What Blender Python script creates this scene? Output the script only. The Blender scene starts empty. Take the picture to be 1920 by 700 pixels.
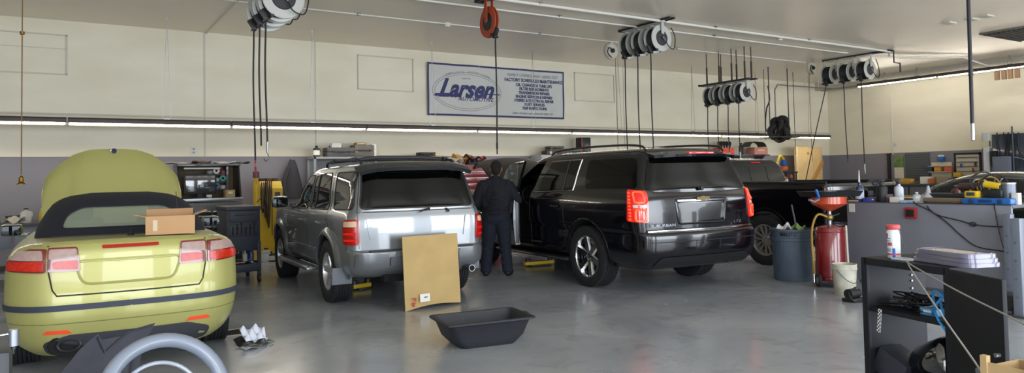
import bpy, bmesh, math, random
import numpy as np
from mathutils import Vector, Matrix, Euler
random.seed(7)
PI = math.pi
SC = bpy.context.scene
C = SC.collection

# ------------------------------------------------------------------ camera
FPX, CX, CY = 1346.7, 960.0, 279.5
_yaw, _pit, _rol = (math.radians(a) for a in (32.187, 2.174, 1.118))
EYE = Vector((0, 0, 1.5))
FW = Vector((math.sin(_yaw)*math.cos(_pit), math.cos(_yaw)*math.cos(_pit), math.sin(_pit)))
_r0 = Vector((math.cos(_yaw), -math.sin(_yaw), 0))
_u0 = _r0.cross(FW)
RT = _r0*math.cos(_rol) - _u0*math.sin(_rol)
UP = RT.cross(FW)
cam_d = bpy.data.cameras.new('camera')
cam_d.sensor_width = 36; cam_d.lens = FPX/1920*36
cam_d.shift_y = -(350-CY)/1920
cam_d.clip_end = 200; cam_d.clip_start = 0.05
cam = bpy.data.objects.new('camera', cam_d); C.objects.link(cam)
cam.matrix_world = Matrix(((RT.x, UP.x, -FW.x, EYE.x), (RT.y, UP.y, -FW.y, EYE.y), (RT.z, UP.z, -FW.z, EYE.z), (0, 0, 0, 1)))
SC.camera = cam
def at(px, py, X=None, Y=None, Z=None):
    """surveying: the place in the room seen at a photo pixel, on a given plane"""
    d = FW + RT*((px-CX)/FPX) - UP*((py-CY)/FPX)
    if Z is not None: k = (Z-EYE.z)/d.z
    elif X is not None: k = X/d.x
    else: k = Y/d.y
    return EYE + d*k

# ------------------------------------------------------------------ light
SC.view_settings.view_transform = 'Standard'
SC.view_settings.look = 'None'
SC.view_settings.exposure = EXPOSURE = 0.45
SC.view_settings.gamma = 1.0
SC.view_settings.use_curve_mapping = False
world = bpy.data.worlds.new('world'); SC.world = world; world.use_nodes = True
bg = world.node_tree.nodes['Background']
bg.inputs[0].default_value = (0.62, 0.78, 1.0, 1); bg.inputs[1].default_value = 1.4
ROOM = dict(x0=-6.5, x1=23.0, y0=-3.2, y1=15.5, h=4.53)
BAND = 2.015
def area(name, loc, rot, sx, sy, power, col):
    l = bpy.data.lights.new(name, 'AREA'); l.shape = 'RECTANGLE'; l.size = sx; l.size_y = sy
    l.energy = power; l.color = col
    o = bpy.data.objects.new(name, l); C.objects.link(o); o.location = loc; o.rotation_euler = rot
    return o
DOORS = [(-4.2, 3.6), (0.6, 3.6), (5.4, 3.6), (10.2, 3.6), (15.0, 3.6), (19.8, 3.6)]   # bay doors behind the camera: centre x, width
DOOR_H = 3.4
for cx_, w_ in DOORS:
    area('daylight_through_bay_door', (cx_, ROOM['y0']-0.25, DOOR_H/2), (PI/2, 0, 0), w_-0.1, DOOR_H-0.1, 240, (0.92, 0.96, 1.0))

# ------------------------------------------------------------------ materials
def lin(c):
    if isinstance(c, str):
        c = tuple(int(c[i:i+2], 16)/255 for i in (0, 2, 4))
    return tuple((v/12.92 if v <= 0.04045 else ((v+0.055)/1.055)**2.4) for v in c)
MATS = {}
def mat(name, col, rough=0.5, metal=0.0, coat=0.0, var=0.0, vs=8.0, emit=0.0, alpha=1.0, trans=0.0, bump=0.0, bs=40.0, spec=0.5, flake=0.0):
    if name in MATS: return MATS[name]
    m = bpy.data.materials.new(name); m.use_nodes = True
    nt = m.node_tree; b = nt.nodes['Principled BSDF']; c = lin(col)
    b.inputs['Base Color'].default_value = (*c, 1)
    b.inputs['Roughness'].default_value = rough; b.inputs['Metallic'].default_value = metal
    b.inputs['Coat Weight'].default_value = coat; b.inputs['Coat Roughness'].default_value = 0.04
    b.inputs['Specular IOR Level'].default_value = spec
    b.inputs['Alpha'].default_value = alpha; b.inputs['Transmission Weight'].default_value = trans
    if emit:
        b.inputs['Emission Color'].default_value = (*c, 1); b.inputs['Emission Strength'].default_value = emit
    if var or bump or flake:
        tc = nt.nodes.new('ShaderNodeTexCoord')
    if var:
        n = nt.nodes.new('ShaderNodeTexNoise'); n.inputs['Scale'].default_value = vs; n.inputs['Detail'].default_value = 5
        nt.links.new(tc.outputs['Object'], n.inputs['Vector'])
        r = nt.nodes.new('ShaderNodeMapRange'); r.inputs[1].default_value = 0.3; r.inputs[2].default_value = 0.7
        r.inputs[3].default_value = 1-var; r.inputs[4].default_value = 1+var
        nt.links.new(n.outputs[0], r.inputs[0])
        mx = nt.nodes.new('ShaderNodeVectorMath'); mx.operation = 'SCALE'; mx.inputs[0].default_value = c
        nt.links.new(r.outputs[0], mx.inputs['Scale']); nt.links.new(mx.outputs[0], b.inputs['Base Color'])
    if bump:
        n = nt.nodes.new('ShaderNodeTexNoise'); n.inputs['Scale'].default_value = bs; n.inputs['Detail'].default_value = 4
        nt.links.new(tc.outputs['Object'], n.inputs['Vector'])
        bp = nt.nodes.new('ShaderNodeBump'); bp.inputs['Strength'].default_value = bump; bp.inputs['Distance'].default_value = 0.01
        nt.links.new(n.outputs[0], bp.inputs['Height']); nt.links.new(bp.outputs[0], b.inputs['Normal'])
    MATS[name] = m
    return m
BLACK = mat('black plastic', '16171a', 0.55)
RUBBER = mat('tyre rubber', '1b1c1f', 0.8, bump=0.3, bs=60)
CHROME = mat('chrome', 'd8dade', 0.12, 1.0)
STEEL = mat('steel', '8f9296', 0.35, 0.9)
DARKSTEEL = mat('dark steel', '3a3a3d', 0.45, 0.6)
WHITEM = mat('white enamel', 'd9d7cf', 0.4)
HOSE = mat('black hose', '1c1c20', 0.6)
CARD = mat('cardboard', 'b0946a', 0.9, var=0.06, vs=5)
WELL = mat('wheel well black', '08080a', 0.9)

# ------------------------------------------------------------------ mesh builder
def rotm(r): return Euler(r).to_matrix().to_4x4()
class MB:
    def __init__(s): s.bm = bmesh.new(); s.M = Matrix.Identity(4); s.mi = 0
    def _fin(s, vs, fs):
        for v in vs: v.co = s.M @ v.co
        for f in fs: f.material_index = s.mi
    def _add(s, verts, faces):
        vs = [s.bm.verts.new(s.M @ Vector(v)) for v in verts]
        for f in faces:
            try: fc = s.bm.faces.new([vs[i] for i in f]); fc.material_index = s.mi
            except ValueError: pass
        return vs
    def box(s, c, d, rot=(0, 0, 0), bev=0.0):
        t = bmesh.new(); bmesh.ops.create_cube(t, size=1)
        for v in t.verts: v.co = Vector((v.co.x*d[0], v.co.y*d[1], v.co.z*d[2]))
        if bev: bmesh.ops.bevel(t, geom=t.edges[:], offset=min(bev, min(d)*0.45), segments=2, affect='EDGES', profile=0.6)
        R = Matrix.Translation(c) @ rotm(rot)
        t.verts.index_update()
        s._add([R @ v.co for v in t.verts], [[v.index for v in f.verts] for f in t.faces]); t.free()
        return s
    def prism(s, poly, h0, h1, axis='z'):
        n = len(poly)
        f = {'z': lambda a, b, h: (a, b, h), 'y': lambda a, b, h: (a, h, b), 'x': lambda a, b, h: (h, a, b)}[axis]
        vs = [f(a, b, h0) for a, b in poly]+[f(a, b, h1) for a, b in poly]
        s._add(vs, [list(range(n))[::-1], list(range(n, 2*n))]+[[i, (i+1) % n, n+(i+1) % n, n+i] for i in range(n)])
        return s
    def cyl(s, p0, p1, r0, r1=None, n=16):
        return s.tube([p0, p1], [r0, r0 if r1 is None else r1], n)
    def tube(s, pts, r, n=8, closed=False, flat=None):
        pts = [Vector(p) for p in pts]; m = len(pts)
        if not hasattr(r, '__len__'): r = [r]*m
        tans = []
        for i in range(m):
            if closed: t = pts[(i+1) % m]-pts[i-1]
            else: t = pts[min(i+1, m-1)]-pts[max(i-1, 0)]
            tans.append(t.normalized() if t.length > 1e-9 else Vector((0, 0, 1)))
        up = Vector((0, 0, 1)) if abs(tans[0].z) < 0.9 else Vector((0, 1, 0))
        a = tans[0].cross(up).normalized(); rings = []
        for i in range(m):
            t = tans[i]; a = (a-t*a.dot(t)).normalized(); b = t.cross(a)
            ring = []
            for k in range(n):
                an = 2*PI*(k+0.5)/n
                ring.append(pts[i]+a*(math.cos(an)*r[i])+b*(math.sin(an)*r[i]*(flat or 1)))
            rings.append(ring)
        vs = [v for q in rings for v in q]; fs = []
        for i in range(m if closed else m-1):
            j = (i+1) % m
            for k in range(n): fs.append([i*n+k, i*n+(k+1) % n, j*n+(k+1) % n, j*n+k])
        if not closed: fs += [list(range(n))[::-1], [(m-1)*n+k for k in range(n)]]
        s._add(vs, fs); return s
    def lathe(s, prof, n=24, R=None, closed=False):
        """profile (r, h) about local z, then matrix R"""
        R = R or Matrix.Identity(4); m = len(prof); vs = []; fs = []
        for r, h in prof:
            for k in range(n):
                a = 2*PI*k/n; vs.append(R @ Vector((max(r, 1e-4)*math.cos(a), max(r, 1e-4)*math.sin(a), h)))
        for i in range(m if closed else m-1):
            j = (i+1) % m
            for k in range(n): fs.append([i*n+k, i*n+(k+1) % n, j*n+(k+1) % n, j*n+k])
        if not closed: fs += [list(range(n))[::-1], [(m-1)*n+k for k in range(n)]]
        s._add(vs, fs); return s
    def sphere(s, c, r, sc=(1, 1, 1), n=16, rot=(0, 0, 0)):
        prof = [(math.sin(PI*i/(n//2)), -math.cos(PI*i/(n//2))) for i in range(n//2+1)]
        R = Matrix.Translation(c) @ rotm(rot) @ Matrix.Diagonal((r*sc[0], r*sc[1], r*sc[2], 1))
        return s.lathe(prof, n, R)
    def grid(s, f, nu, nv, th=0.0):
        """f(u, v) -> point with u, v in 0..1; th gives thickness through a second skin"""
        P = [[Vector(f(i/nu, j/nv)) for j in range(nv+1)] for i in range(nu+1)]
        idx = lambda i, j: i*(nv+1)+j
        vs = [p for q in P for p in q]; fs = [[idx(i, j), idx(i+1, j), idx(i+1, j+1), idx(i, j+1)] for i in range(nu) for j in range(nv)]
        if th:
            N = len(vs); back = []
            for i in range(nu+1):
                for j in range(nv+1):
                    du = P[min(i+1, nu)][j]-P[max(i-1, 0)][j]; dv = P[i][min(j+1, nv)]-P[i][max(j-1, 0)]
                    nn = du.cross(dv); nn = nn.normalized() if nn.length > 1e-12 else Vector((0, 0, 1))
                    back.append(P[i][j]-nn*th)
            vs += back; fs += [[N+k for k in f_[::-1]] for f_ in fs]
            rim = [idx(i, 0) for i in range(nu+1)]+[idx(nu, j) for j in range(1, nv+1)]+[idx(i, nv) for i in range(nu-1, -1, -1)]+[idx(0, j) for j in range(nv-1, 0, -1)]
            for q in range(len(rim)):
                a, b = rim[q], rim[(q+1) % len(rim)]; fs.append([b, a, N+a, N+b])
        s._add(vs, fs); return s
    def build(s, name, m, parent=None, loc=None, rot=None, sharp=35, **kw):
        bmesh.ops.recalc_face_normals(s.bm, faces=s.bm.faces[:])
        me = bpy.data.meshes.new(name); s.bm.to_mesh(me); s.bm.free()
        for q in (m if isinstance(m, (list, tuple)) else [m]): me.materials.append(q)
        me.polygons.foreach_set('use_smooth', [True]*len(me.polygons)); me.set_sharp_from_angle(angle=math.radians(sharp))
        o = bpy.data.objects.new(name, me); C.objects.link(o)
        if loc is not None: o.location = loc
        if rot is not None: o.rotation_euler = rot
        if parent is not None: o.parent = parent
        tag(o, **kw)
        return o
def tag(o, label=None, cat=None, group=None, kind=None):
    if label: o['label'] = label
    if cat: o['category'] = cat
    if group: o['group'] = group
    if kind: o['kind'] = kind
    return o
def thing(name, label, cat, loc=(0, 0, 0), rot=0, group=None):
    o = bpy.data.objects.new(name, None); C.objects.link(o); o.empty_display_size = 0.1
    o.location = loc; o.rotation_euler = rot if hasattr(rot, '__len__') else (0, 0, rot)
    return tag(o, label, cat, group)
def dup(root, loc=None, rot=None, label=None, parent=None):
    r = root.copy(); C.objects.link(r)
    if parent is not None: r.parent = parent
    if loc is not None: r.location = loc
    if rot is not None: r.rotation_euler = rot
    if label: r['label'] = label
    for ch in [o for o in C.objects if o.parent == root]:
        dup(ch, parent=r)
    return r
def struct(name, mb, m, **k):
    return mb.build(name, m, kind='structure', **k)
def arc(cx, cy, r, a0, a1, n=8):
    return [(cx+r*math.cos(math.radians(a0+(a1-a0)*i/n)), cy+r*math.sin(math.radians(a0+(a1-a0)*i/n))) for i in range(n+1)]
def rrect(w, h, r, n=4, cx=0, cy=0):
    x, y = w/2-r, h/2-r
    return arc(cx+x, cy+y, r, 0, 90, n)+arc(cx-x, cy+y, r, 90, 180, n)+arc(cx-x, cy-y, r, 180, 270, n)+arc(cx+x, cy-y, r, 270, 360, n)
def rpoly(pts, r, n=3):
    """round the corners of a polygon"""
    out = []; m = len(pts)
    for i in range(m):
        p = Vector(pts[i]); a = Vector(pts[i-1])-p; b = Vector(pts[(i+1) % m])-p
        d = min(r, a.length*0.4, b.length*0.4); a = p+a.normalized()*d; b = p+b.normalized()*d
        for k in range(n+1):
            t = k/n; q = a*(1-t)**2+p*2*t*(1-t)+b*t*t; out.append((q.x, q.y))
    return out
def catmull(pts, sub=6):
    pts = [Vector(p) for p in pts]; out = []
    for i in range(len(pts)-1):
        p0 = pts[max(i-1, 0)]; p1 = pts[i]; p2 = pts[i+1]; p3 = pts[min(i+2, len(pts)-1)]
        for k in range(sub):
            t = k/sub
            out.append(0.5*((2*p1)+(p2-p0)*t+(2*p0-5*p1+4*p2-p3)*t*t+(3*p1-3*p2+p3-p0)*t**3))
    out.append(pts[-1]); return out
def text_mesh(name, body, size, m, M, parent=None, shear=0.0, bold=0.0, align='CENTER', depth=0.002, xs=1.0, **kw):
    cu = bpy.data.curves.new(name, 'FONT'); cu.body = body; cu.size = size; cu.shear = shear; cu.offset = bold
    cu.extrude = depth; cu.align_x = align; cu.align_y = 'CENTER'; cu.resolution_u = 3
    t = bpy.data.objects.new(name, cu); C.objects.link(t)
    me = bpy.data.meshes.new_from_object(t.evaluated_get(bpy.context.evaluated_depsgraph_get()))
    bpy.data.objects.remove(t)
    me.transform(M @ Matrix.Diagonal((xs, 1, 1, 1))); me.materials.clear(); me.materials.append(m)
    o = bpy.data.objects.new(name, me); C.objects.link(o)
    if parent is not None: o.parent = parent
    return tag(o, **kw)
FACE_CAM = Matrix.Rotation(PI/2, 4, 'X')          # text upright in the xz plane, read from -y
# ------------------------------------------------------------------ the room
def wall_mat(name, two=True):
    m = bpy.data.materials.new(name); m.use_nodes = True; nt = m.node_tree; b = nt.nodes['Principled BSDF']
    b.inputs['Roughness'].default_value = 0.45; b.inputs['Specular IOR Level'].default_value = 0.35
    g = nt.nodes.new('ShaderNodeNewGeometry'); sp = nt.nodes.new('ShaderNodeSeparateXYZ'); nt.links.new(g.outputs['Position'], sp.inputs[0])
    n = nt.nodes.new('ShaderNodeTexNoise'); n.inputs['Scale'].default_value = 0.7; n.inputs['Detail'].default_value = 6
    mp = nt.nodes.new('ShaderNodeMapping'); mp.inputs['Scale'].default_value = (1, 1, 2.5)
    nt.links.new(g.outputs['Position'], mp.inputs[0]); nt.links.new(mp.outputs[0], n.inputs['Vector'])
    r = nt.nodes.new('ShaderNodeValToRGB'); r.color_ramp.elements[0].position = 0.35; r.color_ramp.elements[1].position = 0.65
    r.color_ramp.elements[0].color = (*lin('ddd6c0'), 1); r.color_ramp.elements[1].color = (*lin('e6e0cc'), 1)
    nt.links.new(n.outputs[0], r.inputs[0])
    if two:
        s = nt.nodes.new('ShaderNodeMath'); s.operation = 'GREATER_THAN'; s.inputs[1].default_value = BAND
        nt.links.new(sp.outputs[2], s.inputs[0])
        mx = nt.nodes.new('ShaderNodeMix'); mx.data_type = 'RGBA'; mx.inputs[6].default_value = (*lin('7f7c84'), 1)
        nt.links.new(s.outputs[0], mx.inputs[0]); nt.links.new(r.outputs[0], mx.inputs[7]); nt.links.new(mx.outputs[2], b.inputs['Base Color'])
    else: nt.links.new(r.outputs[0], b.inputs['Base Color'])
    bp = nt.nodes.new('ShaderNodeBump'); bp.inputs['Strength'].default_value = 0.25; bp.inputs['Distance'].default_value = 0.02
    nt.links.new(n.outputs[0], bp.inputs['Height']); nt.links.new(bp.outputs[0], b.inputs['Normal'])
    return m
WALL = wall_mat('painted wall cream over grey')
def floor_mat():
    m = bpy.data.materials.new('polished sealed concrete'); m.use_nodes = True; nt = m.node_tree; b = nt.nodes['Principled BSDF']
    g = nt.nodes.new('ShaderNodeNewGeometry')
    def noise(s, d, dist=0.0):
        n = nt.nodes.new('ShaderNodeTexNoise'); n.inputs['Scale'].default_value = s; n.inputs['Detail'].default_value = d
        n.inputs['Distortion'].default_value = dist; nt.links.new(g.outputs['Position'], n.inputs['Vector']); return n
    a = noise(0.5, 7, 0.8); r = nt.nodes.new('ShaderNodeValToRGB')
    e = r.color_ramp.elements; e[0].position = 0.3; e[1].position = 0.7
    e[0].color = (*lin('8b9199'), 1); e[1].color = (*lin('a9adb2'), 1)
    nt.links.new(a.outputs[0], r.inputs[0])
    s1 = noise(2.6, 9, 1.5); r2 = nt.nodes.new('ShaderNodeValToRGB'); e = r2.color_ramp.elements
    e[0].position = 0.30; e[0].color = (0.62, 0.61, 0.60, 1); e[1].position = 0.46; e[1].color = (1, 1, 1, 1)
    nt.links.new(s1.outputs[0], r2.inputs[0])
    mx = nt.nodes.new('ShaderNodeMix'); mx.data_type = 'RGBA'; mx.blend_type = 'MULTIPLY'; mx.inputs[0].default_value = 0.5
    nt.links.new(r.outputs[0], mx.inputs[6]); nt.links.new(r2.outputs[0], mx.inputs[7])
    s3 = noise(9.0, 3, 0.0); r3 = nt.nodes.new('ShaderNodeValToRGB'); e = r3.color_ramp.elements
    e[0].position = 0.21; e[0].color = (0.12, 0.11, 0.1, 1); e[1].position = 0.25; e[1].color = (1, 1, 1, 1)
    nt.links.new(s3.outputs[0], r3.inputs[0])
    m2 = nt.nodes.new('ShaderNodeMix'); m2.data_type = 'RGBA'; m2.blend_type = 'MULTIPLY'; m2.inputs[0].default_value = 0.8
    nt.links.new(mx.outputs[2], m2.inputs[6]); nt.links.new(r3.outputs[0], m2.inputs[7]); nt.links.new(m2.outputs[2], b.inputs['Base Color'])
    q = noise(1.3, 6, 0.5); rr = nt.nodes.new('ShaderNodeMapRange'); rr.inputs[1].default_value = 0.3; rr.inputs[2].default_value = 0.7
    rr.inputs[3].default_value = 0.13; rr.inputs[4].default_value = 0.30; nt.links.new(q.outputs[0], rr.inputs[0]); nt.links.new(rr.outputs[0], b.inputs['Roughness'])
    b.inputs['Specular IOR Level'].default_value = 0.6
    bp = nt.nodes.new('ShaderNodeBump'); bp.inputs['Strength'].default_value = 0.08; bp.inputs['Distance'].default_value = 0.02
    w = noise(3.0, 2); nt.links.new(w.outputs[0], bp.inputs['Height']); nt.links.new(bp.outputs[0], b.inputs['Normal'])
    return m
x0, x1, y0, y1, H = (ROOM[k] for k in ('x0', 'x1', 'y0', 'y1', 'h'))
struct('floor', MB().box(((x0+x1)/2, (y0+y1)/2, -0.1), (x1-x0+0.6, y1-y0+0.6, 0.2)), floor_mat())
CEIL = mat('ceiling paint', 'ebe0cd', 0.32, var=0.06, vs=0.5, bump=0.25, bs=1.2, spec=0.5)
struct('ceiling', MB().box(((x0+x1)/2, (y0+y1)/2, H+0.1), (x1-x0+0.6, y1-y0+0.6, 0.2)), CEIL)
struct('wall_back', MB().box(((x0+x1)/2, y1+0.1, H/2), (x1-x0+0.4, 0.2, H)), WALL)
struct('wall_right', MB().box((x1+0.1, (y0+y1)/2, H/2), (0.2, y1-y0, H)), WALL)
struct('wall_left', MB().box((x0-0.1, (y0+y1)/2, H/2), (0.2, y1-y0, H)), WALL)
wf = MB(); edge = x0
for cx_, w_ in DOORS:
    wf.box(((edge+cx_-w_/2)/2, y0-0.1, H/2), (cx_-w_/2-edge, 0.2, H)); wf.box((cx_, y0-0.1, (DOOR_H+H)/2), (w_, 0.2, H-DOOR_H)); edge = cx_+w_/2
wf.box(((edge+x1)/2, y0-0.1, H/2), (x1-edge, 0.2, H))
struct('wall_front', wf, WALL)
TRIM = mat('trim paint', 'c6c2b5', 0.5)
GROOVE = mat('seam shadow gap', '8c877c', 0.8)
def panel_outline(name, px0, px1, pya, pyb):
    a = at(px0, pya, Y=y1-0.01); b = at(px1, pyb, Y=y1-0.01); mb = MB()
    w = 0.025; X0, X1, Z0, Z1 = a.x, b.x, b.z, a.z
    mb.box(((X0+X1)/2, y1-0.012, Z1), (X1-X0+w, 0.024, w)); mb.box(((X0+X1)/2, y1-0.012, Z0), (X1-X0+w, 0.024, w))
    mb.box((X0, y1-0.012, (Z0+Z1)/2), (w, 0.024, Z1-Z0)); mb.box((X1, y1-0.012, (Z0+Z1)/2), (w, 0.024, Z1-Z0))
    struct(name, mb, TRIM)
panel_outline('trim_1', -30, 125, 55, 140); panel_outline('trim_2', 671, 775, 103, 172); panel_outline('trim_3', 1077, 1152, 136, 192)
mb = MB(); a = at(60, 88, Y=y1-.01); mb.box((a.x-.4, y1-.006, a.z), (1.9, .012, .012)); struct('trim_4', mb, TRIM)
for i, px in enumerate((384, 592, 1170)):
    a = at(px, 200, Y=y1-.01); struct(f'trim_{5+i}', MB().box((a.x, y1-0.008, (H+BAND)/2), (0.03 if i == 0 else .014, 0.016, H-BAND)), TRIM)
# raised darker strip standing in for a faint shadow line above the back light rail
struct('trim_8', MB().box(((x0+x1)/2, y1-0.02, 2.80), (x1-x0, 0.04, 0.03), bev=.008), TRIM)
# ceiling seam conduit running toward the camera
struct('trim_9', MB().box((at(384, 62, Z=H).x+0.02, 7.5, H-0.012), (0.03, 16, 0.024)), WHITEM)
a = at(1672, 230, X=x1-.02); struct('trim_10', MB().cyl((x1-.02, a.y, BAND-.05), (x1-.02, a.y, 3.9), 0.014), WHITEM)
# beam where the right wall meets the ceiling
struct('trim_11', MB().box((x1-0.35, (y0+y1)/2, H-0.13), (0.7, y1-y0, 0.26), bev=.01), mat('soffit paint', 'c4bfb1', 0.5, var=.05))
# ------------------------------------------------------------------ vehicle tools
def pchip(xs, ys, x):
    xs = np.array(xs, float); ys = np.array(ys, float); h = np.diff(xs); d = np.diff(ys)/h; m = np.zeros(len(xs))
    m[0], m[-1] = d[0], d[-1]
    for i in range(1, len(xs)-1):
        if d[i-1]*d[i] > 0:
            w1, w2 = 2*h[i]+h[i-1], h[i]+2*h[i-1]; m[i] = (w1+w2)/(w1/d[i-1]+w2/d[i])
    i = int(np.clip(np.searchsorted(xs, x)-1, 0, len(xs)-2)); t = (x-xs[i])/h[i]
    return (2*t**3-3*t*t+1)*ys[i]+(t**3-2*t*t+t)*h[i]*m[i]+(-2*t**3+3*t*t)*ys[i+1]+(t**3-t*t)*h[i]*m[i+1]
class Shell:
    """a body as a stack of rounded plan outlines; rows: z, y_rear, y_front, half_width, r_rear, r_front, bow_rear, bow_front, bow_side"""
    def __init__(s, rows): s.rows = rows; s.zs = [r[0] for r in rows]; s.cache = {}
    def par(s, z):
        z = min(max(z, s.zs[0]), s.zs[-1])
        return [float(pchip(s.zs, [r[k] for r in s.rows], z)) for k in range(1, 9)]
    def outline(s, z):
        key = round(z, 4)
        if key in s.cache: return s.cache[key]
        yr, yf, w, rr, rf, bR, bF, bS = s.par(z); L = yf-yr
        rr = min(rr, w*0.95, L*0.4); rf = min(rf, w*0.95, L*0.4); P = []
        for i in range(9): P.append(((w-rr)*i/9, yr))
        for i in range(9):
            a = PI/2*i/8; P.append((w-rr+rr*math.sin(a), yr+rr-rr*math.cos(a)))
        for i in range(1, 32): P.append((w, yr+rr+(L-rr-rf)*i/32))
        for i in range(9):
            a = PI/2*i/8; P.append((w-rf+rf*math.cos(a), yf-rf+rf*math.sin(a)))
        for i in range(8, -1, -1): P.append(((w-rf)*i/9, yf))
        out = []
        for x, y in P:
            u = (y-yr)/L; q = (x/max(w, 1e-3))**2
            out.append((x-bS*(2*u-1)**2*(x/w), y+bR*q*(1-u)**3-bF*q*u**3))
        s.cache[key] = out; return out
    def side(s, y, z):
        o = s.outline(z)[9:58]
        ys = [p[1] for p in o]; xs = [p[0] for p in o]
        return float(np.interp(y, ys, xs))
    def rear(s, x, z):
        o = s.outline(z)[:18]; return float(np.interp(abs(x), [p[0] for p in o], [p[1] for p in o]))
    def front(s, x, z):
        o = s.outline(z)[48:][::-1]; return float(np.interp(abs(x), [p[0] for p in o], [p[1] for p in o]))
    def mside(s, sg): return lambda y, z, off: (sg*(s.side(y, z)+off), y, z)
    def mrear(s): return lambda x, z, off: (x, s.rear(x, z)-off, z)
    def mfront(s): return lambda x, z, off: (x, s.front(x, z)+off, z)
    def mwrap(s, sg):
        def f(a, z, off):
            o = s.outline(z)[:58]; acc = 0
            for i in range(len(o)-1):
                p, q = o[i], o[i+1]; d = math.hypot(q[0]-p[0], q[1]-p[1])
                if acc+d >= a or i == len(o)-2:
                    t = (a-acc)/max(d, 1e-9); nx, ny = (q[1]-p[1])/max(d, 1e-9), -(q[0]-p[0])/max(d, 1e-9)
                    return (sg*(p[0]+(q[0]-p[0])*t+nx*off), p[1]+(q[1]-p[1])*t+ny*off, z)
                acc += d
        return f
    def mesh(s, mb, zlist):
        rings = []
        for z in zlist:
            o = s.outline(z); r = [(x, y, z) for x, y in o]+[(-x, y, z) for x, y in o[::-1] if x > 1e-6]
            rings.append(r)
        n = len(rings[0]); vs = [p for r in rings for p in r]; fs = []
        for i in range(len(rings)-1):
            for k in range(n): fs.append([i*n+k, i*n+(k+1) % n, (i+1)*n+(k+1) % n, (i+1)*n+k])
        fs += [list(range(n))[::-1], [(len(rings)-1)*n+k for k in range(n)]]
        mb._add(vs, fs); return mb
def zl(rows, dz=0.045):
    zs = [r[0] for r in rows]; out = [zs[0]]
    for a, b in zip(zs, zs[1:]):
        n = max(1, int(math.ceil((b-a)/dz)))
        out += [a+(b-a)*i/n for i in range(1, n+1)]
    return out
def patch(mb, poly, f, lift=0.004, th=0.015, step=0.07):
    bm = bmesh.new(); bm.faces.new([bm.verts.new((u, v, 0)) for u, v in poly])
    us = [p[0] for p in poly]; vs_ = [p[1] for p in poly]
    for lo, hi, no in ((min(us), max(us), (1, 0, 0)), (min(vs_), max(vs_), (0, 1, 0))):
        k = math.floor(lo/step)+1
        while k*step < hi-1e-4:
            c = k*step; bmesh.ops.bisect_plane(bm, geom=bm.verts[:]+bm.edges[:]+bm.faces[:], plane_co=(no[0]*c, no[1]*c, 0), plane_no=no); k += 1
    bmesh.ops.remove_doubles(bm, verts=bm.verts[:], dist=1e-4)
    bm.verts.index_update(); uv = [(v.co.x, v.co.y) for v in bm.verts]; N = len(uv)
    vs = [f(u, v, lift) for u, v in uv]+[f(u, v, lift-th) for u, v in uv]
    fs = [[v.index for v in fc.verts] for fc in bm.faces]; fs += [[N+i for i in q[::-1]] for q in fs]
    for e in bm.edges:
        if len(e.link_faces) == 1: a, b = e.verts[0].index, e.verts[1].index; fs.append([a, b, N+b, N+a])
    bm.free(); mb._add(vs, fs); return mb
def seam(mb, pts, f, r=0.004, closed=False, lift=0.0, step=0.08, flat=None):
    q = []; P = list(pts)+([pts[0]] if closed else [])
    for a, b in zip(P, P[1:]):
        n = max(1, int(math.hypot(b[0]-a[0], b[1]-a[1])/step)); q += [(a[0]+(b[0]-a[0])*i/n, a[1]+(b[1]-a[1])*i/n) for i in range(n)]
    if not closed: q.append(P[-1])
    return mb.tube([f(u, v, lift) for u, v in q], r, 6, closed=closed)
def cut(obj, cutters, m=None):
    me = bpy.data.meshes.new('cut'); bmesh.ops.recalc_face_normals(cutters.bm, faces=cutters.bm.faces[:]); cutters.bm.to_mesh(me); cutters.bm.free()
    me.materials.append(m or WELL); co = bpy.data.objects.new('cut', me); C.objects.link(co)
    if obj.parent: co.parent = obj.parent
    md = obj.modifiers.new('b', 'BOOLEAN'); md.object = co; md.operation = 'DIFFERENCE'; md.solver = 'EXACT'; md.material_mode = 'TRANSFER'
    bpy.context.view_layer.update()
    new = bpy.data.meshes.new_from_object(obj.evaluated_get(bpy.context.evaluated_depsgraph_get()))
    obj.modifiers.clear(); obj.data = new; bpy.data.objects.remove(co)
    new.polygons.foreach_set('use_smooth', [True]*len(new.polygons)); new.set_sharp_from_angle(angle=math.radians(32))
TREAD = mat('tyre tread', '202024', 0.85)
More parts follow.
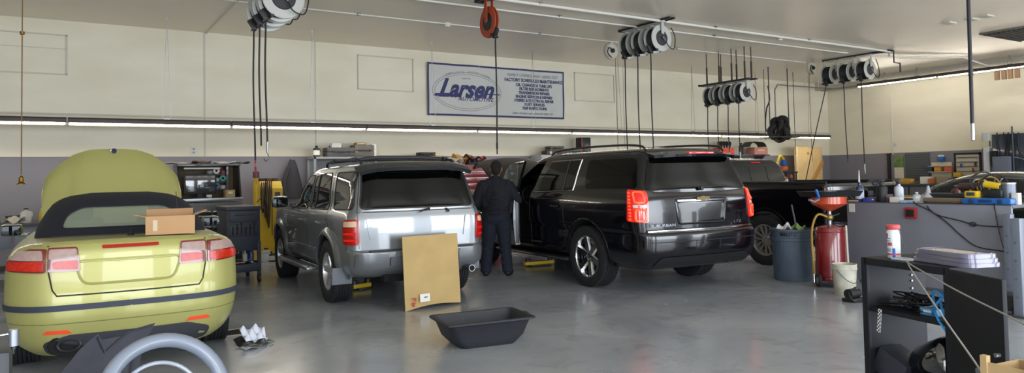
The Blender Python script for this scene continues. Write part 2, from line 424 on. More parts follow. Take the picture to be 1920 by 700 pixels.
def wheel(parent, loc, R, W, rim, n_sp, style, side=-1, rimmat=None, steer=0.0, label=None):
    """side -1: outer face looks to -x"""
    rimmat = rimmat or CHROME
    mb = MB(); mb.M = rotm((0, side*PI/2, 0)); h = W/2
    prof = [(rim-0.004, -h*0.80), (rim+0.02, -h*0.93), (R*0.86, -h), (R*0.965, -h*0.90), (R, -h*0.72)]
    for g in (-0.42, -0.14, 0.14, 0.42):
        prof += [(R, h*(g-0.035)), (R-0.010, h*(g-0.03)), (R-0.010, h*(g+0.03)), (R, h*(g+0.035))]
    prof += [(R, h*0.72), (R*0.965, h*0.90), (R*0.86, h), (rim+0.02, h*0.93), (rim-0.004, h*0.80)]
    mb.lathe(prof, 48, closed=True)
    for k in range(60):                                     # shoulder tread blocks
        a = 2*PI*k/60
        for s in (-1, 1): mb.box((math.cos(a)*(R-.004), math.sin(a)*(R-.004), s*h*0.80), (0.018, R*0.066, h*0.22), (0, 0, a))
    w = mb.build('wheel', RUBBER, parent, loc=loc, rot=(0, 0, steer), label=label)
    r = MB(); r.M = rotm((0, side*PI/2, 0))
    r.lathe([(rim+.006, h*0.80), (rim+.010, h*0.86), (rim-.012, h*0.86), (rim-.022, h*0.70), (rim-.026, -h*.7), (rim-.006, -h*.8)], 48, closed=True)
    r.lathe([(0.0, h*0.62), (0.045, h*0.62), (0.075, h*0.56), (0.085, h*0.35), (0.0, h*0.35)], 24)
    for k in range(5):
        a = 2*PI*k/5+.3; r.cyl((math.cos(a)*.055, math.sin(a)*.055, h*.55), (math.cos(a)*.055, math.sin(a)*.055, h*.66), .010, n=6)
    for k in range(n_sp):
        a = 2*PI*k/n_sp+0.2
        offs = (-0.5, 0.5) if style == 'twin' else (0,)
        for o in offs:
            c, s_ = math.cos(a), math.sin(a); tw = o*0.07
            wd = 0.030 if style == 'twin' else (0.085 if style == 'fat' else 0.055)
            i0, i1 = 0.05, rim-.015
            P0 = (c*i0-s_*tw*.5, s_*i0+c*tw*.5); P1 = (c*i1-s_*tw*1.5, s_*i1+c*tw*1.5)
            wa, wb = wd*0.55, wd*(0.62 if style == 'fat' else .5)
            v = []
            for (px, py), ww in ((P0, wa), (P1, wb)):
                for zz, k2 in ((h*0.44, 1.0), (h*0.62 if (px, py) == P0 else h*0.74, .72)):
                    v += [(px-s_*ww*k2, py+c*ww*k2, zz), (px+s_*ww*k2, py-c*ww*k2, zz)]
            r._add(v, [[0, 1, 5, 4], [2, 3, 7, 6][::-1], [0, 2, 6, 4], [1, 5, 7, 3], [0, 1, 3, 2], [4, 6, 7, 5]])
    r.build('rim', rimmat, w)
    d = MB(); d.M = rotm((0, side*PI/2, 0)); d.lathe([(0, -.02), (rim-.05, -.02), (rim-.05, .012), (0, .012)], 32)
    d.cyl((rim*.55, 0, 0), (rim*.75, 0.02, 0.02), .05, n=10)
    d.build('brake_disc', mat('brake disc', '4b4a4c', .5, .7), w)
    return w

def wells(body, ys, zc, R, x_in, x_out):
    for y in ys:
        for sg in (-1, 1):
            c = MB(); poly = [(y+R*math.cos(math.radians(a)), zc+R*math.sin(math.radians(a))) for a in range(0, 181, 9)]+[(y-R, -.2), (y+R, -.2)]
            c.prism(poly, min(sg*x_in, sg*x_out), max(sg*x_in, sg*x_out), 'x'); cut(body, c)
# ------------------------------------------------------------------ black full-size SUV (rear wheels in view, hood up, front door open)
PB = mat('deep black metallic paint', '0d0d14', 0.16, 0.25, coat=.6)
GLASS = mat('dark tinted glass', '040505', 0.05, 0.0, spec=0.3)
GLASS2 = mat('smoked side glass', '14181a', 0.04, 0.0, spec=0.55)
def lampmats():
    return (mat('red lamp lens', 'a01210', 0.25, coat=.2, emit=0.03), mat('lit red lamp', 'ff4428', 0.2, emit=1.7), mat('clear lamp lens', 'cfd0cf', 0.12, coat=1.0))
REDL, REDLIT, CLEARL = lampmats()
def big_suv():
    t = thing('sport_utility_vehicle', 'long black sport utility vehicle with raised hood, open driver door and lit rear lamps', 'car', (6.96, 7.62, 0), -math.radians(3.5))
    rows = [(.32, -1.10, 4.15, .90, .15, .4, .03, .25, .02), (.40, -1.19, 4.25, .955, .16, .45, .05, .28, .02), (.55, -1.27, 4.32, .985, .18, .45, .07, .28, .02),
            (.73, -1.28, 4.34, .99, .18, .45, .07, .28, .02), (.775, -1.25, 4.34, .995, .16, .45, .07, .28, .02), (.785, -1.17, 4.34, 1.0, .13, .4, .05, .25, .02),
            (1.0, -1.17, 4.32, 1.015, .13, .4, .05, .25, .02), (1.15, -1.16, 4.28, 1.0, .13, .4, .05, .25, .02), (1.22, -1.15, 4.2, .975, .13, .4, .05, .25, .02),
            (1.27, -1.14, 4.1, .95, .13, .35, .05, .2, .02), (1.275, -1.14, 2.72, .945, .13, .30, .05, .12, .025), (1.50, -1.08, 2.32, .86, .13, .28, .05, .14, .025),
            (1.70, -1.02, 1.98, .775, .14, .28, .05, .16, .025), (1.76, -1.0, 1.86, .74, .16, .3, .05, .16, .025), (1.80, -.96, 1.75, .68, .2, .35, .06, .16, .02),
            (1.825, -.86, 1.55, .55, .3, .35, .06, .14, .02), (1.84, -.6, 1.25, .35, .2, .2, .04, .1, .01), (1.845, -.3, 1.0, .15, .1, .1, .02, .03, .01)]
    S = Shell(rows); mb = MB(); S.mesh(mb, zl(rows)); body = mb.build('body', PB, t, sharp=30)
    wells(body, (0, 3.30), .41, .485, .62, 1.15)
    # driver door opening and dark cabin
    c3 = MB(); c3.prism([(1.47, .48), (2.50, .48), (2.62, .95), (2.60, 1.27), (1.98, 1.70), (1.33, 1.715), (1.47, 1.25)], -1.2, -.35, 'x')
    cut(body, c3, mat('cabin trim black', '141416', .7))
    seat = MB(); seat.box((-.55, 1.75, .78), (.42, .5, .18), bev=.05); seat.box((-.55, 1.48, 1.15), (.40, .14, .62), (-.15, 0, 0), bev=.05); seat.box((-.55, 1.42, 1.52), (.24, .09, .16), bev=.03)
    seat.build('seat', mat('black leather', '1c1c1e', .5), t)
    st = MB(); st.M = Matrix.Translation((-.5, 2.22, 1.16)) @ rotm((math.radians(65), 0, 0)); st.tube(arc3(0, 0, .18, 24), .014, 8, closed=True); st.box((0, 0, 0), (.34, .04, .02)); st.cyl((0, 0, 0), (0, 0, -.2), .03)
    st.build('steering_wheel', BLACK, t)
    L, R_ = S.mside(-1), S.mside(1); RR = S.mrear(); FR = S.mfront()
    def side_pair(poly, name, m, **k):
        for f in (L, R_):
            g = MB(); patch(g, poly, f, **k); yield g.build(name, m, t)
    for _ in side_pair(rpoly([(-1.0, 1.325), (.10, 1.31), (.17, 1.70), (-.86, 1.70)], .07), 'quarter_window', GLASS): pass
    for _ in side_pair(rpoly([(.38, 1.30), (1.38, 1.26), (1.14, 1.69), (.36, 1.70)], .04), 'side_window', GLASS): pass
    g = MB(); patch(g, rpoly([(1.5, 1.27), (2.35, 1.25), (1.78, 1.66), (1.15, 1.69)], .04), R_); g.build('side_window', GLASS, t)
    g = MB(); seam(g, [(.35, 1.715), (.36, 1.285)], L, .012); seam(g, [(.36, 1.285), (1.40, 1.245)], L, .010); seam(g, [(.35, 1.715), (1.14, 1.705)], L, .007); g.build('window_trim', CHROME, t, label='chrome strip around the rear door glass')
    g = MB(); seam(g, [(.62, 1.28), (.64, 1.70)], L, .014, lift=.004); g.build('window_divider', BLACK, t)
    # rear glass, spoiler, tailgate features
    g = MB(); patch(g, rpoly([(-.85, 1.30), (.85, 1.30), (.70, 1.69), (-.70, 1.69)], .06), RR, lift=.012, th=.03); rg = g.build('rear_window', GLASS, t)
    wp = MB(); wp.tube([RR(-.05, 1.31, .03), RR(.45, 1.33, .03)], .009, 6); wp.cyl(RR(0, 1.30, 0), RR(0, 1.30, .05), .025); wp.build('wiper', BLACK, rg)
    sp = MB(); sp.grid(lambda u, v: ((u-.5)*1.36, S.rear((u-.5)*1.3, 1.74)-.17+.19*v+.04*(2*u-1)**2, 1.742+.045*v-.02*(2*u-1)**2), 16, 4, th=.035); sp = sp.build('spoiler', PB, t)
    bl = MB(); bl.box((0, S.rear(0, 1.74)-.16, 1.752), (.42, .05, .026), bev=.008); bl.build('brake_light', mat('lit red lens', 'c81e16', .15, coat=1, emit=.5), sp)
    for sgn in (-1, 1):
        w = S.mwrap(sgn); a0, a1 = .845, 1.13
        g = MB(); patch(g, rpoly([(a0, .90), (a1, .92), (a1-.03, 1.31), (a0-.01, 1.29)], .03), w, lift=.02, th=.05, step=.04); tl = g.build('tail_lamp', mat('lit red lens', 'c81e16', .15, coat=1, emit=.5), t)
        e = MB()
        for (b0, b1) in ((.925, 1.06), (1.145, 1.275)):
            seam(e, rpoly([(a0+.035, b0), (a0+.15, b0), (a0+.15, b1), (a0+.035, b1)], .03), w, .013, closed=True, lift=.019)
        for k in range(9): seam(e, [(a0+.205, .94+k*.04), (a0+.235, .945+k*.04)], w, .011, lift=.019)
        e.build('lamp_element', REDLIT, tl)
        e = MB(); patch(e, [(a0+.02, 1.085), (a0+.17, 1.085), (a0+.17, 1.12), (a0+.02, 1.12)], w, lift=.024, th=.01); e.build('reversing_lens', CLEARL, tl)
    g = MB(); fr = rpoly([(-.38, .865), (.38, .865), (.42, 1.17), (-.42, 1.17)], .04)
    seam(g, fr, RR, .014, closed=True); pl = g.build('plate_recess', PB, t)
    g = MB(); patch(g, rpoly([(-.34, .90), (.34, .90), (.38, 1.12), (-.38, 1.12)], .02), RR, lift=.003, th=.01); g.build('recess_panel', mat('recess dark', '0e0e14', .3, coat=.5), pl)
    g = MB(); seam(g, [(-.41, 1.155), (.41, 1.155)], RR, .022, lift=.015); g.build('tailgate_handle', CHROME, pl)
    g = MB(); patch(g, [(.31, .92), (.37, .92), (.40, 1.10), (.34, 1.10)], RR, lift=.012, th=.01); g.build('reflector_strip', CHROME, pl)
    g = MB(); em = [(-.03, 1.155), (-.11, 1.155), (-.10, 1.195), (-.03, 1.195), (-.03, 1.205), (.03, 1.205), (.03, 1.195), (.11, 1.195), (.10, 1.155), (.03, 1.155), (.03, 1.145), (-.03, 1.145)]
    patch(g, em, RR, lift=.045, th=.02, step=.2); g.build('cross_emblem', mat('gold emblem', '5e5238', .35, .8), pl)
    g = MB(); seam(g, [(-.87, .792), (.87, .792)], RR, .016, lift=.02); g.build('bumper_strip', CHROME, t)
    g = MB(); seam(g, [(-.85, .66), (.85, .66)], S.mrear(), .006, lift=.0); seam(g, [(-.2, .36), (-.2, .66)], RR, .005); seam(g, [(.2, .36), (.2, .66)], RR, .005)
    seam(g, [(-.86, .83), (-.87, 1.29)], RR, .004); seam(g, [(.86, .83), (.87, 1.29)], RR, .004); g.build('bumper_seam', BLACK, t)
    g = MB(); patch(g, rpoly([(-.8, .34), (.8, .34), (.72, .47), (-.72, .47)], .05), RR, lift=.012); g.build('lower_valance', BLACK, t)
    for txt, x, s_ in (('SUBURBAN', -.63, .062), ('LTZ', .62, .062)):
        p = RR(x, .855, .012); text_mesh('lettering', txt, s_*.8, STEEL, Matrix.Translation(p) @ FACE_CAM, t, xs=1.6)
    # sides: seams, handles, mouldings, arches
    for f in (L, R_):
        g = MB(); seam(g, [(.42, 1.29), (.52, 1.0), (.50, .80), (.36, .62), (.34, .42)], f); seam(g, [(1.45, 1.27), (1.43, .42)], f); seam(g, [(2.6, 1.25), (2.62, .9), (2.52, .45)], f)
        seam(g, [(.34, .42), (2.5, .42)], f); g.build('door_seam', BLACK, t)
        g = MB(); seam(g, [(.55, 1.17), (1.35, 1.15)], f, .006); g.build('crease', PB, t)
        for y in (.62, 1.62) if f is R_ else (.62,):
            g = MB(); g.tube([f(y, 1.06, .01), f(y+.03, 1.06, .045), f(y+.17, 1.06, .045), f(y+.20, 1.06, .01)], .014, 8); g.build('door_handle', PB, t)
        g = MB(); g.tube([f(.52, .47, .012), f(1.3, .46, .03), f(2.45, .46, .012)], .024, 8, flat=1.4); g.build('door_moulding', PB, t)
        sg = -1 if f is L else 1
        g = MB(); g.box((sg*.97, 1.48, .33), (.12, 2.1, .05), bev=.02); rb = g.build('running_board', BLACK, t)
        g = MB(); g.box((sg*1.033, 1.48, .335), (.012, 2.1, .016), bev=.004); g.build('chrome_edge', CHROME, rb)
        for yc in (0, 3.3):
            g = MB(); pts = [(yc+.50*math.cos(math.radians(a)), .41+.50*math.sin(math.radians(a))) for a in range(-8, 189, 7)]
            seam(g, pts, f, .013, step=.3); g.build('wheel_arch', PB, t)
    # roof rack
    for s in (-1, 1):
        g = MB(); g.tube(catmull([(s*.66, -.90, 1.785), (s*.655, -.78, 1.855), (s*.64, -.2, 1.885), (s*.63, .7, 1.885), (s*.62, 1.25, 1.86), (s*.61, 1.42, 1.80)], 5), .013, 8, flat=1.2)
        g.build('roof_rail', BLACK, t)
    # wheels
    for x, y, sd in ((-.86, 0, -1), (.86, 0, 1), (-.86, 3.3, -1), (.86, 3.3, 1)):
        wheel(t, (x, y, .405), .405, .275, .275, 6, 'fat', sd)
    # front face, grille, lamps and raised hood
    g = MB(); patch(g, rpoly([(-.55, .75), (.55, .75), (.6, 1.12), (-.6, 1.12)], .04), FR, lift=.015); g.build('grille', mat('grille black', '101012', .4), t)
    for s in (-1, 1):
        g = MB(); patch(g, rpoly([(s*.62, .88), (s*.85, .9), (s*.82, 1.12), (s*.64, 1.12)], .03), FR, lift=.012); g.build('headlamp', CLEARL, t)
    hd = MB(); hd.grid(lambda u, v: ((u-.5)*1.62*(1-.08*v*v), .02+1.30*v-.12*v*v*(2*u-1)**2, .04+.10*math.sin(PI*(.15+.75*v))-.05*(2*u-1)**2-.16*max(0, v-.86)/.14), 20, 14, th=.03)
    hood = hd.build('hood', PB, t, loc=(0, 2.85, 1.26), rot=(math.radians(26), 0, 0))
    g = MB(); g.cyl((-.7, 3.0, 1.22), (-.7, 3.6, 1.62), .012); g.build('hood_strut', DARKSTEEL, t)
    g = MB(); patch(g, rpoly([(-.72, 1.30), (.72, 1.30), (.60, 1.70), (-.60, 1.70)], .05), FR, lift=.01); g.build('windscreen', GLASS, t)
    # open front door
    dr = thing_part('door', t, (-1.0, 2.58, 0), (0, 0, math.radians(-12)))
    dm = MB(); dm.grid(lambda u, v: (-.035*math.sin(PI*v)+(.0), -1.10*u, .46+.80*v), 8, 8, th=.07); dm.build('door_panel', PB, dr)
    fr = MB(); fr.tube([(0, -.04, 1.26), (.10, -.50, 1.60), (.14, -.72, 1.69), (.14, -1.20, 1.71), (.04, -1.08, 1.26)], .024, 6); fr.build('window_frame', PB, dr)
    gl = MB(); gl.prism([(-.06, 1.26), (-.52, 1.60), (-.74, 1.68), (-1.17, 1.69), (-1.05, 1.26)], .04, .046, 'x'); gl.build('door_glass', mat('clear car glass', '8fa0a0', .03, alpha=.35, coat=1), dr)
    tr = MB(); tr.box((.075, -.55, .80), (.05, .95, .55), bev=.03); tr.build('door_trim', mat('cabin trim black', '141416', .7), dr)
    ch = MB(); ch.box((.03, -1.105, .86), (.05, .012, .75), bev=.004); ch.build('door_edge', mat('dull door edge', '4a4b50', .35, .6), dr)
    mi = MB(); mi.box((-.16, -.16, 1.30), (.22, .10, .19), bev=.04); mi.build('mirror', PB, dr)
    # underbody
    g = MB(); g.box((0, 1.4, .36), (1.1, 4.6, .10)); g.cyl((-.75, 0, .40), (.75, 0, .40), .05); g.sphere((0, 0, .38), .13); g.cyl((.45, -1.15, .36), (.45, .5, .34), .035); g.build('underbody', WELL, t)
    return t
def arc3(cx, cy, r, n): return [(cx+r*math.cos(2*PI*i/n), cy+r*math.sin(2*PI*i/n), 0) for i in range(n)]
def thing_part(name, parent, loc=(0, 0, 0), rot=(0, 0, 0)):
    o = bpy.data.objects.new(name, None); C.objects.link(o); o.empty_display_size = .05; o.parent = parent; o.location = loc; o.rotation_euler = rot
    return o
big_suv()
# ------------------------------------------------------------------ silver SUV
def silver_suv():
    PS = mat('pewter silver metallic paint', '83878b', 0.3, 0.55, coat=1.0); PF = mat('flare grey paint', '73777b', 0.32, 0.5, coat=.8)
    t = thing('sport_utility_vehicle', 'silver sport utility vehicle with black rear spoiler, cardboard sheet leaning at its bumper', 'car', (3.66, 8.70, 0), -math.radians(2.5))
    rows = [(.36, -.80, 3.45, .78, .2, .4, .05, .2, .02), (.43, -.92, 3.55, .84, .2, .4, .07, .22, .02), (.50, -.985, 3.58, .865, .2, .42, .09, .24, .02),
            (.66, -1.0, 3.6, .87, .2, .42, .09, .24, .02), (.675, -.97, 3.6, .87, .18, .4, .08, .24, .02), (.685, -.885, 3.6, .87, .13, .4, .05, .22, .02),
            (.9, -.885, 3.58, .885, .13, .4, .05, .22, .02), (1.05, -.875, 3.5, .87, .13, .38, .05, .2, .02), (1.10, -.865, 3.4, .85, .13, .35, .05, .2, .02),
            (1.13, -.86, 3.2, .835, .13, .3, .05, .16, .02), (1.135, -.86, 2.32, .83, .13, .28, .05, .12, .025), (1.40, -.79, 1.98, .765, .13, .25, .05, .14, .025),
            (1.58, -.73, 1.70, .71, .14, .25, .05, .15, .025), (1.635, -.71, 1.56, .675, .16, .28, .05, .14, .02), (1.67, -.66, 1.4, .60, .2, .3, .05, .12, .02),
            (1.69, -.5, 1.15, .46, .25, .3, .04, .1, .01), (1.70, -.2, .8, .25, .15, .2, .02, .05, .01)]
    S = Shell(rows); mb = MB(); S.mesh(mb, zl(rows)); body = mb.build('body', PS, t, sharp=30)
    wells(body, (0, 2.70), .38, .45, .55, 1.0)
    L, R_ = S.mside(-1), S.mside(1); RR = S.mrear(); FR = S.mfront()
    wins = {'quarter_window': [(-.76, 1.15), (-.10, 1.14), (.06, 1.585), (-.62, 1.59)], 'rear_door_window': [(.10, 1.13), (.96, 1.12), (1.02, 1.55), (.55, 1.585), (.30, 1.585)],
            'front_door_window': [(1.08, 1.12), (2.02, 1.10), (1.92, 1.20), (1.60, 1.48), (1.42, 1.565), (1.12, 1.565)]}
    for f in (L, R_):
        for nm, pl in wins.items():
            g = MB(); patch(g, rpoly(pl, .05), f); w_ = g.build(nm, GLASS2, t)
            g = MB(); seam(g, rpoly(pl, .05), f, .010, closed=True, lift=.002); g.build('rubber_frame', BLACK, w_)
        g = MB(); seam(g, [(.74, 1.14), (.82, 1.57)], f, .014, lift=.006); g.build('window_divider', BLACK, t)
        g = MB(); seam(g, [(.10, 1.11), (-.06, .9), (-.06, .80)], f); seam(g, [(1.06, 1.60), (1.02, 1.1), (1.0, .46)], f); seam(g, [(2.1, 1.10), (2.16, .8), (2.12, .46)], f); seam(g, [(.55, .46), (2.12, .46)], f)
        seam(g, [(.18, 1.6), (.02, 1.12)], f); seam(g, [(.06, 1.12), (.10, .9), (.5, .70), (.55, .46)], f); g.build('door_seam', BLACK, t)
        for y in (.25, 1.18):
            g = MB(); g.tube([f(y, .96, .005), f(y+.03, .96, .035), f(y+.14, .96, .035), f(y+.17, .96, .005)], .016, 8); g.build('door_handle', PS, t)
        g = MB(); patch(g, rpoly([(.56, .62), (2.1, .62), (2.12, .47), (.58, .47)], .03), f, lift=.02, th=.03); g.build('door_cladding', PF, t)
        sg = -1 if f is L else 1
        for yc, a0, a1 in ((0, -14, 186), (2.70, -8, 192)):
            g = MB(); ri, ro = .445, .535; n = 28
            def fl(u, v, yc=yc, a0=a0, a1=a1, f=f):
                a = math.radians(a0+(a1-a0)*u); r = ri+(ro-ri)*v; y = yc+r*math.cos(a); z = .38+r*math.sin(a)
                return f(max(y, -.86) if yc == 0 else y, max(z, .3), .05*(1-v**2.2)+.002)
            g.grid(fl, n, 5, th=.03); g.build('fender_flare', PF, t)
        g = MB(); g.box((sg*.93, 1.36, .36), (.16, 1.75, .05), bev=.02); g.tube([(sg*.99, .50, .37), (sg*1.0, .6, .375), (sg*1.0, 2.1, .375), (sg*.97, 2.2, .37)], .025, 8); g.build('running_board', PF, t)
        g = MB(); g.box((sg*.84, -.50, .37), (.24, .02, .20 if sg < 0 else .10), (.1, 0, 0), bev=.008); g.build('mud_flap', mat('grey mud flap', '6b7078', .6), t)
        mi = MB(); mi.box((sg*1.02, 2.02, 1.19), (.24, .13, .17), (0, 0, sg*-.1), bev=.06); mi.box((sg*.90, 2.03, 1.14), (.12, .06, .05), bev=.01); mr = mi.build('mirror', mat('mirror housing', '33373a', .3, coat=.8), t)
        g = MB(); g.box((sg*1.02, 1.951, 1.19), (.19, .008, .13), bev=.003); g.build('mirror_glass', mat('mirror glass', '222426', .03, .9), mr)
    # tailgate
    g = MB(); patch(g, rpoly([(-.72, 1.155), (.72, 1.155), (.64, 1.60), (-.64, 1.60)], .06), RR, lift=.008, th=.03); rg = g.build('rear_window', GLASS, t)
    g = MB(); seam(g, rpoly([(-.72, 1.155), (.72, 1.155), (.64, 1.60), (-.64, 1.60)], .06), RR, .010, closed=True, lift=.004); g.build('rubber_frame', BLACK, rg)
    g = MB(); g.tube([RR(.12, 1.135, .015), RR(.05, 1.12, .05)], .012, 6); g.tube([RR(.10, 1.14, .04), RR(-.02, 1.10, .045)], .007, 6); g.build('wiper_pivot', BLACK, rg)
    g = MB(); g.tube([RR(.34, 1.13, .01), RR(.37, 1.09, .03)], .012, 6); g.build('window_latch', BLACK, rg)
    g = MB()
    g.grid(lambda u, v: ((u-.5)*(1.44+.0*v), -.92+.30*v+.10*(2*u-1)**2*(1-v), 1.635+.075*math.sin(PI*.5*v)-.06*(2*u-1)**4), 20, 6, th=.045)
    sp = g.build('spoiler', mat('black spoiler', '1b2024', .35, coat=.6), t)
    for x in (-.46, .46): g = MB(); g.box((x, -.80, 1.615), (.07, .10, .07), bev=.015); g.build('spoiler_foot', BLACK, sp)
    g = MB(); g.box((0, -.77, 1.608), (1.18, .02, .02)); g.build('light_bar', STEEL, sp)
    for sgn in (-1, 1):
        w = S.mwrap(sgn); a0, a1 = .735, 1.0
        g = MB(); patch(g, rpoly([(a0, .745), (a1-.01, .75), (a1-.03, 1.03), (a0+.01, 1.045)], .035), w, lift=.016, th=.04, step=.04); tl = g.build('tail_lamp', REDL, t)
        e = MB(); patch(e, rpoly([(a0+.03, .955), (a1-.05, .955), (a1-.06, 1.015), (a0+.03, 1.02)], .02), w, lift=.02, th=.012, step=.04); e.build('reversing_lens', mat('amber clear lens', 'd8b79a', .15, coat=1), tl)
        for b in (.80, .875):
            e = MB(); seam(e, [(a0+.04, b), (a1-.06, b)], w, .022, lift=.004); e.build('lamp_element', mat('bright red lens', 'e02018', .2, emit=.12), tl)
    g = MB(); seam(g, [(-.74, .70), (-.75, 1.12), (-.66, 1.61)], RR); seam(g, [(.74, .70), (.75, 1.12), (.66, 1.61)], RR); seam(g, [(-.75, 1.115), (.75, 1.115)], RR, .006); g.build('tailgate_seam', BLACK, t)
    for sgn in (-1, 1):
        g = MB(); patch(g, rpoly([(sgn*.56, .80), (sgn*.62, .80), (sgn*.66, 1.04), (sgn*.60, 1.04)], .02), RR, lift=.012, th=.02); g.build('tailgate_rib', PS, t)
    # bumper
    g = MB(); patch(g, rpoly([(-.42, .50), (.42, .50), (.42, .60), (-.42, .60)], .02), RR, lift=.03, th=.05); g.build('bumper_step', mat('grey step pad', '4d5155', .6), t)
    for sgn in (-1, 1):
        g = MB(); patch(g, rpoly([(sgn*.44, .46), (sgn*.80, .47), (sgn*.80, .655), (sgn*.44, .645)], .04), RR, lift=.035, th=.06); g.build('bumper_corner', PF, t)
    g = MB(); g.box((0, -.90, .672), (1.3, .14, .02), bev=.006); g.build('bumper_tread', BLACK, t)
    g = MB(); g.cyl((.60, -1.02, .40), (.58, .2, .40), .042, n=14); ex = g.build('exhaust_pipe', STEEL, t)
    g = MB(); g.cyl((.60, -1.025, .40), (.60, -.9, .40), .034, n=14); g.build('exhaust_bore', WELL, ex)
    g = MB(); g.box((0, 1.2, .38), (.9, 4.0, .10)); g.cyl((-.70, 0, .37), (.70, 0, .37), .045); g.sphere((0, 0, .36), .12); g.box((-.2, -.75, .35), (.5, .2, .1), bev=.02); g.build('underbody', WELL, t)
    for x, y, sd in ((-.77, 0, -1), (.77, 0, 1), (-.77, 2.70, -1), (.77, 2.70, 1)):
        wheel(t, (x, y, .375), .375, .25, .225, 5, 'fat', sd, rimmat=mat('silver alloy', 'b9bbbd', .3, .7))
    # roof rack with two cross bars
    for s in (-1, 1):
        g = MB(); g.tube(catmull([(s*.60, -.52, 1.665), (s*.60, -.42, 1.725), (s*.59, .3, 1.745), (s*.58, .95, 1.735), (s*.57, 1.1, 1.67)], 5), .017, 8); g.build('roof_rail', BLACK, t)
    for y in (-.25, .70):
        g = MB(); g.tube([(-.60, y, 1.735), (-.3, y, 1.765), (.3, y, 1.765), (.60, y, 1.735)], .016, 8, flat=1.6)
        for s in (-1, 1): g.box((s*.60, y, 1.74), (.06, .12, .06), bev=.015)
        g.build('cross_bar', BLACK, t)
    g = MB(); patch(g, rpoly([(-.66, 1.16), (.66, 1.16), (.56, 1.57), (-.56, 1.57)], .05), FR, lift=.008); g.build('windscreen', GLASS2, t)
    g = MB(); patch(g, rpoly([(-.45, .75), (.45, .75), (.48, 1.0), (-.48, 1.0)], .04), FR, lift=.012); g.build('grille', CHROME, t)
    for s in (-1, 1):
        g = MB(); patch(g, rpoly([(s*.50, .78), (s*.72, .8), (s*.74, .98), (s*.52, 1.0)], .03), FR, lift=.012); g.build('headlamp', CLEARL, t)
    return t
silver_suv()

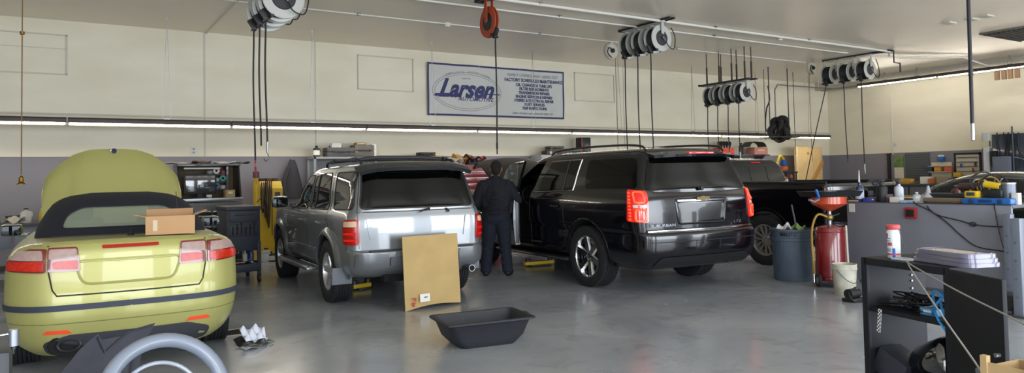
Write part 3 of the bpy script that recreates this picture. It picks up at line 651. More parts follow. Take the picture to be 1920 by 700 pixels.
# ------------------------------------------------------------------ green convertible
def convertible():
    PG = mat('lime gold metallic paint', 'adab68', 0.42, 0.25, coat=.45)
    PG2 = mat('lime gold bumper paint', 'b1b26a', 0.34, 0.35, coat=1.0)
    t = thing('convertible_car', 'lime green convertible car with dark blue soft top and raised hood', 'car', (.50, 7.42, 0), -math.radians(1.2))
    rows = [(.17, -.82, 3.35, .70, .3, .5, .08, .2, .03), (.24, -.90, 3.45, .78, .32, .5, .10, .25, .03), (.36, -.95, 3.55, .845, .34, .55, .12, .28, .03), (.50, -.985, 3.58, .87, .34, .55, .13, .3, .03),
            (.60, -.985, 3.58, .88, .34, .55, .13, .3, .03), (.72, -.965, 3.55, .88, .34, .55, .13, .3, .03), (.84, -.945, 3.45, .875, .32, .5, .13, .3, .03), (.905, -.94, 3.35, .862, .30, .5, .13, .28, .03),
            (.91, -.94, 2.18, .86, .30, .3, .13, .12, .03), (.97, -.935, 2.14, .835, .28, .3, .13, .12, .03), (1.01, -.925, 2.10, .79, .26, .3, .13, .12, .03), (1.035, -.90, 2.05, .73, .26, .3, .12, .1, .03), (1.045, -.84, 2.0, .64, .26, .3, .08, .1, .03), (1.05, -.6, 1.9, .50, .2, .3, .05, .1, .02)]
    S = Shell(rows); mb = MB(); S.mesh(mb, zl(rows)); body = mb.build('body', PG, t, sharp=30)
    wells(body, (0, 2.675), .31, .37, .56, 1.0)
    cab = MB(); cab.prism([(-.62, -.0), (.62, .0), (.62, 1.9), (-.62, 1.9)], .45, 1.3, 'z')
    cut(body, cab, mat('beige cabin trim', '8f8876', .8))
    RR = S.mrear(); L, R_ = S.mside(-1), S.mside(1)
    # soft top as a hollow shell
    CL = mat('dark blue top cloth', '141724', .85, bump=.25, bs=200)
    tr = [(1.02, -.16, 1.95, .715, .22, .2, .05, .1, .03), (1.10, -.06, 1.86, .70, .24, .2, .06, .1, .03), (1.20, .10, 1.70, .655, .26, .2, .08, .1, .03), (1.29, .26, 1.52, .60, .28, .2, .09, .1, .03),
          (1.35, .40, 1.38, .53, .3, .2, .09, .08, .02), (1.39, .55, 1.22, .43, .3, .2, .08, .06, .02), (1.415, .75, 1.05, .26, .2, .15, .04, .03, .01)]
    T = Shell(tr); mb = MB(); T.mesh(mb, zl(tr, .03)); top = mb.build('soft_top', CL, t, sharp=40)
    inn = Shell([(z-.03 if z > 1.1 else z-.06, a+.035, b-.035, w-.035, max(r1-.03, .05), r2, b1, b2, b3) for z, a, b, w, r1, r2, b1, b2, b3 in tr])
    c = MB(); inn.mesh(c, zl(inn.rows, .03)); cut(top, c, mat('top lining', '4a4b4c', .9))
    RT_ = T.mrear(); win = rpoly([(-.50, 1.115), (.50, 1.115), (.45, 1.235), (.33, 1.295), (-.33, 1.295), (-.45, 1.235)], .05)
    c = MB(); c.prism(win, -.6, .62, 'y'); cut(top, c, CL)
    c = MB(); c.prism(rpoly([(-.56, 1.06), (.56, 1.06), (.46, 1.32), (-.46, 1.32)], .04), 1.15, 2.3, 'y'); cut(top, c, CL)
    c = MB(); c.prism(rpoly([(.45, 1.07), (1.72, 1.07), (1.45, 1.29), (.62, 1.30)], .04), -.9, .9, 'x'); cut(top, c, CL)
    SG = mat('pale green car glass', 'a9b8a4', .05, alpha=.38, coat=.6)
    g = MB(); patch(g, win, RT_, lift=-.006, th=.006); g.build('rear_window', SG, t)
    g = MB(); patch(g, rpoly([(-.56, 1.06), (.56, 1.06), (.46, 1.32), (-.46, 1.32)], .04), T.mfront(), lift=-.006, th=.006); g.build('windscreen', SG, t)
    for sg in (-1, 1):
        g = MB(); patch(g, rpoly([(.45, 1.07), (1.72, 1.07), (1.45, 1.29), (.62, 1.30)], .04), T.mside(sg), lift=-.006, th=.006); g.build('side_window', SG, t)
    g = MB(); seam(g, win, RT_, .009, closed=True); g.build('window_bead', CL, t)
    g = MB(); pts = []
    g.tube([(x, T.rear(x, 1.03)-.02, 1.052) for x in np.linspace(-.56, .56, 12)], .016, 6); g.build('top_seal', BLACK, t)
    SEAT = mat('tan seat leather', '77705f', .6)
    for x in (-.36, .36):
        g = MB(); g.box((x, 1.05, .62), (.46, .5, .16), bev=.05); g.box((x, .78, .90), (.44, .13, .56), (-.2, 0, 0), bev=.05); s_ = g.build('front_seat', SEAT, t)
        g = MB(); g.box((x, .70, 1.225), (.24, .09, .13), (-.1, 0, 0), bev=.035); g.build('head_restraint', mat('dark head restraint', '3a3a38', .7), s_)
    g = MB(); g.box((0, .28, .78), (1.1, .14, .5), (-.3, 0, 0), bev=.05); g.build('rear_seat', SEAT, t)
    g = MB(); g.box((0, 1.72, .98), (1.2, .35, .14), bev=.05); g.build('dashboard', mat('dash dark', '2b2b2b', .7), t)
    g = MB(); g.box((.06, 1.45, 1.30), (.20, .02, .05), bev=.01); g.build('rear_view_mirror', BLACK, t)
    g = MB(); g.box((.12, 1.5, 1.285), (.14, .004, .035), (0.4, 0, 0)); g.build('blue_sticker', mat('blue sticker', '2a7fb0', .5), t)
    # hood standing open
    hm = MB(); ca, sa = math.cos(math.radians(66)), math.sin(math.radians(66)); y0_, z0_ = 2.22, .97
    half = lambda s_: float(np.interp(s_, [0, .25, .5, .70, .78, .86, .93, .985, 1.0], [.70, .715, .73, .70, .655, .56, .44, .30, .0]))
    def hf(u, v):
        s_ = 1.06*v; a = 2*u-1; w_ = .735*min(1, 1)*a
        lim = float(np.interp(abs(w_), [0, .25, .42, .56, .66, .715, .735], [1.05, 1.035, .985, .87, .76, .66, .50])); s_ = lim*v
        rd = abs(a)*.735; ridge = .022/(1+math.exp((rd-(.50-.14*v))*38)) ; crown = .06*math.sin(PI*min(1, .12+.8*v))-.05*a*a-.10*max(0, v-.8)**1.6*3
        n_ = crown+ridge
        return (w_*(1-.03*(1-v)), y0_+s_*ca-n_*sa, z0_+s_*sa+n_*ca)
    hm.grid(hf, 48, 24, th=.022); hood = hm.build('hood', PG, t, sharp=40)
    p = hf(.5, .955); g = MB(); g.lathe([(0, .0), (.034, 0), (.034, .008), (.0, .012)], 20, Matrix.Translation((p[0], p[1]-.012, p[2]+.004)) @ rotm((math.radians(58), 0, 0))); em = g.build('round_emblem', mat('blue emblem', '26304f', .3, coat=1), hood)
    g = MB(); g.tube([(p[0]+.034*math.cos(k*PI/8), p[1]-.016+.029*math.sin(k*PI/8)*-.0, p[2]+.004+.034*math.sin(k*PI/8)*.9) for k in range(16)], .004, 5, closed=True); g.build('emblem_ring', CHROME, em)
    g = MB(); g.cyl((-.62, 2.5, .92), (-.62, 2.72, 1.55), .01); g.cyl((.62, 2.5, .92), (.62, 2.72, 1.55), .01); g.build('hood_strut', DARKSTEEL, t)
    g = MB(); g.box((0, 2.75, .88), (.8, .6, .10), bev=.04); g.build('engine_cover', BLACK, t)
    # boot lid lines, lip, lamps
    g = MB(); seam(g, [(-.56, 1.03), (-.555, .83), (-.53, .70), (-.50, .655), (.50, .655), (.53, .70), (.555, .83), (.56, 1.03)], RR, .006); g.build('boot_seam', BLACK, t)
    g = MB(); g.grid(lambda u, v: ((2*u-1)*.60, S.rear((2*u-1)*.6, 1.03)-.005+.12*v, 1.045+.028*math.sin(PI*v)-.012*(2*u-1)**2-.012*v), 20, 6, th=.02); g.build('boot_lip', PG, t)
    g = MB(); fr = rpoly([(-.33, .73), (.31, .73), (.37, .91), (-.39, .91)], .06)
    seam(g, fr, RR, .012, closed=True, lift=-.004); g.build('plate_recess', PG, t)
    g = MB(); seam(g, [(-.60, .905), (.60, .905)], RR, .010, lift=-.002); g.build('boot_crease', PG, t)
    g = MB(); patch(g, rpoly([(-.20, .998), (.20, .998), (.20, 1.024), (-.20, 1.024)], .01), RR, lift=.006, th=.02); g.build('brake_light', REDL, t)
    g = MB(); g.cyl(RR(.44, .86, -.01), RR(.44, .86, .004), .014, n=16); g.build('boot_lock', PG, t)
    for sgn in (-1, 1):
        w = S.mwrap(sgn)
        segs_ = [('inner', .345, .565), ('outer', .575, .965)]
        for nm, a0, a1 in segs_:
            top_, bot = (1.02, .835) if nm == 'inner' else (1.012, .83)
            poly = [(a0, bot), (a1, bot), (a1, top_), (a0+(.02 if nm == 'inner' else 0), top_)] if nm == 'inner' else [(a0, bot), (a1-.02, bot+.015), (a1, bot+.07), (a1-.12, top_-.045), (a1-.25, top_), (a0, top_)]
            g = MB(); patch(g, rpoly(poly, .02), w, lift=.014, th=.04, step=.04); tl = g.build('tail_lamp', mat('deep red lamp rim', '6e1018', .2, coat=1), t)
            e = MB(); zt = top_-.012; x1 = a1-.012 if nm == 'inner' else a1-.16
            patch(e, rpoly([(a0+.018, .925), (x1+(.10 if nm == 'outer' else 0), .93), (x1, zt), (a0+.026, zt)], .012), w, lift=.019, th=.012, step=.04); e.build('clear_lens', mat('pink clear lens', 'a58c86', .2, coat=.3, var=.12, vs=25), tl)
            e = MB(); patch(e, rpoly([(a0+.016, bot+.014), (a1-.04, bot+.022), (a1-.03, bot+.07), (a1-.07, .918), (a0+.016, .918)], .012), w, lift=.019, th=.012, step=.04); e.build('red_lens', mat('orange red lens', 'b8260f', .25, coat=.2, emit=.06, var=.25, vs=30), tl)
        g = MB(); a0 = .40; patch(g, rpoly([(a0, .362), (a0+.20, .362), (a0+.17, .392), (a0+.03, .392)], .004), w, lift=.008, th=.02, step=.05); g.build('reflector', mat('orange reflector', 'e8502c', .3, emit=.05), t)
        g = MB(); patch(g, rpoly([(0, .545), (2.0, .53), (2.0, .575), (0, .588)], .01), w, lift=.014, th=.03); g.build('rub_strip', mat('grey blue rub strip', '333948', .6), t)
        g = MB(); seam(g, [(0, .445), (1.1, .44)], w, .004); g.build('bumper_seam', mat('green seam', '6e6e3c', .5), t)
    g = MB(); patch(g, rpoly([(-.56, .185), (.56, .185), (.60, .29), (.42, .352), (-.42, .352), (-.60, .29)], .04), RR, lift=.012, th=.03); vl = g.build('lower_valance', mat('dark grey valance', '34363d', .7), t)
    p = RR(-.42, .27, .0); g = MB(); g.M = Matrix.Translation(p) @ rotm((PI/2, 0, 0)) @ Matrix.Diagonal((1.35, .8, 1, 1)); g.lathe([(.055, -.1), (.062, .03), (.055, .035), (.048, .03), (.044, -.08)], 24, closed=True); ex = g.build('exhaust_tip', DARKSTEEL, t)
    g = MB(); g.M = Matrix.Translation(p) @ rotm((PI/2, 0, 0)) @ Matrix.Diagonal((1.7, 1.05, 1, 1)); g.lathe([(0, .012), (.078, .012), (.084, .0)], 24); g.build('exhaust_cutout', WELL, ex)
    for f in (L, R_):
        sg = -1 if f is L else 1
        g = MB(); seam(g, [(.55, 1.02), (.48, .6), (.52, .30)], f); seam(g, [(2.0, .95), (2.1, .6), (2.05, .30)], f); g.build('door_seam', BLACK, t)
        g = MB(); g.tube([f(.68, .84, .0), f(.72, .84, .035), f(.88, .84, .035), f(.92, .84, .0)], .014, 8); g.build('door_handle', PG, t)
        mi = MB(); mi.box((sg*.96, 1.66, 1.04), (.20, .11, .13), bev=.05); mi.box((sg*.85, 1.67, .99), (.10, .05, .04), bev=.01); mr = mi.build('mirror', mat('mirror housing green', '4c4c30', .3, coat=.8), t)
        g = MB(); g.box((sg*.96, 1.602, 1.04), (.16, .008, .10), bev=.003); g.build('mirror_glass', mat('mirror glass', '222426', .03, .9), mr)
    g = MB(); g.lathe([(.03, 0), (.025, .02), (.008, .035), (.004, .05), (.003, .07)], 10, Matrix.Translation((.03, -.30, 1.045))); g.build('aerial', BLACK, t)
    g = MB(); g.cyl((.42, -.25, 1.045), (.40, -.21, 1.42), .0035, n=6); g.build('rod_aerial', BLACK, t)
    for x, y, sd in ((-.74, 0, -1), (.74, 0, 1), (-.74, 2.675, -1), (.74, 2.675, 1)):
        wheel(t, (x, y, .315), .315, .215, .21, 5, 'fat', sd, rimmat=mat('silver alloy', 'b9bbbd', .3, .7))
    g = MB(); g.box((0, 1.2, .25), (1.0, 3.8, .10)); g.cyl((-.42, -.9, .25), (-.42, .3, .25), .04); g.box((0, -.55, .27), (.9, .35, .14), bev=.04); g.build('underbody', WELL, t)
convertible()

# ------------------------------------------------------------------ black pickup
def pickup():
    t = thing('pickup_truck', 'black pickup truck with sliding rear cab window, partly behind the blue drum', 'truck', (10.50, 7.62, 0), -math.radians(1))
    rows = [(.45, -1.10, 3.9, .84, .1, .4, .02, .2, .02), (.52, -1.14, 4.0, .92, .1, .4, .03, .22, .02), (.8, -1.15, 4.1, .955, .1, .4, .03, .25, .02), (1.10, -1.15, 4.1, .955, .1, .4, .03, .22, .02), (1.27, -1.15, 3.9, .935, .08, .35, .03, .2, .02), (1.295, -1.14, 3.8, .925, .07, .35, .03, .2, .02)]
    S = Shell(rows); mb = MB(); S.mesh(mb, zl(rows, .08)); body = mb.build('body', PB, t, sharp=30)
    wells(body, (0, 3.26), .40, .47, .6, 1.1)
    c = MB(); c.prism([(-.84, -1.06), (.84, -1.06), (.84, .72), (-.84, .72)], .80, 1.6, 'z'); cut(body, c, BLACK)
    cr = [(1.25, .82, 2.75, .86, .12, .3, .03, .12, .02), (1.50, .88, 2.30, .79, .14, .3, .03, .12, .02), (1.64, .93, 2.05, .735, .16, .3, .03, .12, .02), (1.70, .97, 1.9, .68, .2, .3, .03, .1, .02), (1.725, 1.1, 1.75, .55, .3, .3, .03, .08, .01), (1.74, 1.3, 1.6, .3, .1, .1, .02, .02, .01)]
    K = Shell(cr); mb = MB(); K.mesh(mb, zl(cr, .05)); cab = mb.build('cab', PB, t, sharp=30)
    RR = K.mrear()
    for x0_, x1_ in ((-.70, -.24), (-.22, .20), (.22, .70)):
        k = .06; g = MB(); patch(g, rpoly([(x0_, 1.32), (x1_, 1.32), (x1_-(k if x1_ > .5 else 0), 1.60), (x0_+(k if x0_ < -.5 else 0), 1.60)], .03), RR, lift=.006); g.build('rear_window', GLASS2, t)
    g = MB(); patch(g, rpoly([(-.12, 1.645), (.12, 1.645), (.12, 1.67), (-.12, 1.67)], .006), RR, lift=.012, th=.02); g.build('brake_light', REDL, t)
    for sg in (-1, 1):
        f = K.mside(sg); g = MB(); patch(g, rpoly([(1.05, 1.31), (1.75, 1.31), (1.70, 1.62), (1.10, 1.62)], .03), f); g.build('side_window', GLASS2, t)
        g = MB(); patch(g, rpoly([(1.85, 1.31), (2.5, 1.31), (2.1, 1.58), (1.82, 1.62)], .03), f); g.build('side_window', GLASS2, t)
        f = S.mside(sg); g = MB(); seam(g, [(-1.08, 1.31), (.78, 1.31)], f, .022, lift=-.04); g.build('bed_rail_cap', BLACK, t)
        g = MB(); pts = [(.50*math.cos(math.radians(a)), .40+.50*math.sin(math.radians(a))) for a in range(0, 181, 9)]; seam(g, pts, f, .02, step=.3); g.build('wheel_arch', PB, t)
        g = MB(); patch(g, rpoly([(sg*.80, .92), (sg*.92, .92), (sg*.92, 1.24), (sg*.80, 1.24)], .02), S.mrear(), lift=.012); g.build('tail_lamp', mat('dark red lamp', '4a0c0c', .2, coat=1), t)
    g = MB(); g.box((0, -1.20, .56), (1.75, .14, .18), bev=.04); g.build('bumper', BLACK, t)
    g = MB(); g.box((0, -1.165, 1.13), (.30, .03, .08), bev=.01); g.build('tailgate_handle', BLACK, t)
    g = MB(); seam(g, [(-.78, .70), (-.78, 1.29)], S.mrear(), .006); seam(g, [(.78, .70), (.78, 1.29)], S.mrear(), .006); seam(g, [(-.78, .70), (.78, .70)], S.mrear(), .006); g.build('tailgate_seam', WELL, t)
    for x, y, sd in ((-.84, 0, -1), (.84, 0, 1), (-.84, 3.26, -1), (.84, 3.26, 1)):
        wheel(t, (x, y, .40), .40, .26, .245, 6, 'twin', sd, rimmat=mat('satin alloy', 'a8a49c', .35, .6))
    g = MB(); g.box((0, 1.2, .45), (.9, 4.0, .12)); g.cyl((-.7, 0, .4), (.7, 0, .4), .05); g.build('underbody', WELL, t)
pickup()
# ------------------------------------------------------------------ the mechanic
def organic(name, parts, voxel, m, parent=None, smooth=4, cutz=None):
    """union of tapered limbs (p0, p1, r0, r1) and ellipsoids (centre, radii) turned into one continuous skin"""
    mb = MB()
    for q in parts:
        if q[0] == 'e': mb.sphere(q[1], 1, q[2], 20, q[3] if len(q) > 3 else (0, 0, 0))
        else:
            p0, p1, r0, r1 = Vector(q[0]), Vector(q[1]), q[2], q[3]; n = 6
            mb.tube([p0.lerp(p1, i/n) for i in range(n+1)], [r0+(r1-r0)*i/n for i in range(n+1)], 14)
            mb.sphere(p0, r0, n=14); mb.sphere(p1, r1, n=14)
    o = mb.build(name, m, parent)
    r = o.modifiers.new('r', 'REMESH'); r.mode = 'VOXEL'; r.voxel_size = voxel; r.use_smooth_shade = True
    s = o.modifiers.new('s', 'SMOOTH'); s.iterations = smooth; s.factor = 0.5
    bpy.context.view_layer.update()
    me = bpy.data.meshes.new_from_object(o.evaluated_get(bpy.context.evaluated_depsgraph_get())); o.modifiers.clear(); o.data = me
    me.polygons.foreach_set('use_smooth', [True]*len(me.polygons))
    return o
def mechanic():
    p = at(932, 517, Z=0)
    t = thing('person', 'mechanic with short dark hair in navy shirt and trousers, back turned, at open driver door', 'person', (p.x, p.y, 0), -math.radians(36))
    SK = mat('skin', 'a8765c', .55, spec=.3)
    k = .975
    V = lambda x, y, z: (x, y, z*k)
    arms = []
    # left arm: elbow out to the side, forearm forward; right arm: elbow raised a little, hand up at chest height
    joints = {-1: [V(-.215, -.01, 1.43), V(-.31, -.03, 1.13), V(-.20, .20, 1.02)], 1: [V(.215, -.01, 1.43), V(.335, .02, 1.17), V(.30, .27, 1.22)]}
    body = [(V(0, 0, .95), V(0, 0, 1.2), .115, .12), (V(-.09, 0, 1.32), V(.09, 0, 1.32), .10, .10), (V(0, .0, 1.45), V(0, .02, 1.56), .065, .06)]
    for s in (-1, 1):
        body += [(V(s*.10, 0, .93), V(s*.135, .01, .50), .09, .06), (V(s*.135, .01, .50), V(s*.165, -.02, .09), .058, .04), (V(s*.165, -.02, .06), V(s*.19, .14, .04), .04, .035)]
        sh, el, wr = joints[s]; body += [(sh, el, .055, .042), (el, wr, .042, .028)]
        w = Vector(wr); d = (w-Vector(el)).normalized(); side = Vector((0, 0, 1)).cross(d).normalized(); upv = d.cross(side)
        pc = w+d*.05; body += [(w, pc, .028, .03), (pc-upv*.022, pc+upv*.022, .02, .02)]
        for i, (off, ln) in enumerate(((-.030, .062), (-.010, .072), (.010, .068), (.028, .054))):
            a = pc+d*.025+upv*off; b = a+d*ln*.5-side*s*.012; c = b+d*ln*.28-side*s*.035; body += [(a, b, .0105, .0095), (b, c, .0095, .008)]
        a = w+d*.02+upv*.02; b = a+d*.025+upv*.035-side*s*.012; c = b+d*.03+upv*.008-side*s*.01; body += [(a, b, .013, .011), (b, c, .011, .009)]
    hx = .012
    body += [('e', V(hx, .035, 1.665), (.084, .100, .118)), ('e', V(hx, .05, 1.605), (.068, .084, .07)), ('e', V(hx+.006, .132, 1.648), (.014, .022, .022)),
             ('e', V(hx, .115, 1.60), (.03, .02, .012)), ('e', V(hx-.086, .025, 1.655), (.012, .022, .034)), ('e', V(hx+.086, .025, 1.655), (.012, .022, .034)), ('e', V(hx, .095, 1.572), (.03, .03, .025)),
             ('e', V(hx-.03, .112, 1.675), (.014, .012, .010)), ('e', V(hx+.03, .112, 1.675), (.014, .012, .010))]
    organic('body', body, .0075, SK, t, 3)
    hair = [('e', V(hx, .022, 1.683), (.090, .099, .111)), ('e', V(hx, -.02, 1.635), (.074, .064, .085))]
    hr = organic('hair', hair, .008, mat('short dark hair', '17130f', .9, bump=.6, bs=150), t, 2)
    for v in hr.data.vertices:                                     # lift the hairline off the face
        if v.co.y > .085: v.co.y = .085+(v.co.y-.085)*.2
    NV = mat('navy work shirt', '10121c', .85, bump=.3, bs=90, var=.1, vs=9); NP = mat('navy work trousers', '141a29', .88, bump=.35, bs=60, var=.12, vs=7)
    sh_ = [('e', V(0, 0, 1.24), (.225, .150, .235)), ('e', V(0, .01, 1.03), (.215, .170, .17)), (V(-.13, -.005, 1.385), V(.13, -.005, 1.385), .092, .092), (V(0, .0, 1.42), V(0, .005, 1.50), .10, .074), (V(-.09, 0, .92), V(.09, 0, .92), .145, .145)]
    for s in (-1, 1):
        a, b, c = joints[s]; c2 = Vector(b).lerp(Vector(c), .92); sh_ += [(V(s*.02, 0, 1.47), V(s*.19, -.005, 1.40), .07, .078), (V(s*.195, -.005, 1.395), b, .094, .074), (b, c2, .070, .048), (V(s*.12, 0, 1.10), V(s*.17, -.005, 1.36), .11, .10)]
    for i in range(7):                                             # folds across the back
        z = .98+.055*i; sh_.append((V(-.13+.02*i, -.165, z), V(.10-.01*i, -.17, z+.03*(i % 3-1)), .013, .010))
    organic('shirt', sh_, .010, NV, t, 3)
    cl = MB(); cl.lathe([(.078, 0), (.083, .035), (.074, .04), (.070, 0)], 20, Matrix.Translation(V(0, .0, 1.495)) @ rotm((-.12, 0, 0)), closed=True); cl.build('collar', NV, t)
    tp = [(V(-.075, 0, .90), V(.075, 0, .90), .150, .150)]
    for s in (-1, 1):
        tp += [(V(s*.095, 0, .88), V(s*.13, .0, .50), .130, .098), (V(s*.13, .0, .50), V(s*.163, -.02, .10), .090, .082), ('e', V(s*.165, -.015, .085), (.088, .095, .05))]
        for i in range(5): tp.append((V(s*.13-.06, -.082+.01*(i % 2), .20+.11*i), V(s*.13+.06, -.085, .235+.10*i), .013, .009))
    organic('trousers', tp, .010, NP, t, 3)
    for s in (-1, 1):
        organic('boot', [(V(s*.165, -.045, .05), V(s*.175, .02, .055), .05, .052), (V(s*.175, .02, .045), V(s*.20, .16, .04), .05, .042), (V(s*.165, -.02, .08), V(s*.165, -.02, .13), .05, .05)], .008, mat('black boot leather', '121215', .5), t, 2)
    return t
mechanic()
# ------------------------------------------------------------------ strip lights hung on chains
TUBE = mat('fluorescent tube', 'fff4e2', 0.3, emit=50.0)
RAIL = mat('brown grey light housing', '443c37', 0.5, var=.15, vs=6)
def fixture(name, label, p0, p1, chains, group, hung=True, em=TUBE, drop=0.0, skirt=True):
    p0, p1 = Vector(p0), Vector(p1); d = p1-p0; L = d.length; ang = math.atan2(d.y, d.x)
    t = thing(name, label, 'light', p0, ang, group)
    h = MB(); h.prism([(-.055, 0), (.055, 0), (.05, .06), (.025, .09), (-.025, .09), (-.05, .06)], 0.003, L-.003, 'x'); h.build('housing', RAIL, t)
    if skirt: MB().box((L/2, .056, -.018), (L-.006, .004, .054)).build('baffle', RAIL, t)
    g = MB(); g.cyl((.03, 0, -.022), (L-.03, 0, -.014), .011, n=8); g.build('tube', em, t)
    [MB().box((xx, 0, -.018), (.022, .05, .05), bev=.005).build('end_cap', WHITEM, t) for xx in (.012, L-.012)]
    for cx_ in chains:
        c = MB(); top = Vector((cx_, -.0, H-p0.z+drop))
        for s in (-1, 1):
            n = 40; pts = [top.lerp(Vector((cx_+s*.07, 0, .07)), i/n)+Vector((0, (.006 if i % 2 else -.006), 0)) for i in range(n+1)]
            c.tube(pts, .0045, 4)
        c.box((cx_, 0, .09), (.10, .03, .04)); c.build('chain', STEEL, t)
    return t
YL, ZL = 14.35, 2.56
segs = [(-5.2, -2.55), (-2.55, .1), (.1, 2.75), (2.75, 5.43), (5.43, 8.1), (8.1, 10.8), (10.8, 13.5), (13.5, 16.2), (16.2, 18.9), (18.9, 21.35)]
names = ['beyond the left frame edge', 'leftmost in view, above the grey wall edge', 'above the raised green hood', 'above the yellow cabinet and silver vehicle front', 'left of the banner, above the storage shelf',
         'below the middle of the banner', 'below the right end of the banner', 'above the long black vehicle', 'behind the row of hanging hoses', 'ending above the plywood panel']
for (a, b), nm in zip(segs, names):
    fixture('strip_light', f'long fluorescent light on the back wall rail, {nm}', (a, YL, ZL), (b-.01, YL, ZL), [(b-a)*.58], 'strip lights along the back wall')
for i, (a, b) in enumerate([(13.6, 11.1), (11.1, 8.6), (8.6, 6.1), (6.1, 3.6), (3.6, 1.1)]):
    lab = ['farthest', 'second from the far end', 'third from the far end', 'fourth from the far end', 'nearest'][i]
    fixture('strip_light', f'fluorescent strip light high on the right wall, {lab}', (21.8, a, 4.18), (21.8, b+.01, 4.18), [.9, 1.9], 'strip lights on the right wall', skirt=False)
# ------------------------------------------------------------------ ceiling services
def pipe(name, label, pts, r, m=WHITEM, cat='pipe', clips=None, group=None):
    t = thing(name, label, cat, (0, 0, 0), 0, group)
    MB().tube(pts, r, 10).build('pipe_run', m, t)
    for c in (clips or []):
        MB().box((c[0], c[1], min(c[2], H-.019)), (.05, .09, .035), bev=.008).build('clip', STEEL, t)
    return t
zc = H-.035
pipe('air_pipe', 'thicker white air pipe running along the ceiling to the far reel bracket', [(-6, 10.27, zc), (17.9, 10.27, zc), (17.9, 10.27, zc-.14)], .027, clips=[(x, 10.27, H-.02) for x in (3.9, 7.1, 11.5, 14.6)])
pipe('air_pipe', 'thin white pipe on the ceiling, second from the camera', [(-6, 10.93, zc), (16.6, 10.93, zc), (17.1, 10.9, zc)], .018, clips=[(x, 10.93, H-.02) for x in (4.4, 8.0, 12.2)])
pipe('electrical_conduit', 'thin white conduit on the ceiling passing above the banner', [(-6, 12.48, H-.02), (17.6, 12.48, H-.02)], .014, cat='conduit', clips=[(x, 12.48, H-.015) for x in (4.6, 8.6, 12.6)])
pipe('electrical_conduit', 'grey conduit along the top of the right wall', [(22.2, 15.2, 4.24), (22.2, 10.9, 4.24), (22.2, 3, 4.24)], .02, m=STEEL, cat='conduit')
pipe('air_pipe', 'bent white pipe crossing from the far reels to the right wall', [(17.9, 10.9, zc), (19.2, 10.6, zc-.02), (20.6, 9.8, zc-.03), (21.9, 9.75, 4.30)], .022)
pipe('air_pipe', 'dark bent pipe beside the far hose reels', [(18.05, 10.25, H), (18.05, 10.25, 4.22), (17.7, 9.9, 4.12), (17.7, 9.9, 3.9)], .018, m=DARKSTEEL)
ge = mat('reel painted steel', 'b9bab5', .4, .2); COIL = mat('coiled black hose', '17181b', .6)
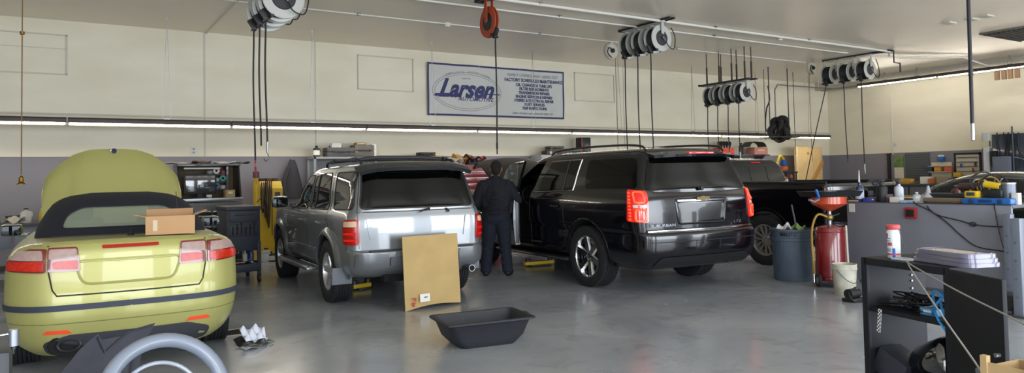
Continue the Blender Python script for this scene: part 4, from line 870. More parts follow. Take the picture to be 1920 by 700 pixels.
def reel(loc, R, hose_len, label, group, w=.22, colour=None, hose_r=.013, slant=(0, 0), end='fitting', axis='y', back=True, hm=None, drop=.05):
    """axle at loc; hose hangs from the bottom guide"""
    m = colour or ge
    t = thing('hose_reel', label, 'hose reel', loc, 0 if axis == 'y' else PI/2, group)
    X = rotm((PI/2, 0, 0))
    mb = MB(); mb.lathe([(R*.42, -w/2), (R, -w/2), (R+.008, -w/2+.012), (R-.004, -w/2+.018), (R*.42, -w/2+.014)], 36, X, closed=True); mb.build('side_disc', m, t)
    mb = MB(); mb.lathe([(R*.42, w/2), (R, w/2), (R+.008, w/2-.012), (R-.004, w/2-.018), (R*.42, w/2-.014)], 36, X, closed=True); mb.build('side_disc', m, t)
    mb = MB(); prof = [(R*.35, -w/2+.02)]; n = 5
    for i in range(n):
        c = -w/2+.03+(w-.06)*(i+.5)/n; hw = (w-.06)/n/2
        prof += [(R*.80, c-hw), (R*.86, c-hw*.5), (R*.88, c), (R*.86, c+hw*.5), (R*.80, c+hw)]
    mb.lathe(prof+[(R*.35, w/2-.02)], 30, X); mb.build('hose_coil', COIL, t)
    for s in (-1, 1): mb = MB(); mb.lathe([(0, s*(w/2+.012)), (R*.55, s*(w/2+.010)), (R*.60, s*(w/2-.004)), (0, s*(w/2-.02))], 30, X); mb.build('hub_plate', mat('reel hub black', '222326', .5), t)
    mb = MB(); mb.cyl((0, -w/2-.05, 0), (0, w/2+.03, 0), .022, n=12); mb.cyl((0, -w/2-.045, 0), (.05, -w/2-.05, -.06), .012, n=8); mb.build('axle', STEEL, t)
    mb = MB()
    mb.box((0, w/2+.028, (R+drop)/2), (.09, .014, R+drop)); mb.box((0, 0, R+drop), (.16, w+.14, .016)); mb.box((.0, -w/2-.028, (R+drop)/2+R*.15), (.07, .012, R*.7+drop)); mb.build('bracket', m, t)
    mb = MB(); mb.box((-R*.55, 0, -R*.92), (.05, w+.04, .03), (0, -.5, 0)); mb.box((-R*.80, 0, -R*.80), (.10, .05, .16), (0, -.6, 0), bev=.01)
    for s in (-1, 1): mb.cyl((-R*.75+s*.022, -.04, -R-.03), (-R*.75+s*.022, .04, -R-.03), .016, n=8)
    mb.build('hose_guide', mat('reel hub black', '222326', .5), t)
    gx = -R*.75; q = [Vector((gx, 0, -R-.0))]; nseg = 8
    for i in range(1, nseg+1):
        f = i/nseg; q.append(Vector((gx+slant[0]*f+.012*math.sin(f*5+R*9), slant[1]*f, -R-hose_len*f)))
    if hose_len:
        hs = MB(); hs.tube([Vector((gx-.03, 0, -R*.6))]+q, hose_r, 8).build('hose', hm or HOSE, t) if True else None
        e = q[-1]; mb = MB()
        if end == 'red': mb.cyl(e, e+Vector((0, 0, -.05)), .012, n=8); mb.cyl(e+Vector((0, 0, -.10)), e+Vector((.01, 0, -.26)), .016, n=8); mb.cyl(e+Vector((0, 0, -.05)), e+Vector((.01, 0, -.36)), .004, n=6); mb.build('air_nozzle', mat('red nozzle', '9c2226', .5), t)
        elif end == 'hook': mb.cyl(e, e+Vector((0, 0, -.16)), .017, n=8); mb.tube([e+Vector((0, 0, -.14)), e+Vector((.02, 0, -.24)), e+Vector((-.02, 0, -.28)), e+Vector((-.05, 0, -.24))], .010, 6); mb.build('dispenser_valve', STEEL, t)
        elif end: mb.cyl(e+Vector((0, 0, .10)), e, .017, n=8); mb.cyl(e, e+Vector((0, 0, -.09)), .011, n=8); mb.build('hose_fitting', BLACK, t)
    # feed hose looping from the axle up to the ceiling
    f0 = Vector((.05, -w/2-.05, -.06)); fd = MB()
    fd.tube(catmull([f0, f0+Vector((.06, -.03, -R*.45)), f0+Vector((R*.75, -.03, -R*.55)), f0+Vector((R*.98, 0, .1)), f0+Vector((R*.75, .04, R*.9+drop))], 5), .010, 7).build('feed_hose', HOSE, t)
    return t
def rail(name, label, c, L, d=.0, w=.12, ax='y', rods=None):
    t = thing(name, label, 'bracket', c, 0)
    mb = MB(); s = (w*.35, L, .035) if ax == 'y' else (L, w*.35, .035)
    for o in (-w/2, w/2): mb = MB(); mb.box((o if ax == 'y' else 0, 0 if ax == 'y' else o, 0), s, bev=.004); mb.build('channel', DARKSTEEL, t)
    mb = MB(); mb.box((0, L/2-.02, 0) if ax == 'y' else (L/2, 0, 0), (w*1.5, .04, .05)); mb.build('cross_tie', DARKSTEEL, t)
    if not rods:
        mb = MB(); mb.box((0, -L/2+.05, .03), (w*.9, .1, H-c[2]-.02-.0 if H-c[2] < .1 else .05)); mb.build('ceiling_plate', DARKSTEEL, t)
    for r_ in (rods or []):
        g = MB(); h_ = H-c[2]; g.cyl((r_[0], r_[1], 0), (r_[0], r_[1], h_*.55), .022, n=8); g.cyl((r_[0], r_[1], h_*.5), (r_[0], r_[1], h_), .012, n=8); g.build('hanger_rod', mat('rusty rod', '3d2f2b', .7), t)
    return t
# group by the left: three reels at the frame top
gl = 'cluster of reels above the green car'
X1 = 2.62
rail('reel_rail', 'dark channel carrying the reels at the top edge above the green car', (X1, 11.0, H-.02), 1.5)
lb = ['nearest reel of the left cluster, large round face cut by the frame top', 'middle reel of the left cluster with long hose hanging', 'rear reel of the left cluster, its hose ending in a red nozzle']
for i, (yy, hl, e) in enumerate(((10.55, 1.78, 'hook'), (10.92, 1.82, None), (11.30, 2.02, 'red'))):
    reel((X1+.10, yy, 4.14), .30, hl, lb[i], gl, w=.26, end=e)
# orange reel
t = reel((6.15, 10.42, 4.12), .26, 1.9, 'orange hose reel hanging from the ceiling above the man', None, w=.07, colour=mat('orange reel paint', 'b0492a', .5), axis='x', drop=.13)
rail('reel_rail', 'small dark ceiling plate holding the orange reel', (6.1, 10.42, H-.02), .5)
# cluster right of the banner
X3 = 10.02; gz = at(1222, 72, X=X3).z
rail('reel_rail', 'dark channel with reels right of the banner', (X3, 10.75, H-.02), 1.5)
lb = ['nearest reel of the cluster right of the banner, wide white face with black hub', 'middle reel of the cluster right of the banner', 'rear reel of the cluster right of the banner']
for i, yy in enumerate((10.42, 10.80, 11.18)):
    reel((X3, yy, 4.165), .26, 2.05, lb[i], 'reel cluster right of the banner', w=.24, end=None)
# lower cluster on rods
X4 = 14.1; z4 = at(1402, 172, X=X4).z; y4 = at(1402, 172, X=X4).y
rods = [(-.12, y, 0) for y in (-.65, -.25, .15, .55)]+[(.12, y, 0) for y in (-.65, -.2, .3)]
rail('reel_rail', 'dark channel hung on rods carrying a low cluster of reels', (X4, y4+.62, z4+.30), 1.6, w=.24, rods=rods)
lb = ['nearest reel of the low rod-hung cluster, round face visible', 'second reel of the low rod-hung cluster', 'third reel of the low rod-hung cluster', 'rearmost reel of the low rod-hung cluster']
for i in range(4):
    reel((X4, y4+.14+.33*i, z4), .235, 1.22, lb[i], 'low rod-hung reel cluster', w=.22, end='hook', drop=.035)
# far cluster
X5 = 17.85; p5 = at(1630, 120, X=X5)
rail('reel_rail', 'dark channel carrying the far reels near the right wall light', (X5, p5.y+.35, H-.02), 1.9)
lb = ['nearest reel of the far cluster, dark round face beside the right wall light', 'middle reel of the far cluster', 'rear reel of the far cluster, its hose slanting left to the truck']
for i, (hl, sl) in enumerate(((2.2, (0, 0)), (2.05, (.05, 0)), (2.9, (-.75, .3)))):
    reel((X5, p5.y+.12+.50*i, 4.10), .26, hl, lb[i], 'far reel cluster', w=.28, end='hook' if i == 0 else 'fitting', slant=sl, drop=.125)
# small white cord reels
for (px, py), lb_, cl in (((1145, 96), 'small white cord reel behind the cluster right of the banner', 1154), ((1521, 128), 'small white cord reel on the ceiling above the plywood panel', 1517)):
    p = at(px, py, Y=12.62); t = thing('cord_reel', lb_, 'cord reel', (p.x, 12.62, p.z), 0)
    X = rotm((PI/2, 0, 0)); Rr = .19
    MB().lathe([(0, -.05), (Rr*.8, -.06), (Rr, -.03), (Rr, .03), (Rr*.8, .06), (0, .05)], 28, X).build('drum', mat('white reel plastic', 'c9c5b8', .5), t)
    g = MB(); g.cyl((0, -.10, 0), (0, -.05, 0), .05, n=10); g.tube(catmull([(0, -.10, 0), (-.12, -.1, .06), (-.17, -.1, -.06), (-.05, -.1, -.17)], 5), .012, 6); g.build('hub', BLACK, t)
    g = MB(); g.box((0, 0, (H-p.z)/2+.05), (.06, .10, H-p.z-.1)); g.build('bracket', WHITEM, t)
    g = MB(); q = at(cl, py+14, Y=12.62).x-p.x; g.tube([(q, 0, -.10), (q, .0, -1.0), (q+.01, 0, -(p.z-1.75))], .008, 6); g.build('cord', mat('tan cord', '8a6a4a', .7), t)
# pull cord at far left
p = at(42, 10, Y=12.2); b = at(39, 338, Y=12.2)
t = thing('pull_cord', 'tan pull cord with brass bell weight hanging in front of the left wall panel', 'cord', (p.x, 12.2, 0))
MB().tube([(0, 0, H), (0, 0, b.z+.08)], .009, 6).build('cord', mat('tan cord', '8a6a4a', .7), t)
BR = mat('brass', '8a6a2c', .35, .8)
MB().lathe([(.012, .12), (.03, .10), (.035, .04), (.062, .01), (.062, 0), (0, 0)], 16, Matrix.Translation((0, 0, b.z-.06))).build('bell', BR, t)
g = MB(); g.lathe([(.0, .03), (.03, .02), (.03, -.02), (0, -.03)], 12, Matrix.Translation((0, 0, at(42, 62, Y=12.2).z))); g.build('bead', BR, t)
g = MB(); g.lathe([(.10, .0), (.10, .02), (.05, .05), (0, .05)], 16, Matrix.Translation((0, 0, H-.05))); g.build('ceiling_boss', mat('rust steel', '6a4a38', .7), t)
# long black hose with steel nozzle, nearest the camera on the right
a = at(1815, -20, Z=H); YY = 5.2; a = at(1815, -10, Y=YY); m1 = at(1820, 135, Y=YY); b = at(1823, 232, Y=YY); c = at(1822, 264, Y=YY)
t = thing('air_hose', 'thick black hose with steel end hanging at the right, nearest the camera', 'hose', (a.x, YY, 0))
zt = lambda q: (q.x-a.x, 0, q.z)
MB().tube(catmull([(-.02, 0, H), zt(a), zt(m1), zt(b)], 8), .026, 10).build('hose', mat('thick hose', '24252f', .55), t)
g = MB(); q = zt(b); g.cyl(q, (q[0]-.004, 0, q[2]-.10), .030, n=12); g.cyl((q[0]-.004, 0, q[2]-.10), (q[0]-.012, 0, q[2]-.24), .034, .030, n=12); g.build('nozzle', mat('zinc nozzle', 'a9adb2', .3, .8), t)
g = MB(); g.cyl((zt(m1)[0], 0, zt(m1)[2]+.04), (zt(m1)[0], 0, zt(m1)[2]-.05), .034, n=12); g.build('hose_joint', DARKSTEEL, t)
# vents and ceiling diffusers
q = [at(1828, 66, Z=H), at(1925, 51, Z=H), at(1960, 70, Z=H), at(1885, 76, Z=H)]
v = thing('ceiling_vent', 'dark rectangular ceiling grille at the top right', 'vent', (18.55, 7.55, H-.02))
MB().box((0, 0, -.0), (1.9, .95, .03), bev=.005).build('frame', mat('vent frame', '6f6a60', .6), v)
for i in range(9): MB().box((0, -.40+.10*i, -.022), (1.75, .055, .02), (.5, 0, 0)).build('louver', mat('vent louver dark', '2b2a28', .7), v)
for k, (px, py) in enumerate(((1780, 42), (1822, 35), (1850, 29))):
    q = at(px, py, Z=H); tag(MB().box((0, 0, 0), (.30, .16, .03), bev=.006).build('ceiling_plate', TRIM, loc=(q.x, q.y, H-.015)), ['left', 'middle', 'right'][k]+'most of three small plates on the ceiling near the hanging hose', 'plate', 'small ceiling plates')
# ceiling eye hooks and sprinkler by the conduits
for (px, py, nm) in ((838, 44, 'above the space between banner and yellow cabinet'), (1462, 70, 'left of the far reels')):
    q = at(px, py, Z=H); t = thing('smoke_detector', 'small white ceiling fitting '+nm, 'detector', (q.x, q.y, H)); MB().lathe([(.05, 0), (.07, -.03), (.05, -.07), (0, -.075)], 16).build('dome', WHITEM, t); MB().lathe([(.085, 0), (.085, -.015), (0, -.016)], 16).build('base', WHITEM, t)
# vertical dark droppers with the pile of exhaust hose
Yb = 13.6; p = at(1462, 258, Y=Yb); FX = mat('black flexible duct', '14140f', .7, bump=.5, bs=60)
t = thing('exhaust_hose_tray', 'hanging tray heaped with coiled black exhaust hose', 'hose tray', (p.x, Yb, p.z))
MB().box((0, 0, 0), (1.05, .6, .03), bev=.005).build('tray', DARKSTEEL, t)
for i, (x, z, r, tl) in enumerate(((-.25, .16, .17, .5), (.02, .30, .20, -.3), (.27, .18, .18, .2), (.0, .14, .22, 1.2), (-.12, .40, .13, .9), (.14, .46, .12, -.8))):
    g = MB(); g.M = Matrix.Translation((x, 0, z)) @ rotm((PI/2+.25*math.sin(i*2), tl, i*.5)); n = 40
    g.tube([(r*math.cos(2*PI*k/n), r*math.sin(2*PI*k/n), .02*math.sin(6*PI*k/n)) for k in range(n)], [.075+.008*(k % 2) for k in range(n)], 10, closed=True); g.build('duct_coil', FX, t)
for x, y0_ in ((-.42, 0), (.44, 0)):
    MB().cyl((x, 0, 0), (x, 0, H-p.z), .016, n=8).build('hanger_rod', DARKSTEEL, t)
g = MB(); g.tube(catmull([(-.5, 0, .1), (-.62, 0, .3), (-.55, 0, .8), (-.40, 0, 1.1), (-.45, 0, 1.5)], 6), .02, 7); g.build('air_line', HOSE, t)
for px, y_a, y_b, nm in ((1432, 150, 262, 'left of the hose tray'), (1476, 140, 232, 'behind the hose tray'), (1487, 150, 290, 'right of the hose tray')):
    q = at(px, y_a, Y=14.0); e = at(px, y_b, Y=14.0); tag(MB().cyl((q.x, 14.0, H), (q.x, 14.0, e.z), .010, n=6).build('hanger_rod', mat('rusty rod', '3d2f2b', .7)), 'thin rusty rod hanging from the ceiling '+nm, 'rod', 'thin rods near the hose tray')
t = thing('pipe_frame', 'grey pipe frame under the ceiling above the plywood panel', 'pipe', (0, 0, 0))
q = [at(1452, 150, Y=14.6), at(1460, 135, Y=14.6), at(1490, 128, Y=14.6)]
MB().tube([(q[0].x, 14.6, 2.9), (q[0].x, 14.6, 4.05), (q[0].x+.15, 14.6, 4.22), (q[2].x+.3, 14.6, 4.22), (q[2].x+2.0, 14.6, 4.22)], .022, 8).build('main_pipe', STEEL, t)
for x in (0.5, 1.2): MB().cyl((q[2].x+x, 14.6, 4.22), (q[2].x+x, 14.6, H), .012, n=6).build('hanger_rod', STEEL, t)

# ------------------------------------------------------------------ banner
bx0, bx1 = at(801, 160, Y=y1-.05).x, at(1057, 180, Y=y1-.05).x; bz0, bz1 = 2.99, 4.26
BW, BH = bx1-bx0, bz1-bz0
t = thing('banner', 'white vinyl shop banner with blue border and lettering on the back wall', 'banner', ((bx0+bx1)/2, y1-.06, (bz0+bz1)/2))
def wav(x, z): return .012*math.sin(x*5+z*3)+.010*math.sin(x*11-z*6)*max(0, (abs(x)/BW*2)**2)
def sheet(x0_, x1_, z0_, z1_, off, m, nm, nu=60, nv=20):
    g = MB(); g.grid(lambda u, v: (x0_+(x1_-x0_)*u, wav(x0_+(x1_-x0_)*u, z0_+(z1_-z0_)*v)-off, z0_+(z1_-z0_)*v), nu, nv, th=.003); return g.build(nm, m, t)
BLUE = mat('banner navy ink', '2c3166', .6); sheet(-BW/2, BW/2, -BH/2, BH/2, 0, mat('white vinyl', 'c3c5c0', .5), 'vinyl')
for (a_, b_, c_, d_) in ((-BW/2, BW/2, BH/2-.045, BH/2), (-BW/2, BW/2, -BH/2, -BH/2+.045), (-BW/2, -BW/2+.045, -BH/2, BH/2), (BW/2-.045, BW/2, -BH/2, BH/2)):
    sheet(a_, b_, c_, d_, .004, BLUE, 'border', 60 if b_-a_ > 1 else 2, 2 if b_-a_ > 1 else 20)
def btext(s, x, z, size, m=BLUE, shear=0., bold=0., xs=1., al='CENTER', rotz=0):
    o = text_mesh('lettering', s, size, m, Matrix.Translation((x, -.03, z)) @ FACE_CAM @ Matrix.Rotation(rotz, 4, 'Z'), t, shear=shear, bold=bold, xs=xs, align=al, depth=.001)
    for v in o.data.vertices: v.co.y += wav(v.co.x, v.co.z)+.020
    return o
GREYI = mat('banner grey ink', '8f9094', .6)
btext('Larsen', -.98, .02, .60, shear=.45, bold=.022, xs=.93)
g = MB(); g.prism([(-1.86, -.165), (-1.30, -.165), (-1.24, -.10), (-1.80, -.10)], -.014, -.008, 'y'); g.build('underline', BLUE, t)
g = MB(); g.prism([(-.45, -.085), (-.02, -.085), (.02, -.055), (-.45, -.055)], -.014, -.008, 'y'); g.build('swash', BLUE, t)
btext('AUTOMOTIVE', -.70, -.215, .135, shear=.35, bold=.001, xs=1.15)
for rx, rz in ((.96, .47), (.90, .42)):
    g = MB(); pts = []
    g.tube([(-.92+rx*math.cos(2*PI*k/64), wav(-.92+rx*math.cos(2*PI*k/64), -.02+rz*math.sin(2*PI*k/64))-.006, -.03+rz*math.sin(2*PI*k/64)) for k in range(64)], .005, 5, closed=True); g.build('oval_ring', GREYI, t)
s_ = 'COMPLETE AUTO CARE'
for i, ch in enumerate(s_):
    a = math.radians(128-76*i/(len(s_)-1)); btext(ch, -.92+.98*math.cos(a), -.04+.49*math.sin(a), .085, GREYI, rotz=(a-PI/2)*.5)
btext('SINCE 1971', -.95, .29, .05, GREYI)
for i, (s_, z, sz) in enumerate((('FACTORY SCHEDULED MAINTENANCE', .335, .118), ('OIL CHANGES & TUNE UPS', .215, .108), ('FILTER REPLACEMENTS', .115, .105), ('TRANSMISSION REPAIRS', .015, .105), ('ENGINE SERVICES & REPAIRS', -.085, .105), ('HYBRID & ELECTRICAL REPAIR', -.185, .105), ('FLEET SERVICES', -.285, .105), ('TRIP INSPECTIONS', -.385, .105))):
    btext(s_, 1.05, z, sz, bold=.003, xs=.86)
btext('FAMILY OWNED AND OPERATED', 1.0, .46, .115, GREYI, shear=.3, xs=.9)
btext('FAMILY OWNED AND OPERATED SINCE 1971', 1.0, -.52, .07, mat('banner faint ink', '6e7078', .6), shear=.3, xs=.9)
for x in (-BW/2+.03, -.6, .6, BW/2-.03): g = MB(); g.tube([(x+.018*math.cos(2*PI*k/10), -.012, BH/2-.022+.018*math.sin(2*PI*k/10)) for k in range(10)], .005, 5, closed=True); g.build('grommet', STEEL, t)
# ------------------------------------------------------------------ back of the shop, left side
GREYB = mat('grey enamel', '8d9096', .45); DKGREY = mat('dark grey enamel', '3b3d42', .5); REDP = mat('red enamel', 'a3181c', .3, coat=.6); WHITEP = mat('white plastic', 'd6d5cf', .45)
YEL = mat('yellow enamel', 'd8b51e', .4, var=.06, vs=5); BLUEP = mat('blue plastic', '1f5fa8', .4)
def bottle(name, label, loc, h, r, body, cap, group=None, kind='round', lab=None, rot=0, nozzle=0):
    t = thing(name, label, 'bottle', loc, rot, group)
    sh = h*.72
    prof = [(0, 0), (r*.92, 0), (r, h*.03), (r, sh*.80), (r*.85, sh*.92), (r*.38, sh), (r*.34, h*.80), (0, h*.80)]
    g = MB(); 
    if kind == 'jug': g.M = Matrix.Diagonal((1, .55, 1, 1))
    g.lathe(prof, 20); g.build('body', body, t)
    g = MB(); g.cyl((0, 0, h*.79), (0, 0, h*.87), r*.40, n=12); g.build('cap', cap, t)
    if kind == 'jug': g = MB(); g.tube([(r*.5, 0, sh*.92), (r*1.0, 0, sh*.86), (r*1.12, 0, sh*.65), (r*.98, 0, sh*.5)], r*.14, 6); g.build('handle', body, t)
    if kind == 'spray':
        g = MB(); g.box((r*.15, 0, h*.93), (r*1.3, r*.5, h*.09), bev=.004); g.box((-r*.75, 0, h*.93), (r*.6, r*.3, r*.3), bev=.003); g.box((-r*.45, 0, h*.82), (r*.18, r*.25, h*.15), (0, .35, 0)); g.build('trigger_head', cap, t)
    if nozzle: g = MB(); g.cyl((0, 0, h*.86), (.004, 0, h*.86+nozzle), r*.22, r*.07, n=8); g.build('nozzle', WHITEP, t)
    if lab: g = MB(); g.M = Matrix.Diagonal((1, .55 if kind == 'jug' else 1, 1, 1)); g.lathe([(r*1.006, h*.12), (r*1.006, sh*.68)], 20) if False else g.lathe([(r*.99, h*.12), (r*1.012, h*.13), (r*1.012, sh*.70), (r*.99, sh*.71)], 20, closed=True); g.build('paper_label', lab, t)
    return t
def carton(name, label, cat, loc, d, m, rot=0, group=None, lid=True, lm=None):
    t = thing(name, label, cat, loc, rot, group)
    MB().box((0, 0, d[2]/2), d, bev=.004).build('body', m, t)
    if lid: MB().box((0, -d[1]/2-.001, d[2]*.62), (d[0]*.5, .004, d[2]*.3)).build('label_patch', lm or WHITEP, t)
    return t
def toolcase(label, loc, d, m=None, rot=0, group=None):
    m = m or mat('dark grey plastic case', '47474a', .6)
    t = thing('tool_case', label, 'case', loc, rot, group)
    g = MB(); g.box((0, 0, d[2]*.24), (d[0], d[1], d[2]*.46), bev=.012); g.build('base', m, t)
    g = MB(); g.box((0, 0, d[2]*.74), (d[0], d[1], d[2]*.46), bev=.012); g.build('lid', m, t)
    for s in (-1, 1): g = MB(); g.box((s*d[0]*.28, -d[1]/2-.006, d[2]*.5), (.04, .014, .05), bev=.003); g.build('latch', BLACK, t)
    g = MB(); y = -d[1]/2; g.tube([(-.08, y, d[2]*.5), (-.075, y-.035, d[2]*.5), (.075, y-.035, d[2]*.5), (.08, y, d[2]*.5)], .010, 6); g.build('handle', BLACK, t)
    return t
# workbench at far left
t = thing('workbench', 'grey workbench with drawers at the left edge, crowded with parts', 'workbench', (-1.0, 13.7, 0))
MB().box((0, 0, .90), (3.2, 1.1, .05), bev=.006).build('worktop', DKGREY, t)
for i in range(4):
    d = MB().box((-1.15+.62*i, -.42, .70), (.58, .03, .30), bev=.006).build('drawer', mat('blue grey drawer', '6c7480', .45), t); MB().box((-1.15+.62*i, -.445, .74), (.16, .02, .02), bev=.004).build('pull', STEEL, d)
for x in (-1.5, 1.5):
    for y in (-.45, .45): MB().box((x, y, .4375), (.06, .06, .875)).build('leg', DKGREY, t)
MB().box((0, 0, .2), (3.0, .95, .03)).build('lower_shelf', DKGREY, t)
rnd = random.Random(3)
stuff = [('parts_box', 'box', 'c3b49a'), ('oil_jug', 'jug', '8c1a1c'), ('parts_box', 'box', '9f9f9c'), ('spray_can', 'can', 'c9c9c4'), ('parts_tray', 'box', '4a4c50'), ('oil_jug', 'jug', '2b4e86'), ('parts_box', 'box', 'b99d6b'), ('spray_can', 'can', 'a8281f'), ('parts_tray', 'box', '2c2d30'), ('oil_jug', 'jug', 'd1cfc6'), ('spray_can', 'can', 'd3b437'), ('parts_box', 'box', '6d6f72'), ('oil_jug', 'jug', '17181a'), ('parts_box', 'box', '8a3026')]
cn = {'c3b49a': 'beige', '8c1a1c': 'dark red', '9f9f9c': 'light grey', 'c9c9c4': 'white', '4a4c50': 'grey', '2b4e86': 'blue', 'b99d6b': 'tan', 'a8281f': 'red', '2c2d30': 'black', 'd1cfc6': 'white', 'd3b437': 'yellow', '6d6f72': 'mid grey', '17181a': 'black', '8a3026': 'rust red'}
for i, (nm, kd, col) in enumerate(stuff):
    x = -2.2+.195*i; y = 13.4+.28*(i % 3); m = mat('item '+col, col, .5); lab = f'{cn[col]} {nm.replace("_", " ")} in the clutter on the left workbench'
    if kd == 'box': carton(nm, lab, 'box', (x, y, .925), (.17, .2, rnd.uniform(.07, .20)), m, rnd.uniform(-.2, .2))
    elif kd == 'jug': bottle(nm, lab, (x, y, .925), .26, .075, m, BLACK, kind='jug', lab=WHITEP, rot=.3)
    else: bottle(nm, lab, (x, y, .925), .24, .034, m, WHITEP)
for i, (x, y, c) in enumerate(((-.05, 13.30, 'e2e0da'), (-.6, 13.28, 'cfc8b4'))):
    g = MB(); g.grid(lambda u, v: ((u-.5)*.30, (v-.5)*.24, .03+.05*math.sin(u*7+i)*math.cos(v*5)+.04*u*v), 10, 8, th=.004); tag(g.build('rag', mat('rag '+c, c, .9), loc=(x, y, .955)), ['white crumpled rag on the left workbench front edge', 'cream crumpled rag further left on the left workbench'][i], 'rag')
MBk = thing('engine_cover', 'black plastic engine cover lying at the right end of the left workbench', 'car part', (.35, 13.4, .925))
g = MB(); g.grid(lambda u, v: ((u-.5)*.5, (v-.5)*.5, .12*math.sin(PI*u)*math.sin(PI*v)+.01), 12, 10, th=.01); g.build('shell', BLACK, MBk)
# black tool chest with hutch
a = at(345, 380, Y=13.05); b = at(466, 380, Y=13.05); W = b.x-a.x; W *= .95; Xc = (a.x+b.x)/2-.08; ztop = at(400, 309, Y=13.05).z
zc1 = at(400, 372, Y=13.0).z
BK = mat('black enamel tool chest', '17181b', .35, coat=.5)
t = thing('tool_chest', 'large black tool chest with open lighted hutch behind the green car', 'tool chest', (Xc, 13.45, 0))
MB().box((0, 0, zc1/2), (W, .8, zc1-.14), bev=.01).build('cabinet', BK, t)
for x in (-W/2+.1, W/2-.1):
    for y in (-.3, .3): g = MB(); g.cyl((x-.02, y, .06), (x+.02, y, .06), .06, n=16); g.build('caster', BLACK, t)
z = .16
for hgt in (.22, .16, .12, .10, .10, .08, .08):
    for k in (0, 1):
        if z+hgt > zc1-.05: break
        wd = (W-.1)/2; d = MB().box((-W/2+.05+wd*(k+.5), -.405, z+hgt/2), (wd-.02, .02, hgt-.015), bev=.003).build('drawer', BK, t)
        MB().box((-W/2+.05+wd*(k+.5), -.42, z+hgt-.022), (wd-.04, .018, .014), bev=.003).build('pull', CHROME, d)
    z += hgt
MB().box((0, -.02, zc1-.02), (W+.02, .86, .05), bev=.008).build('worktop', STEEL, t)
HT = ztop-zc1
g = MB(); g.box((0, .33, zc1+HT/2), (W, .03, HT)); hb = g.build('hutch_back', mat('hutch tan board', '6f6046', .7, var=.3, vs=6), t)
for s in (-1, 1): g = MB(); g.prism([(-.30, zc1), (.34, zc1), (.34, ztop), (-.10, ztop)], s*(W/2)-.015, s*(W/2)+.015, 'x'); g.build('hutch_side', BK, t)
MB().box((0, .1, ztop), (W+.04, .56, .05), bev=.01).build('hutch_roof', BK, t)
MB().box((-.1, -.05, ztop-.055), (W*.6, .06, .03), bev=.005).build('hutch_lamp', mat('lamp diffuser off', 'd8d6cf', .4), t)
MB().box((W*.33, .16, zc1+HT/2), (.03, .32, HT)).build('divider', BK, t)
for k in range(3): MB().box((W*.16, .18, zc1+HT*(.25+.23*k)), (W*.34, .28, .015)).build('hutch_shelf', DARKSTEEL, t)
# things in the hutch
mp = at(377, 355, Y=13.1); t = thing('monitor', 'small dark computer monitor inside the black tool chest hutch', 'monitor', (mp.x, 13.20, zc1+.005))
MB().box((0, 0, .24), (.52, .05, .34), bev=.012).build('casing', BLACK, t); MB().box((0, -.027, .245), (.46, .006, .27), bev=.002).build('screen', mat('screen off grey', '41464a', .1, coat=1), t)
MB().box((0, .03, .04), (.08, .05, .10)).build('stand', BLACK, t); MB().box((0, .02, .008), (.24, .18, .014), bev=.004).build('foot', BLACK, t)
cols = ['b4462c', '3a6f9c', 'b9b6ac', 'c9a23a', 'b0b0ae', '2c8f8a', '8c8f92', 'cfcfc9', '7a2a26']
nmc = ['rust', 'blue', 'pale', 'mustard', 'silver', 'teal', 'grey', 'white', 'maroon']
for k in range(3):
    for j in range(3):
        x = Xc+W*(.04+.11*j); zz = zc1+HT*(.25+.23*k)+.009; c = cols[k*3+j]
        t = thing('spool', f'{nmc[k*3+j]} round roll in the black tool chest hutch', 'roll', (x, 13.50, zz)); g = MB(); g.lathe([(.02, -.03), (.055, -.03), (.055, .03), (.02, .03)], 16, rotm((PI/2, 0, 0)) if (j+k) % 2 else Matrix.Identity(4), closed=True)
        o = g.build('ring', mat('roll '+c, c, .5), t); o.location = (0, 0, .056 if (j+k) % 2 else .031)
t = thing('desk_fan', 'small round chrome-rimmed fan in the tool chest hutch beside the monitor', 'fan', (Xc-.02, 13.22, zc1+.01))
g = MB(); g.M = Matrix.Translation((0, 0, .14)) @ rotm((PI/2, 0, 0)); g.tube([(.09*math.cos(PI*k/12), .09*math.sin(PI*k/12), 0) for k in range(24)], .012, 6, closed=True); g.build('cage', STEEL, t)
MB().box((0, 0, .025), (.09, .08, .05), bev=.01).build('base', WHITEP, t)
for i, (x, y, d, c, nm) in enumerate(((-.5, 13.5, (.34, .2, .03), 'c9b9a5', 'pale folded manual'), (-.1, 13.52, (.30, .22, .045), '5a3a30', 'brown folded cloth'), (.28, 13.5, (.36, .22, .035), 'd2c9c0', 'pink white folded cloth'), (.60, 13.52, (.22, .2, .03), '2c2c2e', 'black tray'))):
    g = MB(); g.grid(lambda u, v: ((u-.5)*d[0], (v-.5)*d[1], d[2]*(.6+.4*math.sin(u*6+i)*math.cos(v*4))), 10, 6, th=d[2]*.5); tag(g.build('folded_item', mat('fold '+c, c, .8), loc=(Xc+x, y, ztop+.02+d[2]*.35)), nm+' lying on top of the black tool chest', 'cloth')
# spool boxes on counter near cart
p = at(395, 380, Y=12.75)
carton('parts_box', 'small tan cardboard box on the tool chest counter above the blue cart', 'box', (at(438, 380, Y=12.78).x, 13.15, zc1+.006), (.16, .14, .13), CARD, .1)
